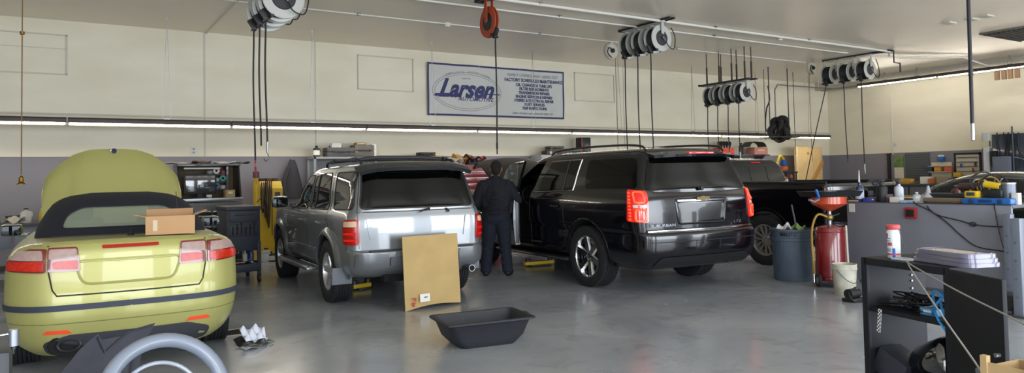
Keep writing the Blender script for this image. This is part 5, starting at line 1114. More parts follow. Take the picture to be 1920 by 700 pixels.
# blue-black tool cart
p = at(458, 530, Z=0); CB = mat('dark blue cart plastic', '1c2433', .55, var=.12, vs=14)
w_ = at(491, 450, Y=11.3).x-at(426, 450, Y=11.3).x
t = thing('tool_cart', 'dark blue tool cart on casters between green car and yellow cabinet', 'cart', (2.30, 11.55, 0))
Wc, Dc, Hc = w_, .85, 1.13
MB().box((0, 0, Hc-.03), (Wc, Dc, .06), bev=.015).build('top_tray', CB, t)
MB().box((0, 0, Hc-.36), (Wc-.03, Dc-.03, .60), bev=.01).build('upper_body', CB, t)
MB().box((0, 0, .22), (Wc, Dc, .12), bev=.02).build('lower_tray', CB, t)
for x in (-Wc/2+.03, Wc/2-.03):
    for y in (-Dc/2+.03, Dc/2-.03):
        MB().box((x, y, .40), (.05, .05, .40)).build('post', CB, t)
        g = MB(); g.cyl((x-.018, y, .065), (x+.018, y, .065), .065, n=18); g.box((x, y, .13), (.05, .05, .06)); g.build('caster', BLACK, t)
for zz in (.98, .78): d = MB().box((0, -Dc/2-.002, zz), (Wc-.08, .02, .17), bev=.008).build('drawer', CB, t); MB().box((0, -Dc/2-.02, zz+.03), (Wc*.5, .02, .025), bev=.006).build('pull', BLACK, d)
for k in range(6): MB().cyl((-.16+.06*k, -Dc/2-.03, .72), (-.16+.06*k, -Dc/2-.03, .72+.12+.03*(k % 3)), .009, n=6).build('hung_tool', BLACK, t)
for i, (x, h, c, nm) in enumerate(((.06, .20, 'b9b8b0', 'white'), (.15, .24, '3d5a8a', 'blue'), (-.10, .14, '2b2b2d', 'black'))):
    bottle('spray_can', f'{nm} can standing on the lower tray of the dark blue tool cart', (2.30+x, 11.35, .281), h, .034, mat('can '+c, c, .4), WHITEP)
for i, (x, y, l) in enumerate(((-.12, 11.25, .22), (.02, 11.22, .26), (.12, 11.24, .2))):
    g = MB(); g.cyl((-l/2, 0, 0), (l/2, 0, 0), .012, n=8); g.cyl((l/2-.02, -.03, 0), (l/2-.02, .03, 0), .014, n=8); tag(g.build('hand_tool', [mat('red grip', 'a02a20', .5), STEEL, BLACK][i], loc=(2.30+x, y, .297), rot=(0, 0, .4*i-.3)), ['red handled', 'steel', 'black'][i]+' hand tool lying in the lower tray of the dark blue cart', 'tool')
# yellow cabinet with hoses
xa, xb = at(490, 420, Y=14.3).x, at(531, 420, Y=14.3).x; zt = at(515, 340, Y=14.3).z; Wy = xb-xa
t = thing('welding_cabinet', 'yellow steel cabinet draped with hoses beside the silver vehicle front', 'cabinet', ((xa+xb)/2, 14.65, 0))
g = MB(); g.prism([(-.33, .05), (.33, .05), (.33, zt), (-.20, zt), (-.33, zt-.14)], -Wy/2, Wy/2, 'x'); g.build('body', YEL, t)
for z in (zt-.45, zt-.85): MB().box((.12, -.34, z), (.13, .02, .16), (0, .4, 0), bev=.01).build('vent_plate', BLACK, t)
MB().box((.0, -.338, zt-.6), (.01, .012, .9)).build('door_gap', BLACK, t)
MB().box((Wy/2-.10, -.34, zt-.32), (.10, .02, .22), bev=.01).build('switch_panel', DKGREY, t)
for i in range(4):
    x = -Wy/2+.02+.035*i; g = MB(); g.tube(catmull([(x, -.30, zt-.02), (x-.03, -.38, zt-.25), (x+.02*math.sin(i), -.39, zt-.6-.1*i), (x+.05, -.37, zt-.30), (x+.08, -.30, zt)], 6), .013, 6); g.build('hose_loop', [HOSE, mat('brown hose', '4a3322', .6)][i % 2], t)
for s in (-1, 1): g = MB(); g.cyl((s*Wy*.35, -.25, .05), (s*Wy*.35+.03, -.25, .05), .05, n=12); g.build('caster', BLACK, t)
for i, x in enumerate((-.12, .0, .12)):
    g = MB(); g.box((0, 0, .03), (.10, .12, .06), (0, 0, .3*i), bev=.012); tag(g.build('small_tool', [BLACK, mat('brown leather', '5a3d28', .8), DKGREY][i], loc=((xa+xb)/2+x, 14.62, zt+.001)), ['black', 'brown', 'grey'][i]+' small tool resting on top of the yellow cabinet', 'tool')
q = at(480, 322, Y=14.0); q2 = at(482, 470, Y=14.0)
t = thing('jack_stand', 'yellow and grey upright jack pole left of the yellow cabinet', 'stand', (q.x, 14.0, 0))
MB().cyl((0, 0, 0.02), (0, 0, q.z-.12), .035, n=12).build('pole', YEL, t); MB().box((0, 0, .015), (.4, .4, .03), bev=.008).build('base', YEL, t); MB().box((0, 0, q.z-.06), (.10, .10, .12), bev=.01).build('head', DKGREY, t); MB().cyl((.0, -.03, 1.1), (.12, -.05, 1.22), .01, n=6).build('lever', DKGREY, t)
for i, (px, c, h, nm) in enumerate(((499, 'c8c6bd', .30, 'pale'), (507, '2a2a2c', .22, 'black'))):
    p = at(px, 478, Y=13.75); bottle('oil_jug', f'{nm} jug on the floor in front of the yellow cabinet', (p.x, 13.75, 0), h, .09, mat('jug '+c, c, .5), BLACK, kind='jug', lab=WHITEP)
# grey jacket on the wall
p = at(546, 300, Y=15.40); q = at(546, 372, Y=15.4)
t = thing('jacket', 'dark grey jacket hanging on the back wall right of the yellow cabinet', 'jacket', (p.x, 15.34, q.z)); Hj = p.z-q.z
g = MB(); g.grid(lambda u, v: ((.05+.17*v**.7)*math.cos(2*PI*u)*(1+.12*math.sin(u*25)*v)+.03*v, .09*math.sin(2*PI*u)*(.4+.6*v)-.02, Hj*(1-v)), 36, 10); g.build('cloth', mat('grey jacket cloth', '3f3e44', .9, bump=.4, bs=30), t)
g = MB(); g.tube(catmull([(-.08, -.05, Hj*.8), (-.17, -.07, Hj*.5), (-.18, -.08, Hj*.2), (-.15, -.08, Hj*.05)], 5), [.045]*16, 10, flat=.7) if False else g.tube(catmull([(-.08, -.05, Hj*.8), (-.17, -.07, Hj*.5), (-.18, -.08, Hj*.2), (-.15, -.08, Hj*.05)], 5), .045, 10); g.build('sleeve', mat('grey jacket cloth', '3f3e44', .9), t)
g = MB(); g.cyl((0, .12, Hj+.01), (0, -.03, Hj+.01), .012, n=8); g.build('hook', STEEL, t)
def outlet(px, py, label, plane, w=.09, h=.15):
    if plane == 'back': p = at(px, py, Y=y1-.01); t = thing('wall_outlet', label, 'outlet', (p.x, y1-.012, p.z), 0)
    else: p = at(px, py, X=x1-.01); t = thing('wall_outlet', label, 'outlet', (x1-.012, p.y, p.z), -PI/2)
    MB().box((0, 0, 0), (w, .018, h), bev=.006).build('cover_plate', WHITEP, t); MB().box((0, -.011, h*.2), (w*.4, .006, h*.22), bev=.002).build('socket', GREYB, t); MB().box((0, -.011, -h*.2), (w*.4, .006, h*.22), bev=.002).build('socket', GREYB, t)
outlet(363, 283, 'white outlet plate on the back wall above the black tool chest', 'back', .11, .17)
# grey storage shelf
xa, xb = at(588, 300, Y=14.9).x, at(812, 300, Y=14.9).x; zs = at(600, 294, Y=14.9).z
t = thing('storage_shelf', 'grey steel storage shelving behind the silver vehicle', 'shelf', ((xa+xb)/2, 15.15, 0)); Ws = xb-xa
for z in (zs, zs-.55, zs-1.1, .15): MB().box((0, 0, z-.025), (Ws, .5, .05), bev=.005).build('shelf_board', GREYB, t)
for x in (-Ws/2+.03, 0, Ws/2-.03):
    for y in (-.23, .23): MB().box((x, y, zs/2), (.05, .04, zs-.01)).build('post', GREYB, t)
MB().box((0, .24, zs/2), (Ws, .01, zs-.1)).build('back_panel', mat('shelf back grey', '7f8389', .6), t)
def onshelf(px): return at(px, 290, Y=14.98).x
bottle('oil_jug', 'black jug with white label at the left end of the grey shelf top', (onshelf(594), 15.0, zs), .27, .075, BLACK, BLACK, kind='jug', lab=WHITEP)
toolcase('dark tool case with wide handle on the grey shelf top, left one', (onshelf(638), 15.05, zs), (.62, .32, .20))
toolcase('square dark tool case on the grey shelf top, right one', (onshelf(681), 15.05, zs), (.44, .34, .26), mat('taupe plastic case', '5a5650', .6))
carton('parts_box', 'small white box standing on the left tool case on the grey shelf', 'box', (onshelf(633), 15.1, zs+.20), (.20, .12, .10), WHITEP)
carton('parts_box', 'flat tan box lying on the right tool case on the grey shelf', 'box', (onshelf(679), 15.1, zs+.262), (.22, .2, .05), CARD)
bottle('spray_can', 'tall dark spray can left of the tool cases on the grey shelf', (onshelf(618), 14.98, zs), .27, .035, DKGREY, BLACK)
carton('parts_box', 'tall white box right of the tool cases on the grey shelf', 'box', (onshelf(701), 15.05, zs), (.09, .2, .27), WHITEP)
for i in range(9):
    c = ['7b6a52', 'c9c2b2', '5f2f28', '34363a', 'a39a86', 'ab6b33', '44484c', 'c8c6c0', '2d2f33'][i]; x = onshelf(604)+.19*i
    carton('parts_box', ['brown', 'cream', 'maroon', 'dark grey', 'beige', 'orange', 'slate', 'white', 'black'][i]+' parts box on the second level of the grey storage shelf', 'box', (x, 15.0, zs-.55), (.15, .3, .2+.05*(i % 3)), mat('pbox '+c, c, .7))
# red tool chest with clutter
xa, xb = at(838, 330, Y=13.7).x, at(925, 330, Y=13.7).x; zr = at(880, 309, Y=13.7).z
t = thing('tool_chest', 'tall red tool chest with many drawers behind the mechanic', 'tool chest', ((xa+xb)/2+.1, 14.1, 0)); Wr = xb-xa+.2
MB().box((0, 0, zr/2+.05), (Wr, .7, zr-.1), bev=.01).build('cabinet', REDP, t)
z = .2
while z+.13 < zr-.03:
    d = MB().box((0, -.355, z+.06), (Wr-.06, .02, .115), bev=.003).build('drawer', REDP, t); MB().box((0, -.37, z+.105), (Wr-.08, .02, .014), bev=.003).build('pull', CHROME, d); z += .13
for x in (-Wr/2+.1, Wr/2-.1):
    g = MB(); g.cyl((x-.02, -.25, .06), (x+.02, -.25, .06), .06, n=16); g.build('caster', BLACK, t)
def onred(px): return at(px, 300, Y=13.85).x
toolcase('black angular case lying at the left end above the storage shelf', (onshelf(799), 15.0, zs), (.36, .3, .10), BLACK)
t2 = thing('side_shelf', 'narrow steel shelf between grey shelving and red tool chest', 'shelf', (onred(822)-.06, 14.1, 0)); MB().box((0, 0, zr-.02), (.36, .55, .04)).build('shelf_board', GREYB, t2)
for x in (-.16, .16):
    for y in (-.25, .25): MB().box((x, y, (zr-.04)/2), (.03, .03, zr-.04)).build('post', GREYB, t2)
for i, (px, dx, d, c, nm) in enumerate(((822, 0, (.26, .26, .20), 'b39c70', 'tan cardboard box beside the pile'), (833, 0, (.16, .25, .11), 'c9b58c', 'small cardboard box beside the pile'))):
    carton('parts_box', nm+' above the red tool chest', 'box', (onred(px), 14.0+.02*i, zr), d, mat('cb '+c, c, .9), .15*i)
for i, (px, c, sz, nm) in enumerate(((852, 'd5cfc0', .30, 'white paper'), (862, 'b9924a', .34, 'tan glove leather'), (872, 'c07a35', .26, 'orange strap'), (886, '4a2c26', .34, 'brown belt'), (901, '8f3026', .24, 'red cloth'), (876, 'c9a567', .28, 'yellow rag'))):
    g = MB(); g.grid(lambda u, v: ((u-.5)*sz, (v-.5)*.3, .05+.07*math.sin(5*u+i*1.7)*math.sin(4*v+i)+.03*math.cos(9*u)), 12, 8, th=.012); tag(g.build('crumpled_item', mat('crumple '+c, c, .85), loc=(onred(px), 13.85+.07*(i % 3), zr+.06+.04*(i % 2))), 'crumpled '+nm+' in the pile on the red tool chest', 'cloth')
toolcase('grey tool tray in the pile on the red tool chest', (onred(889), 13.92, zr+.005), (.30, .2, .10), DKGREY)
# tall grey cabinet with cases behind the long black vehicle
xa, xb = at(1015, 285, Y=14.9).x, at(1125, 285, Y=14.9).x; zk = at(1050, 290, Y=14.9).z
t = thing('storage_cabinet', 'tall grey cabinet behind the raised hood of the long black vehicle', 'cabinet', ((xa+xb)/2, 15.15, 0)); Wk = xb-xa
MB().box((0, 0, zk/2), (Wk, .5, zk-.01), bev=.008).build('body', GREYB, t)
for s in (-1, 1): d = MB().box((s*Wk/4, -.255, zk/2), (Wk/2-.03, .02, zk-.1), bev=.004).build('door', GREYB, t); MB().box((s*.06, -.27, zk*.55), (.02, .02, .14), bev=.004).build('handle', STEEL, d)
onk = lambda px: at(px, 285, Y=14.98).x
t = thing('radio', 'old wooden radio with dials under the cases on the grey cabinet', 'radio', (onk(1042), 15.05, zk)); MB().box((0, 0, .05), (.62, .26, .10), bev=.01).build('casing', mat('dark wood', '33251e', .5), t)
for x in (-.2, -.05): g = MB(); g.cyl((x, -.14, .05), (x, -.125, .05), .035, n=16); g.build('dial', STEEL, t)
toolcase('dark green grey case on the radio, left one', (onk(1043), 15.05, zk+.101), (.44, .26, .12), mat('green grey case', '3f4440', .6))
toolcase('dark green grey case on the grey cabinet, right one', (onk(1074), 15.05, zk), (.50, .28, .16), mat('green grey case', '3f4440', .6))
t = thing('loudspeaker', 'upright black speaker box with red edge behind the black vehicle roof', 'loudspeaker', (onk(1097), 15.05, zk)); zsx = at(1097, 258, Y=14.95).z-zk
MB().box((0, 0, zsx/2), (.30, .26, zsx), bev=.01).build('cabinet', BLACK, t); MB().box((-.145, -.128, zsx/2), (.02, .012, zsx-.02)).build('red_edge', REDP, t); g = MB(); g.lathe([(.03, 0), (.09, -.0), (.10, .01), (0, .012)], 20, Matrix.Translation((0.02, -.13, zsx*.4)) @ rotm((PI/2, 0, 0))); g.build('cone', DKGREY, t)
# ------------------------------------------------------------------ back right corner
xa, xb = at(1330, 285, Y=15.1).x, at(1440, 285, Y=15.1).x; zw = at(1400, 290, Y=15.1).z
t = thing('wall_shelf', 'dark bracket shelf on the back wall behind the pickup cab', 'shelf', ((xa+xb)/2, 15.25, zw)); Wq = xb-xa
MB().box((0, 0, -.02), (Wq, .45, .04), bev=.004).build('board', mat('dark slate shelf', '4b4b52', .5), t)
for x in (-Wq*.4, 0, Wq*.42): g = MB(); g.prism([(.21, -.04), (.21, -.34), (.17, -.34), (-.18, -.07), (-.18, -.04)], x-.012, x+.012, 'x'); g.build('bracket', mat('dark slate shelf', '4b4b52', .5), t)
onw = lambda px: at(px, 280, Y=15.12).x
t = thing('parts_crate', 'red crate with black fittings on the dark wall shelf', 'crate', (onw(1358), 15.15, zw))
MB().box((0, 0, .10), (.62, .30, .20), bev=.01).build('crate_body', mat('red crate', 'b0392c', .5), t)
for k in range(5): g = MB(); g.tube(catmull([(-.28+.12*k, -.05, .2), (-.25+.12*k, -.08, .34), (-.2+.12*k, .02, .38), (-.18+.12*k, .02, .2)], 5), .028, 8); g.build('fitting', BLACK, t)
carton('parts_box', 'pink and brown box under a tarp on the dark wall shelf', 'box', (onw(1420), 15.12, zw), (.62, .3, .22), mat('pink brown box', '9a6a5c', .8), lid=True, lm=mat('pbx', 'b98f7c', .8))
g = MB(); g.grid(lambda u, v: ((u-.5)*.8, (v-.5)*.34, .18*math.sin(PI*u)**.6+.02*math.sin(9*u)), 16, 6, th=.01); tag(g.build('tarp', mat('grey tarp', '4d4d49', .8), loc=(onw(1414), 15.12, zw+.235)), 'grey tarp draped over the boxes on the dark wall shelf', 'tarp')
t = bottle('oil_jug', 'tall black jug between crate and tarp on the dark wall shelf', (onw(1391), 15.15, zw), .42, .09, BLACK, BLACK, kind='jug')
# yellow mop gear, small table and red cans
p = at(1478, 322, Y=14.2)
t = thing('side_table', 'small black side table against the wall right of the pickup cab', 'table', (p.x, 14.3, 0)); zt2 = p.z
MB().box((0, 0, zt2-.02), (.62, .45, .04), bev=.006).build('top', BLACK, t)
for x in (-.27, .27):
    for y in (-.18, .18): MB().box((x, y, (zt2-.04)/2), (.03, .03, zt2-.04)).build('leg', BLACK, t)
t = thing('shop_light', 'yellow and blue work light on the small black side table', 'lamp', (p.x-.18, 14.3, zt2))
g = MB(); g.tube(catmull([(-.1, 0, .0), (-.18, 0, .25), (-.05, 0, .48), (.12, 0, .38)], 6), .035, 8); g.build('stand', YEL, t); MB().box((.10, 0, .26), (.16, .12, .16), (0, .3, 0), bev=.02).build('lamp_head', BLUEP, t); MB().box((.10, 0, .10), (.22, .16, .12), bev=.02).build('base', mat('orange plastic', 'd0622c', .5), t)
t2 = thing('lower_table', 'low steel bench under the red bottles right of the pickup cab', 'bench', (at(1478, 340, Y=13.85).x, 13.85, 0)); zz = at(1478, 345, Y=13.85).z; MB().box((0, 0, zz-.02), (.9, .5, .04)).build('top', GREYB, t2)
for x in (-.35, .35): MB().box((x, 0, (zz-.04)/2), (.04, .25, zz-.04)).build('leg', GREYB, t2)
for i, px in enumerate((1473, 1484)):
    q = at(px, 340, Y=13.85); bottle('fluid_bottle', ['red bottle with white label', 'slim red and black bottle'][i]+' on the low steel bench near the pickup cab', (q.x, 13.85, zz), .28 if i == 0 else .36, .075 if i == 0 else .05, REDP, BLACK, lab=WHITEP if i == 0 else BLACK)
# plywood panel
a, b = at(1494, 275, Y=14.8), at(1545, 272, Y=14.8); PLY = mat('plywood', 'c3a673', .7, var=.14, vs=2.5)
t = thing('plywood_panel', 'tall plywood panel with diagonal brace leaning in the far corner', 'panel', ((a.x+b.x)/2, 14.9, 0)); Wp = b.x-a.x; Hp = a.z
MB().box((0, 0, Hp/2), (Wp, .03, Hp), bev=.004).build('sheet', PLY, t)
MB().box((-Wp/2+.05, -.04, Hp/2), (.10, .05, Hp), bev=.004).build('stud', mat('pine stud', 'cdb888', .7), t)
L_ = 1.75; g = MB(); g.box((.12, -.045, Hp-1.15), (.13, .05, L_), (0, math.radians(42), 0), bev=.004); g.build('brace', mat('brace timber', 'a97a43', .7), t)
g = MB(); g.lathe([(0, 0), (.045, 0), (.02, .006), (0, .006)], 10, Matrix.Translation((-.03, -.016, Hp-.22)) @ rotm((PI/2, 0, 0))); g.build('knot', mat('knot', '8a5a30', .8), t)
outlet(1553, 331, 'white outlet plate at the corner right of the plywood panel', 'right', .14, .24)
outlet(1678, 272, 'small white switch plate on the right wall above the calendar', 'right', .10, .12)
# ------------------------------------------------------------------ right wall fittings
def onright(px, py): return at(px, py, X=x1-.02)
def wthing(name, label, cat, pxa, pya, pxb, pyb, dx=.0):
    a, b = at(pxa, pya, X=x1-.02-dx), at(pxb, pyb, X=x1-.02-dx); t = thing(name, label, cat, (x1-.004-dx, (a.y+b.y)/2, (a.z+b.z)/2), -PI/2)
    return t, abs(a.y-b.y), abs(a.z-b.z)
t, w_, h_ = wthing('calendar', 'wall calendar with a green landscape picture on the right wall', 'calendar', 1676, 293, 1695, 335)
MB().box((0, -.012, h_*.25), (w_, .012, h_*.5)).build('picture', mat('landscape picture', '5f7a3a', .6, var=.6, vs=7), t); MB().box((0, -.012, -h_*.25), (w_, .010, h_*.48)).build('date_page', mat('calendar page', 'cfc6b4', .7), t)
g = MB(); [g.box((0, -.019, -h_*.10-h_*.07*k), (w_*.8, .002, .008)) for k in range(1)]; g.build('rule_line', GREYB, t)
t, w_, h_ = wthing('slat_panel', 'dark grey slatted steel tool panel on the right wall', 'panel', 1697, 288, 1744, 338)
MB().box((0, -.02, 0), (w_, .04, h_), bev=.004).build('back', mat('slat grey', '4a5052', .5), t)
for k in range(12): MB().box((0, -.048, -h_/2+h_*(k+.5)/12), (w_-.04, .012, .02)).build('slat', mat('slat light', '5b6265', .45), t)
t, w_, h_ = wthing('parts_bin_rack', 'cream wall rack with small parts bins on the right wall', 'rack', 1747, 305, 1786, 338)
MB().box((0, -.02, 0), (w_, .04, h_), bev=.004).build('back', mat('cream rack', 'bdb7a6', .5), t)
for k in range(3): MB().box((0, -.11, -h_/2+.08+h_*.32*k), (w_+.06, .18, .02)).build('ledge', mat('cream rack', 'bdb7a6', .5), t)
zb = t.location.z-h_/2+.09+.001; yb = t.location.y
for i, (o, c, nm) in enumerate(((.32, '2c3c50', 'navy'), (.05, 'c98a24', 'amber'), (-.25, 'c85a3c', 'orange red'), (-.50, 'c7a52c', 'yellow'))):
    tag(MB().box((0, 0, .07), (.14, .20, .14), bev=.01).build('parts_bin', mat('bin '+c, c, .5), loc=(x1-.12, yb+o, zb+(h_*.32 if i in (1, 2, 0) else 0)*1.0)), nm+' small bin on the cream wall rack', 'bin')
t, w_, h_ = wthing('key_board', 'cream pegboard in black frame with rows of hooks on the right wall', 'pegboard', 1791, 289, 1840, 333)
MB().box((0, -.02, 0), (w_, .03, h_), bev=.003).build('board', mat('cream board', 'c3bfb0', .5), t)
for k in range(5): MB().box((0, -.045, h_/2-h_*(k+.8)/5.2), (w_-.12, .02, .025)).build('hook_strip', mat('hook strip', '6b665c', .6), t)
for s in (-1, 1): MB().box((s*w_/2, -.03, 0), (.05, .05, h_+.05)).build('frame_bar', BLACK, t); MB().box((0, -.03, s*h_/2), (w_+.05, .05, .05)).build('frame_bar', BLACK, t)
for i, (u, v, c) in enumerate(((-.25, .0, '2b4f9a'), (.32, .05, '2a2a2c'), (.22, -.2, '8a3026'))): MB().box((u*w_, -.06, v*h_), (.05, .02, .12)).build('hung_key', mat('key '+c, c, .5), t)
t, w_, h_ = wthing('spray_bottle_holder', 'small blue and white box on the wall above the cream rack', 'box', 1760, 291, 1772, 302)
MB().box((0, -.06, -.03), (w_, .12, h_*.7), bev=.01).build('box', BLUEP, t); MB().box((0, -.06, h_*.35), (w_*.8, .10, h_*.3), bev=.01).build('lid', WHITEP, t)
t, w_, h_ = wthing('conduit_post', 'dark vertical post on the right wall beside the calendar', 'post', 1666, 289, 1670, 338); MB().box((0, -.04, -.3), (.08, .08, h_+.6)).build('post', BLACK, t); MB().box((0, -.04, h_/2), (.12, .10, .03)).build('cap', BLACK, t)
# long bench along the right wall
a, b = at(1580, 338, X=21.9), at(1790, 335, X=21.9)
t = thing('workbench', 'long dark workbench along the right wall below the calendar', 'workbench', (22.45, (a.y+b.y)/2, 0)); Lb = abs(a.y-b.y)
MB().box((0, 0, 1.0), (1.0, Lb, .06), bev=.01).build('worktop', DKGREY, t)
n = 5
for k in range(n): d = MB().box((-.42, -Lb/2+Lb*(k+.5)/n, .52), (.04, Lb/n-.05, .86), bev=.01).build('cabinet_door', mat('slate cabinet', '55565c', .5), t); MB().box((-.45, -Lb/2+Lb*(k+.8)/n, .7), (.02, .02, .14)).build('handle', STEEL, d)
MB().box((0, 0, .5), (.8, Lb-.05, .94)).build('carcass', DKGREY, t)
for i, (px, c, nm) in enumerate(((1701, 'b98a24', 'amber drill case'), (1738, 'cfcabb', 'white carton'), (1752, 'a85a24', 'orange machine'), (1765, '7a6a50', 'brown motor'))):
    q = at(px, 330, X=22.2); carton('bench_item', nm+' on the long workbench along the right wall', 'box', (22.2, q.y, 1.031), (.3, .30, .16+.05*(i % 2)), mat('bi '+c, c, .6), .2*i)
# partition with electrical box and hanging hoses at the right edge
a = at(1842, 250, X=21.5); WT = mat('partition white', 'c9ccd0', .25, coat=.3)
Yp = a.y; struct('wall_partition', MB().box((21.5, (Yp+1)/2, a.z/2), (.12, Yp-1, a.z), bev=.005), WALL)
def onpart(px, py): return at(px, py, X=21.43)
q0, q1 = onpart(1843, 252), onpart(1858, 335); struct('trim_12', MB().box((21.42, (q0.y+q1.y)/2, a.z/2), (.04, abs(q0.y-q1.y), a.z-.02), bev=.005), WT)
q0, q1 = onpart(1860, 251), onpart(1930, 300); struct('window_1', MB().box((21.425, (q0.y+q1.y)/2, (q0.z+q1.z)/2-.2), (.03, abs(q0.y-q1.y), abs(q0.z-q1.z)+.35), bev=.005), mat('dark glazed panel', '3a4350', .12, coat=.6))
p_ = onpart(1851, 270); t = thing('notice_card', 'small cream card on the white pillar at the right edge', 'card', (21.39, p_.y, p_.z), -PI/2); MB().box((0, -.004, 0), (.24, .008, .16)).build('card', mat('cream card', 'c9bf98', .7), t); MB().box((.09, -.010, 0), (.03, .006, .16)).build('card_edge', DKGREY, t)
p_ = onpart(1866, 298); t = thing('wall_phone', 'black wall phone beside the electrical box', 'phone', (21.38, p_.y, p_.z), -PI/2); MB().box((0, -.03, 0), (.14, .08, .42), bev=.02).build('base', BLACK, t); MB().box((.06, -.09, .04), (.06, .05, .26), bev=.02).build('handset', BLACK, t)
p_ = onpart(1883, 308); t = thing('electrical_box', 'grey electrical box with conduit on the partition at right', 'electrical box', (21.38, p_.y, p_.z), -PI/2); MB().box((0, -.06, 0), (.42, .14, .42), bev=.01).build('box', mat('blue grey box', '69707e', .4), t); MB().box((0, -.135, 0), (.36, .012, .36), bev=.004).build('door', mat('blue grey box', '69707e', .4), t); MB().cyl((.26, -.04, -.6), (.26, -.04, 1.0), .02, n=8).build('conduit', DKGREY, t)
g = MB()
for i, px in enumerate((1872, 1884, 1893, 1902, 1912)):
    p_ = onpart(px, 250); g = MB(); L_ = .7+.25*(i % 3); g.tube(catmull([(0, 0, 0), (.02, .03*(-1)**i, -L_*.4), (0, .05*math.sin(i), -L_*.8), (0, .03, -L_)], 5), .016, 6); tag(g.build('hanging_cable', HOSE, loc=(21.36, p_.y, p_.z+.02)), ['first', 'second', 'third', 'fourth', 'fifth'][i]+' dark cable hanging over the glazed partition, counted from the white pillar', 'cable', 'cables over the partition')
p_ = onpart(1905, 315); t = thing('cable_loop', 'large pale cable loop hung on the partition at the right edge', 'cable', (21.36, p_.y, p_.z)); g = MB(); g.tube([(0, .35*math.cos(2*PI*k/24), .28*math.sin(2*PI*k/24)) for k in range(24)], .014, 6, closed=True); g.build('loop', mat('grey cable', '7c828c', .5), t)
MB().cyl((.06, 0, .28), (-.03, 0, .30), .012, n=6).build('hook', STEEL, t)
# brown wooden fittings hanging under the soffit at the right
for i, px in enumerate((1868, 1881, 1893, 1906)):
    q = at(px, 108, X=22.25); t = thing('ceiling_bracket', 'brown timber bracket under the soffit at the right edge, '+['first', 'second', 'third', 'fourth'][i]+' from the left', 'bracket', (22.25, q.y, 0), 0, 'brown brackets under the soffit')
    MB().box((0, 0, 4.10), (.05, .12, .34), bev=.005).build('board', mat('brown timber', '6a5138', .7), t); MB().box((0, 0, 4.255), (.2, .2, .03)).build('cleat', BLACK, t)
# ------------------------------------------------------------------ dark sedan behind the grey bench
def sedan():
    P = mat('very dark green paint', '121a18', .25, .3, coat=1)
    t = thing('sedan_car', 'dark sedan with rounded roof parked behind the grey bench at right', 'car', (12.85, 4.55, 0), 0)
    rows = [(.25, -.95, 3.5, .78, .2, .4, .05, .2, .02), (.5, -1.0, 3.6, .87, .25, .45, .08, .25, .02), (.8, -1.0, 3.6, .89, .25, .45, .08, .25, .02), (.95, -.98, 3.4, .86, .22, .4, .08, .2, .02), (1.0, -.95, 3.2, .82, .2, .4, .06, .2, .02), (1.005, -.4, 2.3, .80, .2, .3, .05, .1, .02),
            (1.2, .0, 1.95, .70, .25, .3, .06, .1, .03), (1.32, .28, 1.65, .62, .3, .35, .08, .1, .03), (1.39, .5, 1.4, .50, .3, .35, .06, .08, .02), (1.42, .75, 1.15, .28, .2, .2, .03, .03, .01)]
    S = Shell(rows); mb = MB(); S.mesh(mb, zl(rows)); b = mb.build('body', P, t, sharp=30); wells(b, (0, 2.7), .31, .38, .55, 1.0)
    for sg in (-1, 1):
        f = S.mside(sg)
        for nm, pl in (('rear_side_window', [(.15, 1.05), (.78, 1.05), (.80, 1.33), (.45, 1.30)]), ('front_side_window', [(.86, 1.05), (1.95, 1.05), (1.55, 1.30), (.88, 1.335)])):
            g = MB(); patch(g, rpoly(pl, .05), f); w_ = g.build(nm, GLASS2, t); g = MB(); seam(g, rpoly(pl, .05), f, .012, closed=True); g.build('chrome_frame', STEEL, w_)
        g = MB(); patch(g, rpoly([(sg*.45, .75), (sg*.80, .75), (sg*.80, .93), (sg*.45, .93)], .03), S.mrear(), lift=.01); g.build('tail_lamp', REDL, t)
        g = MB(); seam(g, [(.82, 1.02), (.80, .35)], f); g.build('door_seam', BLACK, t)
        g = MB(); g.tube([f(.95, .85, 0), f(.99, .85, .035), f(1.12, .85, .035), f(1.16, .85, 0)], .013, 6); g.build('door_handle', P, t)
    g = MB(); patch(g, rpoly([(-.66, 1.05), (.66, 1.05), (.5, 1.33), (-.5, 1.33)], .05), S.mrear(), lift=.006); g.build('rear_window', GLASS2, t)
    g = MB(); patch(g, rpoly([(-.66, 1.05), (.66, 1.05), (.5, 1.33), (-.5, 1.33)], .05), S.mfront(), lift=.006); g.build('windscreen', GLASS2, t)
    for x, y, sd in ((-.75, 0, -1), (.75, 0, 1), (-.75, 2.7, -1), (.75, 2.7, 1)): wheel(t, (x, y, .32), .32, .21, .21, 5, 'fat', sd)
sedan()
# ------------------------------------------------------------------ grey bench with tall back panel
A_ = at(1596, 529, Z=0); B_ = at(1905, 568, Z=0); BZ = 1.07; BX = 8.93
Y_a, Y_b = 5.79, 3.82; PAN = mat('blue grey panel', '787b85', .42, var=.04, vs=3)
t = thing('workbench', 'large blue grey steel workbench seen from its plain back panel', 'workbench', (BX, (Y_a+Y_b)/2, 0)); LB = Y_a-Y_b
MB().box((.02, 0, BZ/2+.02), (.04, LB, BZ-.06), bev=.006).build('back_panel', PAN, t)
MB().box((.38, 0, BZ-.02), (.74, LB, .04), bev=.006).build('worktop', mat('worktop dark', '4a4c50', .5), t)
for y in (-LB/2+.05, LB/2-.05):
    MB().box((.70, y, (BZ-.04)/2), (.06, .06, BZ-.04)).build('leg', PAN, t); MB().box((.07, y, .02), (.06, .06, .04)).build('foot', DKGREY, t)
MB().box((.38, 0, .3), (.66, LB-.1, .03)).build('lower_shelf', DKGREY, t)
MB().box((-.004, LB/2-.075, BZ-.08), (.006, .08, .11)).build('paper_label', WHITEP, t)
g = MB(); q = at(1709, 400, X=BX-.01); t2 = thing('battery_gauge', 'small red and black magnetic gauge stuck on the grey bench panel', 'gauge', (BX-.001, q.y, q.z), -PI/2)
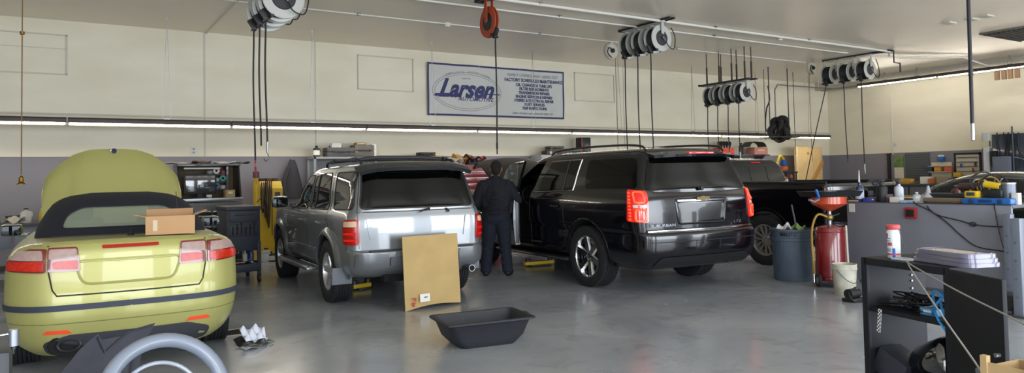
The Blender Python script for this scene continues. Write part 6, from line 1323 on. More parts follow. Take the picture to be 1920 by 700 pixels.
MB().box((0, -.02, 0), (.15, .04, .14), bev=.02).build('red_case', mat('red gauge rubber', '9c2a2c', .5), t2); MB().box((0, -.043, 0), (.10, .012, .09), bev=.01).build('face', BLACK, t2)
# thick grey post and column right of the bench
q = at(1897, 400, X=BX+.35)
t = thing('vertical_tank', 'grey blue cylinder standing at the right end of the grey bench', 'tank', (BX+.30, Y_b+.16, BZ-.19)); 
MB().cyl((0, 0, .19), (0, 0, .42), .085, n=24).build('cylinder', mat('tank slate', '5d6470', .35, .4), t); MB().cyl((0, 0, .42), (0, 0, .435), .09, n=24).build('rim', STEEL, t)
LGP = mat('pale blue grey column paint', '666d7a', .4)
for i, (px, pyb_, w_) in enumerate(((1898, 570, .10), (1915, 595, .11))):
    q = at(px, pyb_, Z=0); zt_ = .98
    t = thing('support_column', ['slim pale blue grey column at the right end of the grey bench', 'pale blue grey column cut by the right frame edge'][i], 'column', (q.x, q.y, 0)); MB().box((0, 0, zt_/2), (w_, w_*.8, zt_), bev=.01).build('post', LGP, t); MB().box((0, 0, .01), (w_*1.8, w_*1.8, .02)).build('base_plate', DKGREY, t)
    for k in range(4): MB().cyl((-w_/2-.006, 0, .2+.18*k), (-w_/2, 0, .2+.18*k), .010, n=8).build('bolt', STEEL, t)
# cables over the panel
def cable(name, label, pts, r, m=HOSE, cat='cable', group=None): return tag(MB().tube(catmull(pts, 8), r, 6).build(name, m), label, cat, group)
def onp(px, py, dx=.012): q = at(px, py, X=BX-dx); return (q.x, q.y, q.z)
cable('power_cable', 'black cable looping from the bench top down to the right across the grey panel', [onp(1712, 378, -.05), onp(1720, 384), onp(1745, 396), onp(1775, 417), onp(1800, 440), onp(1830, 462), onp(1870, 470), onp(1895, 472), onp(1930, 473, .05)], .007)
cable('power_cable', 'black cable crossing the upper part of the grey panel with a small knot', [onp(1736, 378, -.05), onp(1742, 392, .02), onp(1760, 404, .02), onp(1800, 414, .02), onp(1824, 421, .02), onp(1860, 425, .02), onp(1930, 427, .05)], .007)
q = onp(1824, 421, .02); tag(MB().tube([(q[0], q[1]+.035*math.cos(2*PI*k/14), q[2]+.022*math.sin(2*PI*k/14)) for k in range(14)], .006, 6, closed=True).build('cable_knot', HOSE), 'small knot loop in the upper black cable on the grey panel', 'cable')
cable('power_cable', 'black cable hanging straight down near the right end of the grey panel', [onp(1864, 380, -.05), onp(1866, 395, .03), onp(1873, 430, .03), onp(1884, 470, .03), onp(1905, 505, .03), onp(1925, 520, .05)], .007)
# ------------------------------------------------------------------ things on the bench top
def ob(px, dx): q = at(px, 372, X=BX+dx); return (q.x, q.y, BZ)
PX2 = 140
bottle('additive_bottle', 'dark blue bottle with pale label and long white spout at bench left end', ob(1612, .12), .30, .055, mat('dark blue plastic', '1c2c55', .3, coat=.5), mat('dark blue cap', '16203c', .4), lab=mat('pale label', 'b9c3d4', .5), nozzle=.16)
bottle('spray_bottle', 'black trigger spray bottle covered by a glove on the grey bench', ob(1654, .16), .30, .07, BLACK, BLACK, kind='spray')
g = MB(); 
t = thing('work_glove', 'black and grey work glove over the spray bottle on the bench', 'glove', (ob(1645, .14)[0], ob(1642, .14)[1], BZ+.24)); MB().sphere((0, 0, 0), .05, (1, .8, .6)).build('palm', mat('grey glove', '44464c', .8), t)
for k in range(4): g = MB(); g.tube([(0, .03-.02*k, .0), (-.03, .05-.03*k, .05), (-.04, .07-.035*k, .02)], .012, 6); g.build('finger', mat('grey glove', '44464c', .8), t)
bottle('spray_bottle', 'white trigger spray bottle with black head on the grey bench', ob(1686, .30), .29, .055, mat('milky plastic', 'c3cbd6', .4), BLACK, kind='spray')
carton('parts_box', 'small white carton at the bench edge below the white spray bottle', 'box', ob(1681, .08), (.08, .14, .07), WHITEP, PI/2*0)
bottle('clear_bottle', 'small clear bottle with white cap in the middle of the grey bench', ob(1719, .16), .15, .045, mat('clear plastic', 'c9d2da', .1, alpha=.55), WHITEP, lab=WHITEP)
t = thing('funnel', 'upside down translucent white funnel on the grey bench', 'funnel', ob(1741, .25)); MB().lathe([(.115, 0), (.12, .01), (.03, .12), (.012, .21), (.008, .21), (.024, .115), (.11, .008)], 28, closed=True).build('cone', mat('frosted plastic', 'b9bdc6', .4, alpha=.8), t); MB().lathe([(.125, .0), (.125, .012), (.112, .012), (.112, 0)], 28, closed=True).build('rim', WHITEP, t)
for i, (px, dx, d, c, nm) in enumerate(((1628, .10, (.06, .12, .05), '3a4aa0', 'blue and white socket box'), (1602, .10, (.10, .14, .02), 'b99a7c', 'tan folded rag'), (1637, .2, (.12, .10, .06), '6a3a34', 'maroon parts box'), (1700, .10, (.10, .16, .03), '7b90b0', 'pale blue tray'), (1665, .2, (.10, .10, .10), '4b2f28', 'brown small can box'))):
    carton('bench_item', nm+' on the left half of the grey bench', 'box', ob(px, dx), d, mat('obi '+c, c, .5, var=.3, vs=30), .2*i)
toolcase('dark flat tool case on the right half of the grey bench', ob(1780, .35), (.26, .46, .12), mat('black case', '26282c', .5))
t = thing('rolled_mat', 'brown rolled mat lying along the front of the grey bench', 'mat', ob(1772, .09)); MB().cyl((0, .25, .035), (0, -.22, .035), .034, n=16).build('roll', mat('brown roll', '6b5a48', .8), t); MB().cyl((0, -.22, .035), (0, -.25, .035), .022, n=12).build('core', mat('brown core', '4b3c30', .8), t)
t = bottle('thread_spool', 'dark red cylinder standing behind the tool case on the bench', (BX+.45, ob(1793, .45)[1], BZ), .24, .05, mat('maroon can', '5e2a26', .4), mat('maroon can', '5e2a26', .4))
t = thing('cordless_drill', 'brown and black cordless drill behind the case on the bench', 'drill', (BX+.30, ob(1822, .3)[1], BZ+.0)); MB().cyl((0, .13, .20), (0, -.12, .20), .045, n=16).build('motor_body', mat('drill brown', '43302c', .5), t); MB().box((0, -.06, .10), (.05, .06, .18), (.2, 0, 0), bev=.015).build('grip', BLACK, t); MB().box((0, -.06, .025), (.09, .12, .05), bev=.01).build('battery', BLACK, t); MB().cyl((0, .13, .20), (0, .19, .20), .025, .015, n=12).build('chuck', STEEL, t)
t = thing('drill_case', 'open blue plastic case on the right end of the grey bench', 'case', ob(1858, .16)); MB().box((0, 0, .035), (.26, .52, .07), bev=.02).build('tray', BLUEP, t); 
for y in (-.15, .15): MB().box((-.133, y, .035), (.01, .05, .05), bev=.003).build('latch', mat('navy latch', '173a6a', .4), t)
MB().box((-.135, 0, .04), (.012, .14, .03), bev=.005).build('handle', mat('navy latch', '173a6a', .4), t)
q = ob(1819, .14); t = thing('multimeter', 'yellow multimeter lying on the blue case', 'meter', (q[0], q[1]-.03, BZ+.071)); MB().box((0, 0, .04), (.10, .14, .08), bev=.015).build('body', YEL, t); MB().box((-.052, -.0, .045), (.01, .09, .04), bev=.003).build('screen', DKGREY, t)
q = ob(1872, .2); t = thing('impact_driver', 'yellow and black impact driver lying on the blue case', 'drill', (q[0], q[1], BZ+.071)); MB().box((0, .05, .05), (.09, .20, .09), bev=.02).build('battery_pack', BLACK, t); MB().cyl((0, -.02, .13), (0, .14, .16), .04, n=14).build('motor_body', YEL, t); MB().box((0, .0, .10), (.05, .06, .10), bev=.015).build('grip', BLACK, t)
for i, (px, c) in enumerate(((1838, 'b9b4a4'), (1855, '9a7a3a'), (1866, '1b1b1e'), (1846, '23262a'))):
    q = ob(px, .30); r = .10+.015*i; g = MB(); g.tube([(.03*math.sin(k), r*math.cos(2*PI*k/24), r*math.sin(2*PI*k/24)) for k in range(24)], .009, 6, closed=True); tag(g.build('test_lead', mat('lead '+c, c, .5), loc=(q[0], q[1], BZ+.085+r), rot=(0, 0, .3*i)), ['pale', 'brass coloured', 'black', 'dark grey'][i]+' coiled test lead standing behind the blue case', 'cable')
carton('parts_box', 'small white box at the right end beyond the blue case', 'box', ob(1906, .2), (.08, .07, .13), WHITEP, 0)
# ------------------------------------------------------------------ drum, drainer, bucket
p = at(1487, 529, Z=0); d_ = Vector((p.x, p.y, 0)); dirv = d_.normalized(); c_ = d_+dirv*.26
DR = mat('scuffed blue grey plastic', '414f5e', .6, var=.18, vs=6, bump=.1, bs=20)
t = thing('trash_drum', 'scuffed blue grey round trash drum beside the red oil drainer', 'bin', (c_.x, c_.y, 0)); zt_ = at(1487, 440, X=c_.x, ).z
HD = .70
MB().lathe([(0, 0), (.235, 0), (.245, .01), (.268, HD-.16), (.285, HD-.155), (.285, HD-.12), (.272, HD-.115), (.280, HD-.03), (.292, HD-.025), (.292, HD), (.272, HD), (.262, HD-.2), (.23, .03), (0, .03)], 40).build('drum', DR, t)
an = math.atan2(-dirv.x, dirv.y)
for s in (-1, 1):
    g = MB(); g.M = Matrix.Rotation(an, 4, 'Z'); g.box((s*.30, 0, HD-.12), (.04, .13, .04), bev=.01); g.build('grip', DR, t)
for k, ch in enumerate('BRUTE'):
    a = an-PI/2+(k-2)*.16-.15; M = Matrix.Rotation(a+PI/2, 4, 'Z') @ Matrix.Translation((0, -.281, HD-.065)) @ FACE_CAM
    text_mesh('lettering', ch, .065, BLACK, M, t, bold=.003, depth=.004)
g = MB(); g.grid(lambda u, v: ((u-.5)*.52*math.sqrt(max(0, 1-(2*v-1)**2)), (v-.5)*.52, .04*math.sin(u*8)*math.sin(v*7)), 16, 14, th=.02); tag(g.build('black_liner', mat('black bin bag', '0f1012', .3, bump=.4, bs=30), loc=(c_.x, c_.y, HD-.10)), 'crumpled black liner filling the blue grey drum', 'bag')
for i, (ox, c, nm) in enumerate(((-.13, 'd5d8dc', 'white crumpled paper'), (.05, '7f9a50', 'green paper'))):
    v_ = Vector((dirv.y, -dirv.x, 0))*ox; g = MB(); g.grid(lambda u, v: ((u-.5)*.16, (v-.5)*.14, .05*math.sin(u*5+i)*math.cos(v*6)+.04*u), 8, 8, th=.004); tag(g.build('paper_scrap', mat('scrap '+c, c, .7), loc=(c_.x+v_.x, c_.y+v_.y-.05, HD+.0), rot=(0, 0, i)), nm+' sticking out of the blue grey drum', 'paper')
q = c_+Vector((dirv.y, -dirv.x, 0))*.02; a = at(1480, 384, Y=q.y); b = at(1502, 432, Y=q.y-.1); tag(MB().cyl((b.x, q.y-.05, HD-.1), (a.x-.02, q.y-.05, a.z), .012, n=8).build('stick', mat('dull rod', '55565a', .5)), 'thin grey stick leaning out of the blue grey drum', 'stick')
# red oil drainer
p = at(1560, 541, Z=0); d_ = Vector((p.x, p.y, 0)); dv = d_.normalized(); c_ = d_+dv*.19; SR = math.sin
t = thing('oil_drainer', 'red wheeled waste oil drainer with orange catch funnel', 'oil drainer', (c_.x, c_.y, 0), math.atan2(-dv.x, dv.y))
ztk = at(1560, 425, Y=c_.y).z
MB().lathe([(0, .08), (.17, .08), (.185, .10), (.185, ztk-.03), (.17, ztk), (.05, ztk+.03), (0, ztk+.03)], 36).build('tank', mat('red tank paint', '730f18', .25, coat=.7), t)
for zz in (.14, ztk-.06): MB().tube([(.187*math.cos(2*PI*k/36), .187*math.sin(2*PI*k/36), zz) for k in range(36)], .005, 6, closed=True).build('hoop', mat('dark red', '6a1018', .4), t)
for x in (-.15, .06):
    w2 = MB(); w2.M = Matrix.Translation((x, -.13, .085)) @ rotm((0, PI/2, .3)); w2.lathe([(.045, -.02), (.08, -.02), (.085, 0), (.08, .02), (.045, .02)], 24, closed=True); w2 = w2.build('wheel', RUBBER, t)
    g = MB(); g.M = Matrix.Translation((x, -.13, .085)) @ rotm((0, PI/2, .3)); g.lathe([(0, -.022), (.05, -.018), (.05, .018), (0, .022)], 20); g.build('hub', GREYB, w2)
MB().box((0, .1, .07), (.36, .14, .03)).build('frame', STEEL, t)
zf = at(1552, 385, Y=c_.y).z
MB().cyl((0, 0, ztk+.02), (0, 0, zf-.06), .028, n=14).build('neck_pipe', STEEL, t); MB().sphere((0, 0, ztk+.12), .05).build('valve_body', mat('brass valve', '8d7a4a', .4, .7), t)
for a in (0, 2.1, 4.0): MB().cyl((0, 0, ztk+.12), (.12*math.cos(a), .12*math.sin(a), ztk+.17), .012, n=8).build('valve_lever', DARKSTEEL, t)
MB().lathe([(.03, zf-.08), (.19, zf), (.215, zf+.02), (.215, zf+.11), (.205, zf+.11), (.205, zf+.03), (.18, zf+.01), (.025, zf-.07)], 36, closed=True).build('catch_funnel', mat('orange red funnel', 'c04522', .35, coat=.5), t)
g = MB(); g.tube(catmull([(-.03, -.05, ztk+.13), (-.14, -.12, ztk+.16), (-.21, -.12, ztk-.02), (-.215, -.1, .45), (-.2, -.08, .16)], 6), .014, 8); g.build('yellow_hose', mat('yellow brown hose', 'a07c2c', .5), t)
g = MB(); g.cyl((-.205, -.08, .18), (-.205, -.08, .05), .012, n=8); g.build('hose_end', CHROME, t)
g = MB(); g.tube([(.19, -.02, ztk+.02), (.20, -.02, .3), (.20, -.04, .1)], .014, 8); g.build('clear_tube', mat('milky tube', 'c9c2b4', .3), t)
t3 = thing('drain_pan', 'shallow black drain pan lying on the orange funnel', 'pan', (c_.x+.02, c_.y, zf+.112), -.3); g = MB(); g.prism(rrect(.62, .46, .08), 0, .02); g.build('pan_bottom', BLACK, t3)
g = MB(); rr = rrect(.62, .46, .08); rr2 = rrect(.70, .54, .1); n = len(rr); g._add([(a, b, .0) for a, b in rr]+[(a, b, .07) for a, b in rr2]+[(a*.97, b*.97, .07) for a, b in rr2]+[(a*.97, b*.97, .01) for a, b in rr], [[k+j*n, (k+1) % n+j*n, (k+1) % n+(j+1)*n, k+(j+1)*n] for j in range(3) for k in range(n)]); g.build('pan_wall', BLACK, t3)
g = MB(); g.box((-.05, .0, .035), (.30, .07, .03), (0, 0, .3), bev=.008); tag(g.build('hand_tool', STEEL, loc=(c_.x+.05, c_.y-.03, zf+.14)), 'steel tool lying in the shallow black drain pan', 'tool')
tt = thing('ratchet_strap', 'grey ratchet with blue grip hanging at the left of the drain pan', 'tool', (at(1533, 372, Y=c_.y-.1).x, c_.y-.1, zf+.06)); MB().box((0, 0, .10), (.03, .03, .12), (0, -.5, 0), bev=.01).build('blue_grip', BLUEP, tt)
g = MB(); g.tube([(.02, 0, .03), (-.08, 0, .0), (-.17, 0, .03)], .018, 6); g.build('chain_piece', mat('dull pink steel', '8a7f86', .4, .6), tt)
# white bucket and black pump
p = at(1587, 556, Z=0); t = thing('bucket', 'dirty white plastic bucket in front of the red oil drainer', 'bucket', (p.x+.10, p.y+.08, 0))
hb_ = .37; MB().lathe([(0, 0), (.115, 0), (.118, .01), (.136, hb_-.07), (.144, hb_-.065), (.144, hb_-.05), (.138, hb_-.045), (.142, hb_), (.134, hb_), (.112, .015), (0, .015)], 32).build('pail', mat('dirty white plastic', 'b9b7a8', .6, var=.2, vs=9), t)
g = MB(); g.tube([(.146*math.cos(a), -.146*math.sin(a)*.9, hb_-.06-.16*math.sin(a)) for a in [PI*k/14 for k in range(15)]], .004, 6); g.build('wire_handle', STEEL, t)
p = at(1607, 568, Z=0); t = thing('floor_pump', 'small black air pump on the floor between bucket and black cabinet', 'pump', (p.x+.05, p.y+.08, 0)); MB().cyl((-.09, 0, .09), (.09, 0, .09), .055, n=16).build('motor', BLACK, t); MB().box((0, 0, .02), (.22, .14, .04), bev=.01).build('base', BLACK, t); MB().sphere((.06, 0, .13), .03).build('gauge', DKGREY, t); g = MB(); g.tube(catmull([(-.08, 0, .12), (-.14, -.05, .08), (-.10, -.10, .012), (.06, -.12, .012)], 5), .008, 6); g.build('hose', HOSE, t)
p = at(1903, 592, Z=0); t = thing('floor_pump', 'black machine on casters on the floor below the right columns', 'machine', (p.x+.1, p.y+.1, 0)); MB().box((0, 0, .12), (.3, .4, .16), bev=.03).build('body', BLACK, t)
for y in (-.14, .14): g = MB(); g.cyl((-.15, y, .05), (-.12, y, .05), .05, n=14); g.build('wheel', RUBBER, t)
p = at(1562, 465, Z=0)
t = thing('engine_on_stand', 'dark greasy engine assembly between oil drainer and grey bench', 'engine', (9.55, 6.1, 0)); MB().box((0, 0, .93), (.42, .5, .34), bev=.05).build('block', DARKSTEEL, t)
for k in range(4): MB().cyl((-.18+.12*k, -.26, 1.1), (-.18+.12*k, -.30, .95), .03, n=10).build('runner', STEEL, t)
MB().box((0, 0, .4), (.10, .10, .72)).build('stand_post', DKGREY, t); MB().box((0, 0, .03), (.6, .8, .06), bev=.02).build('stand_base', DKGREY, t)
for k in range(3): g = MB(); g.tube(catmull([(-.2, -.2+.1*k, 1.1), (-.28, -.1, 1.2), (.0, -.2, 1.22), (.2, -.1+.05*k, 1.1)], 5), .016, 6); g.build('cable_loom', HOSE, t)
# ------------------------------------------------------------------ floor items in the middle
t = thing('cardboard_sheet', 'flat tan cardboard sheet leaning on the silver vehicle bumper', 'cardboard', (3.655, 7.57, 0), math.radians(5))
Wb, Hb = .735, .835
CBD = mat('tan cardboard sheet', 'b09664', .9, var=.07, vs=4)
g = MB(); g.grid(lambda u, v: ((u-.5)*Wb, .055*v+.008*math.sin(4*u), Hb*v+.03*(1-v)*(math.sin(PI*u))+(.018*u*(1-v))), 16, 16, th=.008); g.build('sheet', CBD, t)
MB().box((-.12, -.012, .13), (.13, .003, .09), (-.06, 0, 0)).build('shipping_label', WHITEP, t)
text_mesh('lettering', '2804', .022, DKGREY, Matrix.Translation((-.11, -.016, .135)) @ FACE_CAM, t)
REDI = mat('red print', 'b04030', .7)
for k, (x, z) in enumerate(((-.265, .13), (-.265, .075))):
    g = MB()
    if k == 0: g.prism([(x-.03, z+.005), (x-.03, z+.012), (x+.03, z+.012), (x+.03, z-.03), (x+.02, z-.03), (x+.0, z+.005)], -.016, -.012, 'y')
    else: g.prism([(x-.035, z), (x, z+.022), (x+.035, z), (x+.012, z), (x+.012, z-.03), (x-.012, z-.03), (x-.012, z)], -.016, -.012, 'y')
    g.build('printed_arrow', REDI, t)
# black plastic tub
TUB = mat('black textured plastic', '20232a', .55, bump=.35, bs=120)
zr_ = .235; c1, c2, c3, c4 = (at(802, 591, Z=zr_), at(963, 576, Z=zr_), at(1004, 594, Z=zr_), at(839, 613, Z=zr_))
cen = (c1+c2+c3+c4)/4; dirx = ((c3-c4)+(c2-c1)).normalized(); LT = ((c3-c4).length+(c2-c1).length)/2; WT_ = ((c1-c4).length+(c2-c3).length)/2
t = thing('plastic_tub', 'long black plastic tub lying on the floor in the middle', 'tub', (cen.x, cen.y, 0), math.atan2(dirx.y, dirx.x))
def ring(l, w, z, r): return [(a, b, z) for a, b in rrect(l, w, r, 6)]
rings = [ring(LT, WT_, zr_-.015, .05), ring(LT, WT_, zr_, .05), ring(LT-.07, WT_-.07, zr_, .05), ring(LT-.10, WT_-.10, zr_-.04, .06), ring(LT-.20, WT_-.14, .08, .08), ring(LT-.34, WT_-.20, .022, .08)]
outs = [ring(LT-.32, WT_-.18, .0, .08), ring(LT-.17, WT_-.11, .075, .09), ring(LT-.085, WT_-.085, zr_-.04, .06), ring(LT-.05, WT_-.05, zr_-.018, .05)]
seq = outs+rings; n = len(seq[0]); g = MB(); g._add([p for r in seq for p in r], [[j*n+k, j*n+(k+1) % n, (j+1)*n+(k+1) % n, (j+1)*n+k] for j in range(len(seq)-1) for k in range(n)]+[list(range(n))[::-1], [(len(seq)-1)*n+k for k in range(n)]]); g.build('tub', TUB, t)
g = MB(); g.box((LT/2+.012, 0, zr_-.012), (.05, .09, .02), bev=.008); g.build('pouring_lip', TUB, t)
g = MB(); g.box((-LT/2+.20, 0, .105), (.015, WT_*.5, .015), bev=.004); g.build('moulded_rib', TUB, t)
# packet and drain
p = at(478, 648, Z=0); t = thing('torn_packet', 'torn black packet with crumpled white film on the floor by the green car', 'packet', (p.x, p.y+.04, 0), .25)
g = MB(); g.grid(lambda u, v: ((u-.5)*.30, (v-.5)*.20, .012+.02*abs(math.sin(u*6))+.10*max(0, v-.55)), 12, 8, th=.004); g.build('black_bag', mat('black poly', '17181c', .3), t)
g = MB(); g.grid(lambda u, v: ((u-.45)*.21, (v-.3)*.13, .05+.045*math.sin(u*11)*math.sin(v*9)+.09*v), 14, 10, th=.004); g.build('white_film', mat('white film', 'c9cfe0', .25, coat=.5), t)
g = MB(); g.grid(lambda u, v: ((u-.65)*.26, (v-.5)*.12-.12, .008+.012*math.sin(u*7)), 10, 6, th=.003); g.build('clear_flap', mat('grey film', '7c8894', .2, coat=.6), t)
p = at(440, 625, Z=0); t = thing('floor_drain', 'square floor drain with pale frame beside the green car tyre', 'drain', (p.x-.04, p.y, 0.001), .05)
for s in (-1, 1): MB().box((s*.15, 0, .006), (.03, .33, .012)).build('frame_bar', mat('pale frame', '9f958a', .6), t); MB().box((0, s*.15, .006), (.27, .03, .012)).build('frame_bar', mat('pale frame', '9f958a', .6), t)
MB().box((0, 0, .003), (.27, .27, .006)).build('pit', WELL, t)
# yellow lift pads under the vehicles
for (px, py, rz, nm, l) in ((684, 545, .3, 'yellow lift arm pad under the silver vehicle', .30), (1020, 500, -.1, 'yellow lift arm under the long black vehicle', .55), (925, 470, .2, 'yellow jack stand on the floor behind the mechanic', .26)):
    p = at(px, py, Z=0); t = thing('lift_arm', nm, 'lift', (p.x, p.y+.15, 0), rz); 
    MB().box((0, 0, .05), (l, .09, .06), bev=.015).build('arm', YEL, t); MB().box((0, 0, .012), (l*.7, .2, .024), bev=.006).build('foot', DARKSTEEL, t)
    for s in (-1, 1): g = MB(); g.cyl((s*l*.38, 0, .08), (s*l*.38, 0, .13), .04, n=14); g.build('pad', DARKSTEEL, t)
# cardboard box on the green car's boot
Zb = 1.075; p = at(318, 440, Z=Zb); t = thing('cardboard_box', 'small open cardboard box standing on the green car boot lid', 'box', (.98-.02, 6.82, Zb-.008), math.radians(-6))
a, b = at(273, 436, Y=6.75), at(368, 440, Y=6.75); Wx, Dx, Hx = abs(b.x-a.x)-.02, .26, .155; CBX = mat('box cardboard', 'b58f68', .9, var=.04, vs=6)
t.location.x = (a.x+b.x)/2
for (c, d) in (((0, -Dx/2, Hx/2), (Wx, .005, Hx)), ((0, Dx/2, Hx/2), (Wx, .005, Hx)), ((-Wx/2, 0, Hx/2), (.005, Dx, Hx)), ((Wx/2, 0, Hx/2), (.005, Dx, Hx))): MB().box(c, d).build('wall', CBX, t)
MB().box((0, 0, .003), (Wx-.01, Dx-.01, .005)).build('bottom', CBX, t)
for (pts, h0) in (([(-Wx/2, -Dx/2), (Wx/2, -Dx/2), (Wx/2, -Dx/2-.05), (-Wx/2, -Dx/2-.05)], 0),):
    g = MB(); g.grid(lambda u, v: ((u-.5)*Wx, -Dx/2-.0+.11*v, Hx+.0-.012*v), 2, 2, th=.004); g.build('flap', CBX, t)
g = MB(); g.grid(lambda u, v: (-Wx/2-.09*v, (u-.5)*Dx, Hx+.02*v), 2, 2, th=.004); g.build('flap', CBX, t)
g = MB(); g.grid(lambda u, v: (Wx/2+.10*v, (u-.5)*Dx, Hx+.035*v), 2, 2, th=.004); g.build('flap', CBX, t)
g = MB(); g.grid(lambda u, v: ((u-.5)*Wx, Dx/2+.06*v, Hx+.05*v), 2, 2, th=.004); g.build('flap', CBX, t)
MB().box((-Wx/2+.07, -Dx/2-.004, Hx*.5), (.035, .003, .09)).build('shipping_label', mat('pale label 2', 'c9b9a0', .7), t)

# ------------------------------------------------------------------ black cabinet at lower right
P0, P1 = Vector((3.574, 2.236, 0)), Vector((3.459, 1.733, 0)); ux = (P1-P0).normalized(); WC = (P1-P0).length; ang = math.atan2(ux.y, ux.x)
CABM = mat('black steel cabinet', '14161c', .6, var=.08, vs=6, spec=.3)
t = thing('steel_cabinet', 'black open-backed steel cabinet with shelf, cables and tank at lower right', 'cabinet', (P0.x, P0.y, 0), ang)
# local x runs along the front to the right, local +y is away from the camera
DC, HC = .40, 1.04
for (x, dd) in ((.0, DC), (WC, .13)): MB().box((x+(.012 if x == 0 else -.012), dd/2, HC/2), (.024, dd, HC-.03), bev=.003).build('side_panel', CABM, t)
MB().prism([(0, 0), (WC, 0), (WC, .13), (WC*.8, .32), (WC*.6, DC), (0, DC)], HC-.024, HC).build('top_panel', CABM, t)
MB().prism([(.03, 0), (WC-.03, 0), (WC-.03, .13), (WC*.6, DC), (.03, DC)], .015, .045).build('bottom_panel', CABM, t); MB().prism([(.03, 0), (WC-.03, 0), (WC-.03, .13), (WC*.6, DC), (.03, DC)], .362, .384).build('lower_shelf', CABM, t); MB().prism([(.03, 0), (WC-.03, 0), (WC-.03, .13), (WC*.6, DC), (.03, DC)], .764, .786).build('inner_shelf', CABM, t)
for x in (.018, WC-.018): MB().box((x, -.006, HC/2), (.036, .02, HC), bev=.003).build('front_frame', CABM, t)
MB().box((WC/2, -.006, HC-.018), (WC-.04, .02, .036), bev=.003).build('front_frame', CABM, t)
for z in (.93, .90, .86): MB().cyl((.025, .30, z), (.030, .30, z), .006, n=8).build('peg_hole', STEEL, t)
dr = thing_part('door', t, (WC+.004, -.01, 0), (0, 0, 0)); P2 = Vector((3.298, 1.446, 0)); dv2 = (P2-P1); LD = dv2.length; dr.rotation_euler = (0, 0, math.atan2(dv2.y, dv2.x)-ang)
MB().box((LD/2, 0, HC/2), (LD, .02, HC-.01), bev=.004).build('door_panel', CABM, dr)
for (x, z) in ((LD*.50, .62), (LD*.66, .625)): MB().cyl((x, -.010, z), (x, -.014, z), .014, n=14).build('bolt_head', STEEL, dr)
g = MB(); g.cyl((LD-.03, -.01, .72), (LD-.03, -.03, .72), .010, n=10); g.build('latch', STEEL, dr)
def cl(x, y, z): 
    c, s = math.cos(ang), math.sin(ang); return Vector((P0.x+c*x-s*y, P0.y+s*x+c*y, z))
# aerosol can
p = at(1669, 486, Z=HC); t = thing('aerosol_can', 'white aerosol can with red cap standing on the black cabinet', 'can', cl(.105, .10, HC), ang); t.scale = (.93, .93, .93)
CANW = mat('white printed tin', 'c9d0d4', .3, coat=.4); t.rotation_euler = (0, 0, ang)
cb = MB().lathe([(0, 0), (.032, 0), (.034, .004), (.034, .145), (.030, .155), (.026, .160), (0, .160)], 28).build('can_body', CANW, t)
MB().lathe([(0, .158), (.033, .158), (.036, .163), (.036, .178), (.031, .184), (0, .184)], 28).build('cap', mat('red cap', 'b8474a', .45), t)
RP = mat('red label ink', 'b0434f', .5)
for z, h, a0, a1 in ((.022, .010, 0, 360), (.125, .024, 225, 262), (.078, .018, 255, 300), (.075, .012, 225, 240)):
    g = MB(); n = max(4, int((a1-a0)/6)); g.grid(lambda u, v: (.0345*math.cos(math.radians(a0+(a1-a0)*u)), .0345*math.sin(math.radians(a0+(a1-a0)*u)), z+h*(v-.5)), n, 1); g.build('label_print', RP, t)
for z in (.108, .095, .05, .04): g = MB(); g.grid(lambda u, v: (.0345*math.cos(math.radians(228+62*u)), .0345*math.sin(math.radians(228+62*u)), z+.004*(v-.5)), 8, 1); g.build('label_print', mat('dark label ink', '3a5a78', .5), t)
g = MB(); g.grid(lambda u, v: (.0345*math.cos(math.radians(300+25*u)), .0345*math.sin(math.radians(300+25*u)), .03+.05*(v-.5)), 5, 1); g.build('label_print', mat('blue label ink', '2b4ba0', .5), t)
g = MB(); g.cyl((.034, 0, .165), (.075, 0, .06), .0016, n=6); g.build('straw', DKGREY, t)
t = thing('white_rag', 'small white card lying beside the aerosol can on the black cabinet', 'card', cl(.20, .06, HC), ang); MB().box((0, 0, .005), (.09, .07, .008), bev=.002).build('card', mat('bluish card', 'b9c6d6', .6), t); MB().box((0, 0, .0105), (.06, .04, .003)).build('printed_side', GREYB, t)
# stack of translucent lids
LID = mat('smoked translucent plastic', '6e6b80', .2, coat=.5, alpha=.88)
for k in range(3):
    g = MB(); c0 = .0; a = Matrix.Identity(4); g.prism(rrect(.36-.012*k, .20-.008*k, .05), .003, .020); o = g.build('storage_tray', LID, loc=cl(.41, .15, HC+.020*k), rot=(0, 0, ang-.12)); tag(o, ['bottom', 'middle', 'top'][k]+' smoked plastic lid of the stack on the black cabinet', 'lid', 'stacked smoked lids')
    g = MB(); g.tube([(x, y, .021) for x, y in rrect(.34-.012*k, .18-.008*k, .05)], .003, 5, closed=True); g.build('rim', LID, o)
# shelf contents
CW = mat('tangled wire black', '15161a', .5)
t = thing('cable_tangle', 'tangle of black wires on the shelf of the black cabinet', 'cables', cl(.20, .14, .786), ang); rn = random.Random(5)
for k in range(11):
    pts = [(rn.uniform(-.15, .18), rn.uniform(-.10, .10), rn.uniform(.008, .075)) for _ in range(7)]; MB().tube(catmull(pts, 5), .0045, 5).build('wire', [CW, CW, mat('grey wire', '5c6068', .5)][k % 3], t)
t = thing('blue_cable', 'bright blue cable bundle on the shelf of the black cabinet', 'cable', cl(.42, .05, .786), ang); BC = mat('bright blue cable', '2c86c8', .4)
MB().tube(catmull([(-.06, 0, .01), (-.01, -.03, .07), (.03, -.02, .12), (.01, .02, .14), (-.03, .02, .10), (.02, -.02, .03), (.10, -.04, -.01)], 6), .006, 6).build('loop', BC, t)
MB().tube(catmull([(.07, 0, .02), (.04, -.03, .10), (-.02, -.03, .13), (-.05, 0, .06), (.0, -.04, .01), (.06, -.06, -.04)], 6), .006, 6).build('loop', BC, t)
carton('adapter_box', 'small blue white adapter box beside the blue cable', 'box', cl(.33, .08, .786), (.09, .05, .035), mat('pale blue box', '4f8fc0', .5), ang, lm=WHITEP)
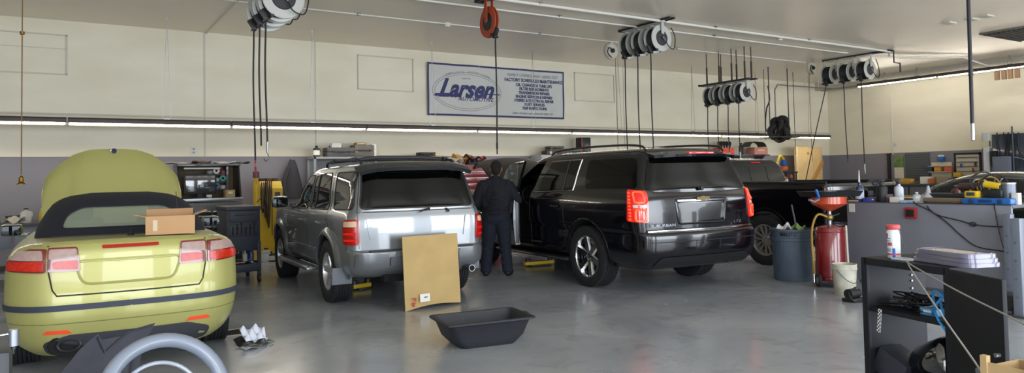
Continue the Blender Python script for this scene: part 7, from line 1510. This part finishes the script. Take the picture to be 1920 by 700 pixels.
CK = bpy.data.materials.new('checkered strap'); CK.use_nodes = True; nt = CK.node_tree; ck = nt.nodes.new('ShaderNodeTexChecker'); ck.inputs['Scale'].default_value = 110; ck.inputs[1].default_value = (.7, .7, .72, 1); ck.inputs[2].default_value = (.01, .01, .012, 1)
tcn = nt.nodes.new('ShaderNodeTexCoord'); nt.links.new(tcn.outputs['Object'], ck.inputs[0]); nt.links.new(ck.outputs[0], nt.nodes['Principled BSDF'].inputs['Base Color'])
g = MB(); g.box((0, 0, -.055), (.022, .003, .12), (0, .12, 0)); tag(g.build('checkered_strap', CK, loc=cl(.115, -.025, .785), rot=(0, 0, ang)), 'black and white checkered strap hanging over the cabinet shelf edge', 'strap')
t = thing('air_tank', 'glossy black air tank lying inside the lower black cabinet', 'tank', cl(.335, .13, .56), ang)
MB().lathe([(0, -.17), (.06, -.165), (.095, -.14), (.105, -.10), (.105, .10), (.095, .14), (.06, .165), (0, .17)], 32, rotm((.35, 1.15, 0))).build('shell', mat('gloss black tank', '0b0b0d', .12, coat=1), t)
MB().cyl((.10, 0, .12), (.12, 0, .22), .012, n=8).build('valve_stem', DARKSTEEL, t)
for x in (-.07, .07): MB().box((x, 0, -.12), (.03, .10, .10), bev=.01).build('foot', BLACK, t)
t = thing('black_box', 'square dark box tipped on its corner inside the lower black cabinet', 'box', cl(.10, .11, .386), ang); MB().box((0, 0, .10), (.17, .16, .13), (0, .45, .1), bev=.006).build('box', mat('slate box', '2b2e38', .4), t)
# twine
ROPE = mat('pale twine', '8f8d88', .8)
a = at(1716, 492, X=cl(.3, -.02, 0).x-.02)
q0 = cl(.305, -.03, HC+.004); e1 = at(1925, 611, X=2.55); e2 = at(1845, 705, X=2.75)
tag(MB().tube(catmull([cl(.25, .05, HC+.006), q0, q0.lerp(e1, .5)+Vector((0, 0, -.008)), e1, at(1990, 655, X=2.3)], 8), .0035, 6).build('twine', ROPE), 'pale twine stretching from the black cabinet to the right frame edge', 'string')
tag(MB().tube(catmull([cl(.26, .04, HC+.006), cl(.315, -.035, HC-.01), cl(.315, -.035, HC-.01).lerp(e2, .5)+Vector((0, 0, -.006)), e2, at(1880, 770, X=2.7)], 8), .0035, 6).build('twine', ROPE), 'pale twine running from the black cabinet down to the cardboard box', 'string')
# open carton at the lower right
q = at(1862, 690, X=2.62); t = thing('cardboard_box', 'open tan cardboard box at the bottom right edge, flaps up', 'box', (2.72, q.y, 0), ang+.1)
for x in (-.075, .075): MB().box((x, 0, (q.z+.01)/2), (.022, .022, q.z+.01)).build('corner_post', CARD, t)
for (c, d) in (((0, 0, (q.z-.012)/2), (.16, .006, q.z-.012)), ((-.08, .10, (q.z-.03)/2), (.006, .2, q.z-.03)), ((.08, .10, (q.z-.03)/2), (.006, .2, q.z-.03)), ((0, .2, (q.z-.03)/2), (.16, .006, q.z-.03))): MB().box(c, d).build('wall', CARD, t)
q = at(1925, 690, X=2.6); carton('parts_box', 'dark brown box at the very bottom right corner', 'box', (2.75, q.y-.06, 0), (.16, .14, q.z), mat('dark brown card', '5a4030', .8), ang, lid=False)
# ------------------------------------------------------------------ lower left foreground
# hand wheel on a stand
dpt = 2.4
def fr(px, py, d): return EYE+(FW+RT*((px-CX)/FPX)-UP*((py-CY)/FPX))*d
ctr = fr(312, 748, dpt); PG_ = mat('pale grey painted tube', '6a7280', .4, coat=.3)
t = thing('hose_reel_stand', 'pale grey tubular wheel on a post, cut by the bottom frame edge', 'stand', (ctr.x, ctr.y, 0)); cz = ctr.z
R1 = Matrix.Translation((0, 0, cz)) @ rotm((math.radians(68), 0, math.radians(14)))
g = MB(); g.M = R1; g.tube([(.195*math.cos(2*PI*k/48), .195*math.sin(2*PI*k/48), 0) for k in range(48)], .024, 12, closed=True); g.build('outer_ring', PG_, t)
g = MB(); g.M = R1; g.tube([(.135*math.cos(2*PI*k/48)-.01, .135*math.sin(2*PI*k/48)-.008, -.03) for k in range(48)], .007, 10, closed=True); g.build('inner_ring', mat('pale grey bright ring', '858c98', .35, coat=.3), t)
g = MB(); g.M = R1; g.lathe([(0, .0), (.07, -.01), (.075, -.04), (.03, -.07), (0, -.07)], 28); g.build('hub', PG_, t)
for k in range(2):
    a = -PI/2+(k-.5)*1.7; g = MB(); g.M = R1; g.cyl((.05*math.cos(a), .05*math.sin(a), -.03), (.185*math.cos(a), .185*math.sin(a), 0), .010, n=8); g.build('spoke', PG_, t)
MB().cyl((0, .05, .02), (0, .05, cz-.02), .03, n=14).build('post', DKGREY, t); MB().lathe([(0, 0), (.2, 0), (.2, .015), (.03, .03), (0, .03)], 24, Matrix.Translation((0, .05, 0))).build('base', DKGREY, t)
# plastic wheel-arch liner standing on the floor
Yl = 5.15; LN = mat('dusty black plastic liner', '30323c', .6, var=.15, vs=9)
t = thing('wheel_arch_liner', 'dusty black plastic wheel arch liner standing behind the hand wheel', 'car part', (0, 0, 0)); 
pts = [(70, 1), (95, 720), (120, 690), (150, 655), (184, 628), (192, 640), (232, 634), (292, 608), (283, 628), (272, 640), (262, 700), (262, 1)]
P3 = []
for px, py in pts:
    if py == 1: P3.append((at(px+15 if px < 100 else px, 790, Y=Yl).x, 0.0))
    else: q = at(px, py, Y=Yl); P3.append((q.x, q.z))
xs0 = sum(p[0] for p in P3)/len(P3); t.location = (xs0, Yl, 0)
f_ = lambda x, z, off: (x, .10*math.sin((x+.2)*5)-off-.06*z, z)
g = MB(); patch(g, [(x-xs0, z) for x, z in P3], f_, lift=0, th=.008, step=.06); g.build('shell', LN, t)
g = MB(); seam(g, [(P3[4][0]-xs0, P3[4][1]-.02), (-.02, .45), (.12, .56), (P3[7][0]-xs0-.02, P3[7][1]-.01)], f_, .008, lift=.006); g.build('rib', LN, t)
g = MB(); seam(g, [(P3[9][0]-xs0-.05, P3[9][1]-.02), (P3[10][0]-xs0-.05, .25)], f_, .010, lift=.006); g.build('rib', LN, t)
# clamp stand at the very left
q = fr(26, 618, 3.1); t = thing('clamp_stand', 'black stand with a small zinc cylinder on a rod at the far left edge', 'stand', (q.x, q.y, 0)); Z_ = mat('zinc', '8f949c', .35, .7)
MB().cyl((0, 0, q.z-.07), (0, 0, q.z+.0), .020, n=18).build('zinc_cylinder', Z_, t); MB().cyl((0, 0, q.z-.085), (0, 0, q.z-.07), .010, n=12).build('tip', DARKSTEEL, t); MB().cyl((0, 0, q.z-.105), (0, 0, q.z-.085), .004, n=8).build('needle', DARKSTEEL, t)
MB().cyl((-.01, 0, q.z-.018), (-.14, 0, q.z-.022), .004, n=8).build('rod', CHROME, t); MB().box((-.10, 0, (q.z)/2), (.035, .05, q.z), bev=.006).build('column', BLACK, t); MB().box((-.06, 0, .015), (.26, .22, .03), bev=.008).build('base', BLACK, t)
q = fr(6, 680, 3.2); t = thing('equipment_case', 'dark case at the bottom left corner of the picture', 'case', (q.x-.10, q.y+.12, 0)); MB().box((0, 0, q.z/2+.02), (.25, .2, q.z+.04), bev=.02).build('shell', DKGREY, t); MB().box((0, -.105, q.z*.8), (.10, .02, .03), bev=.005).build('handle', BLACK, t)
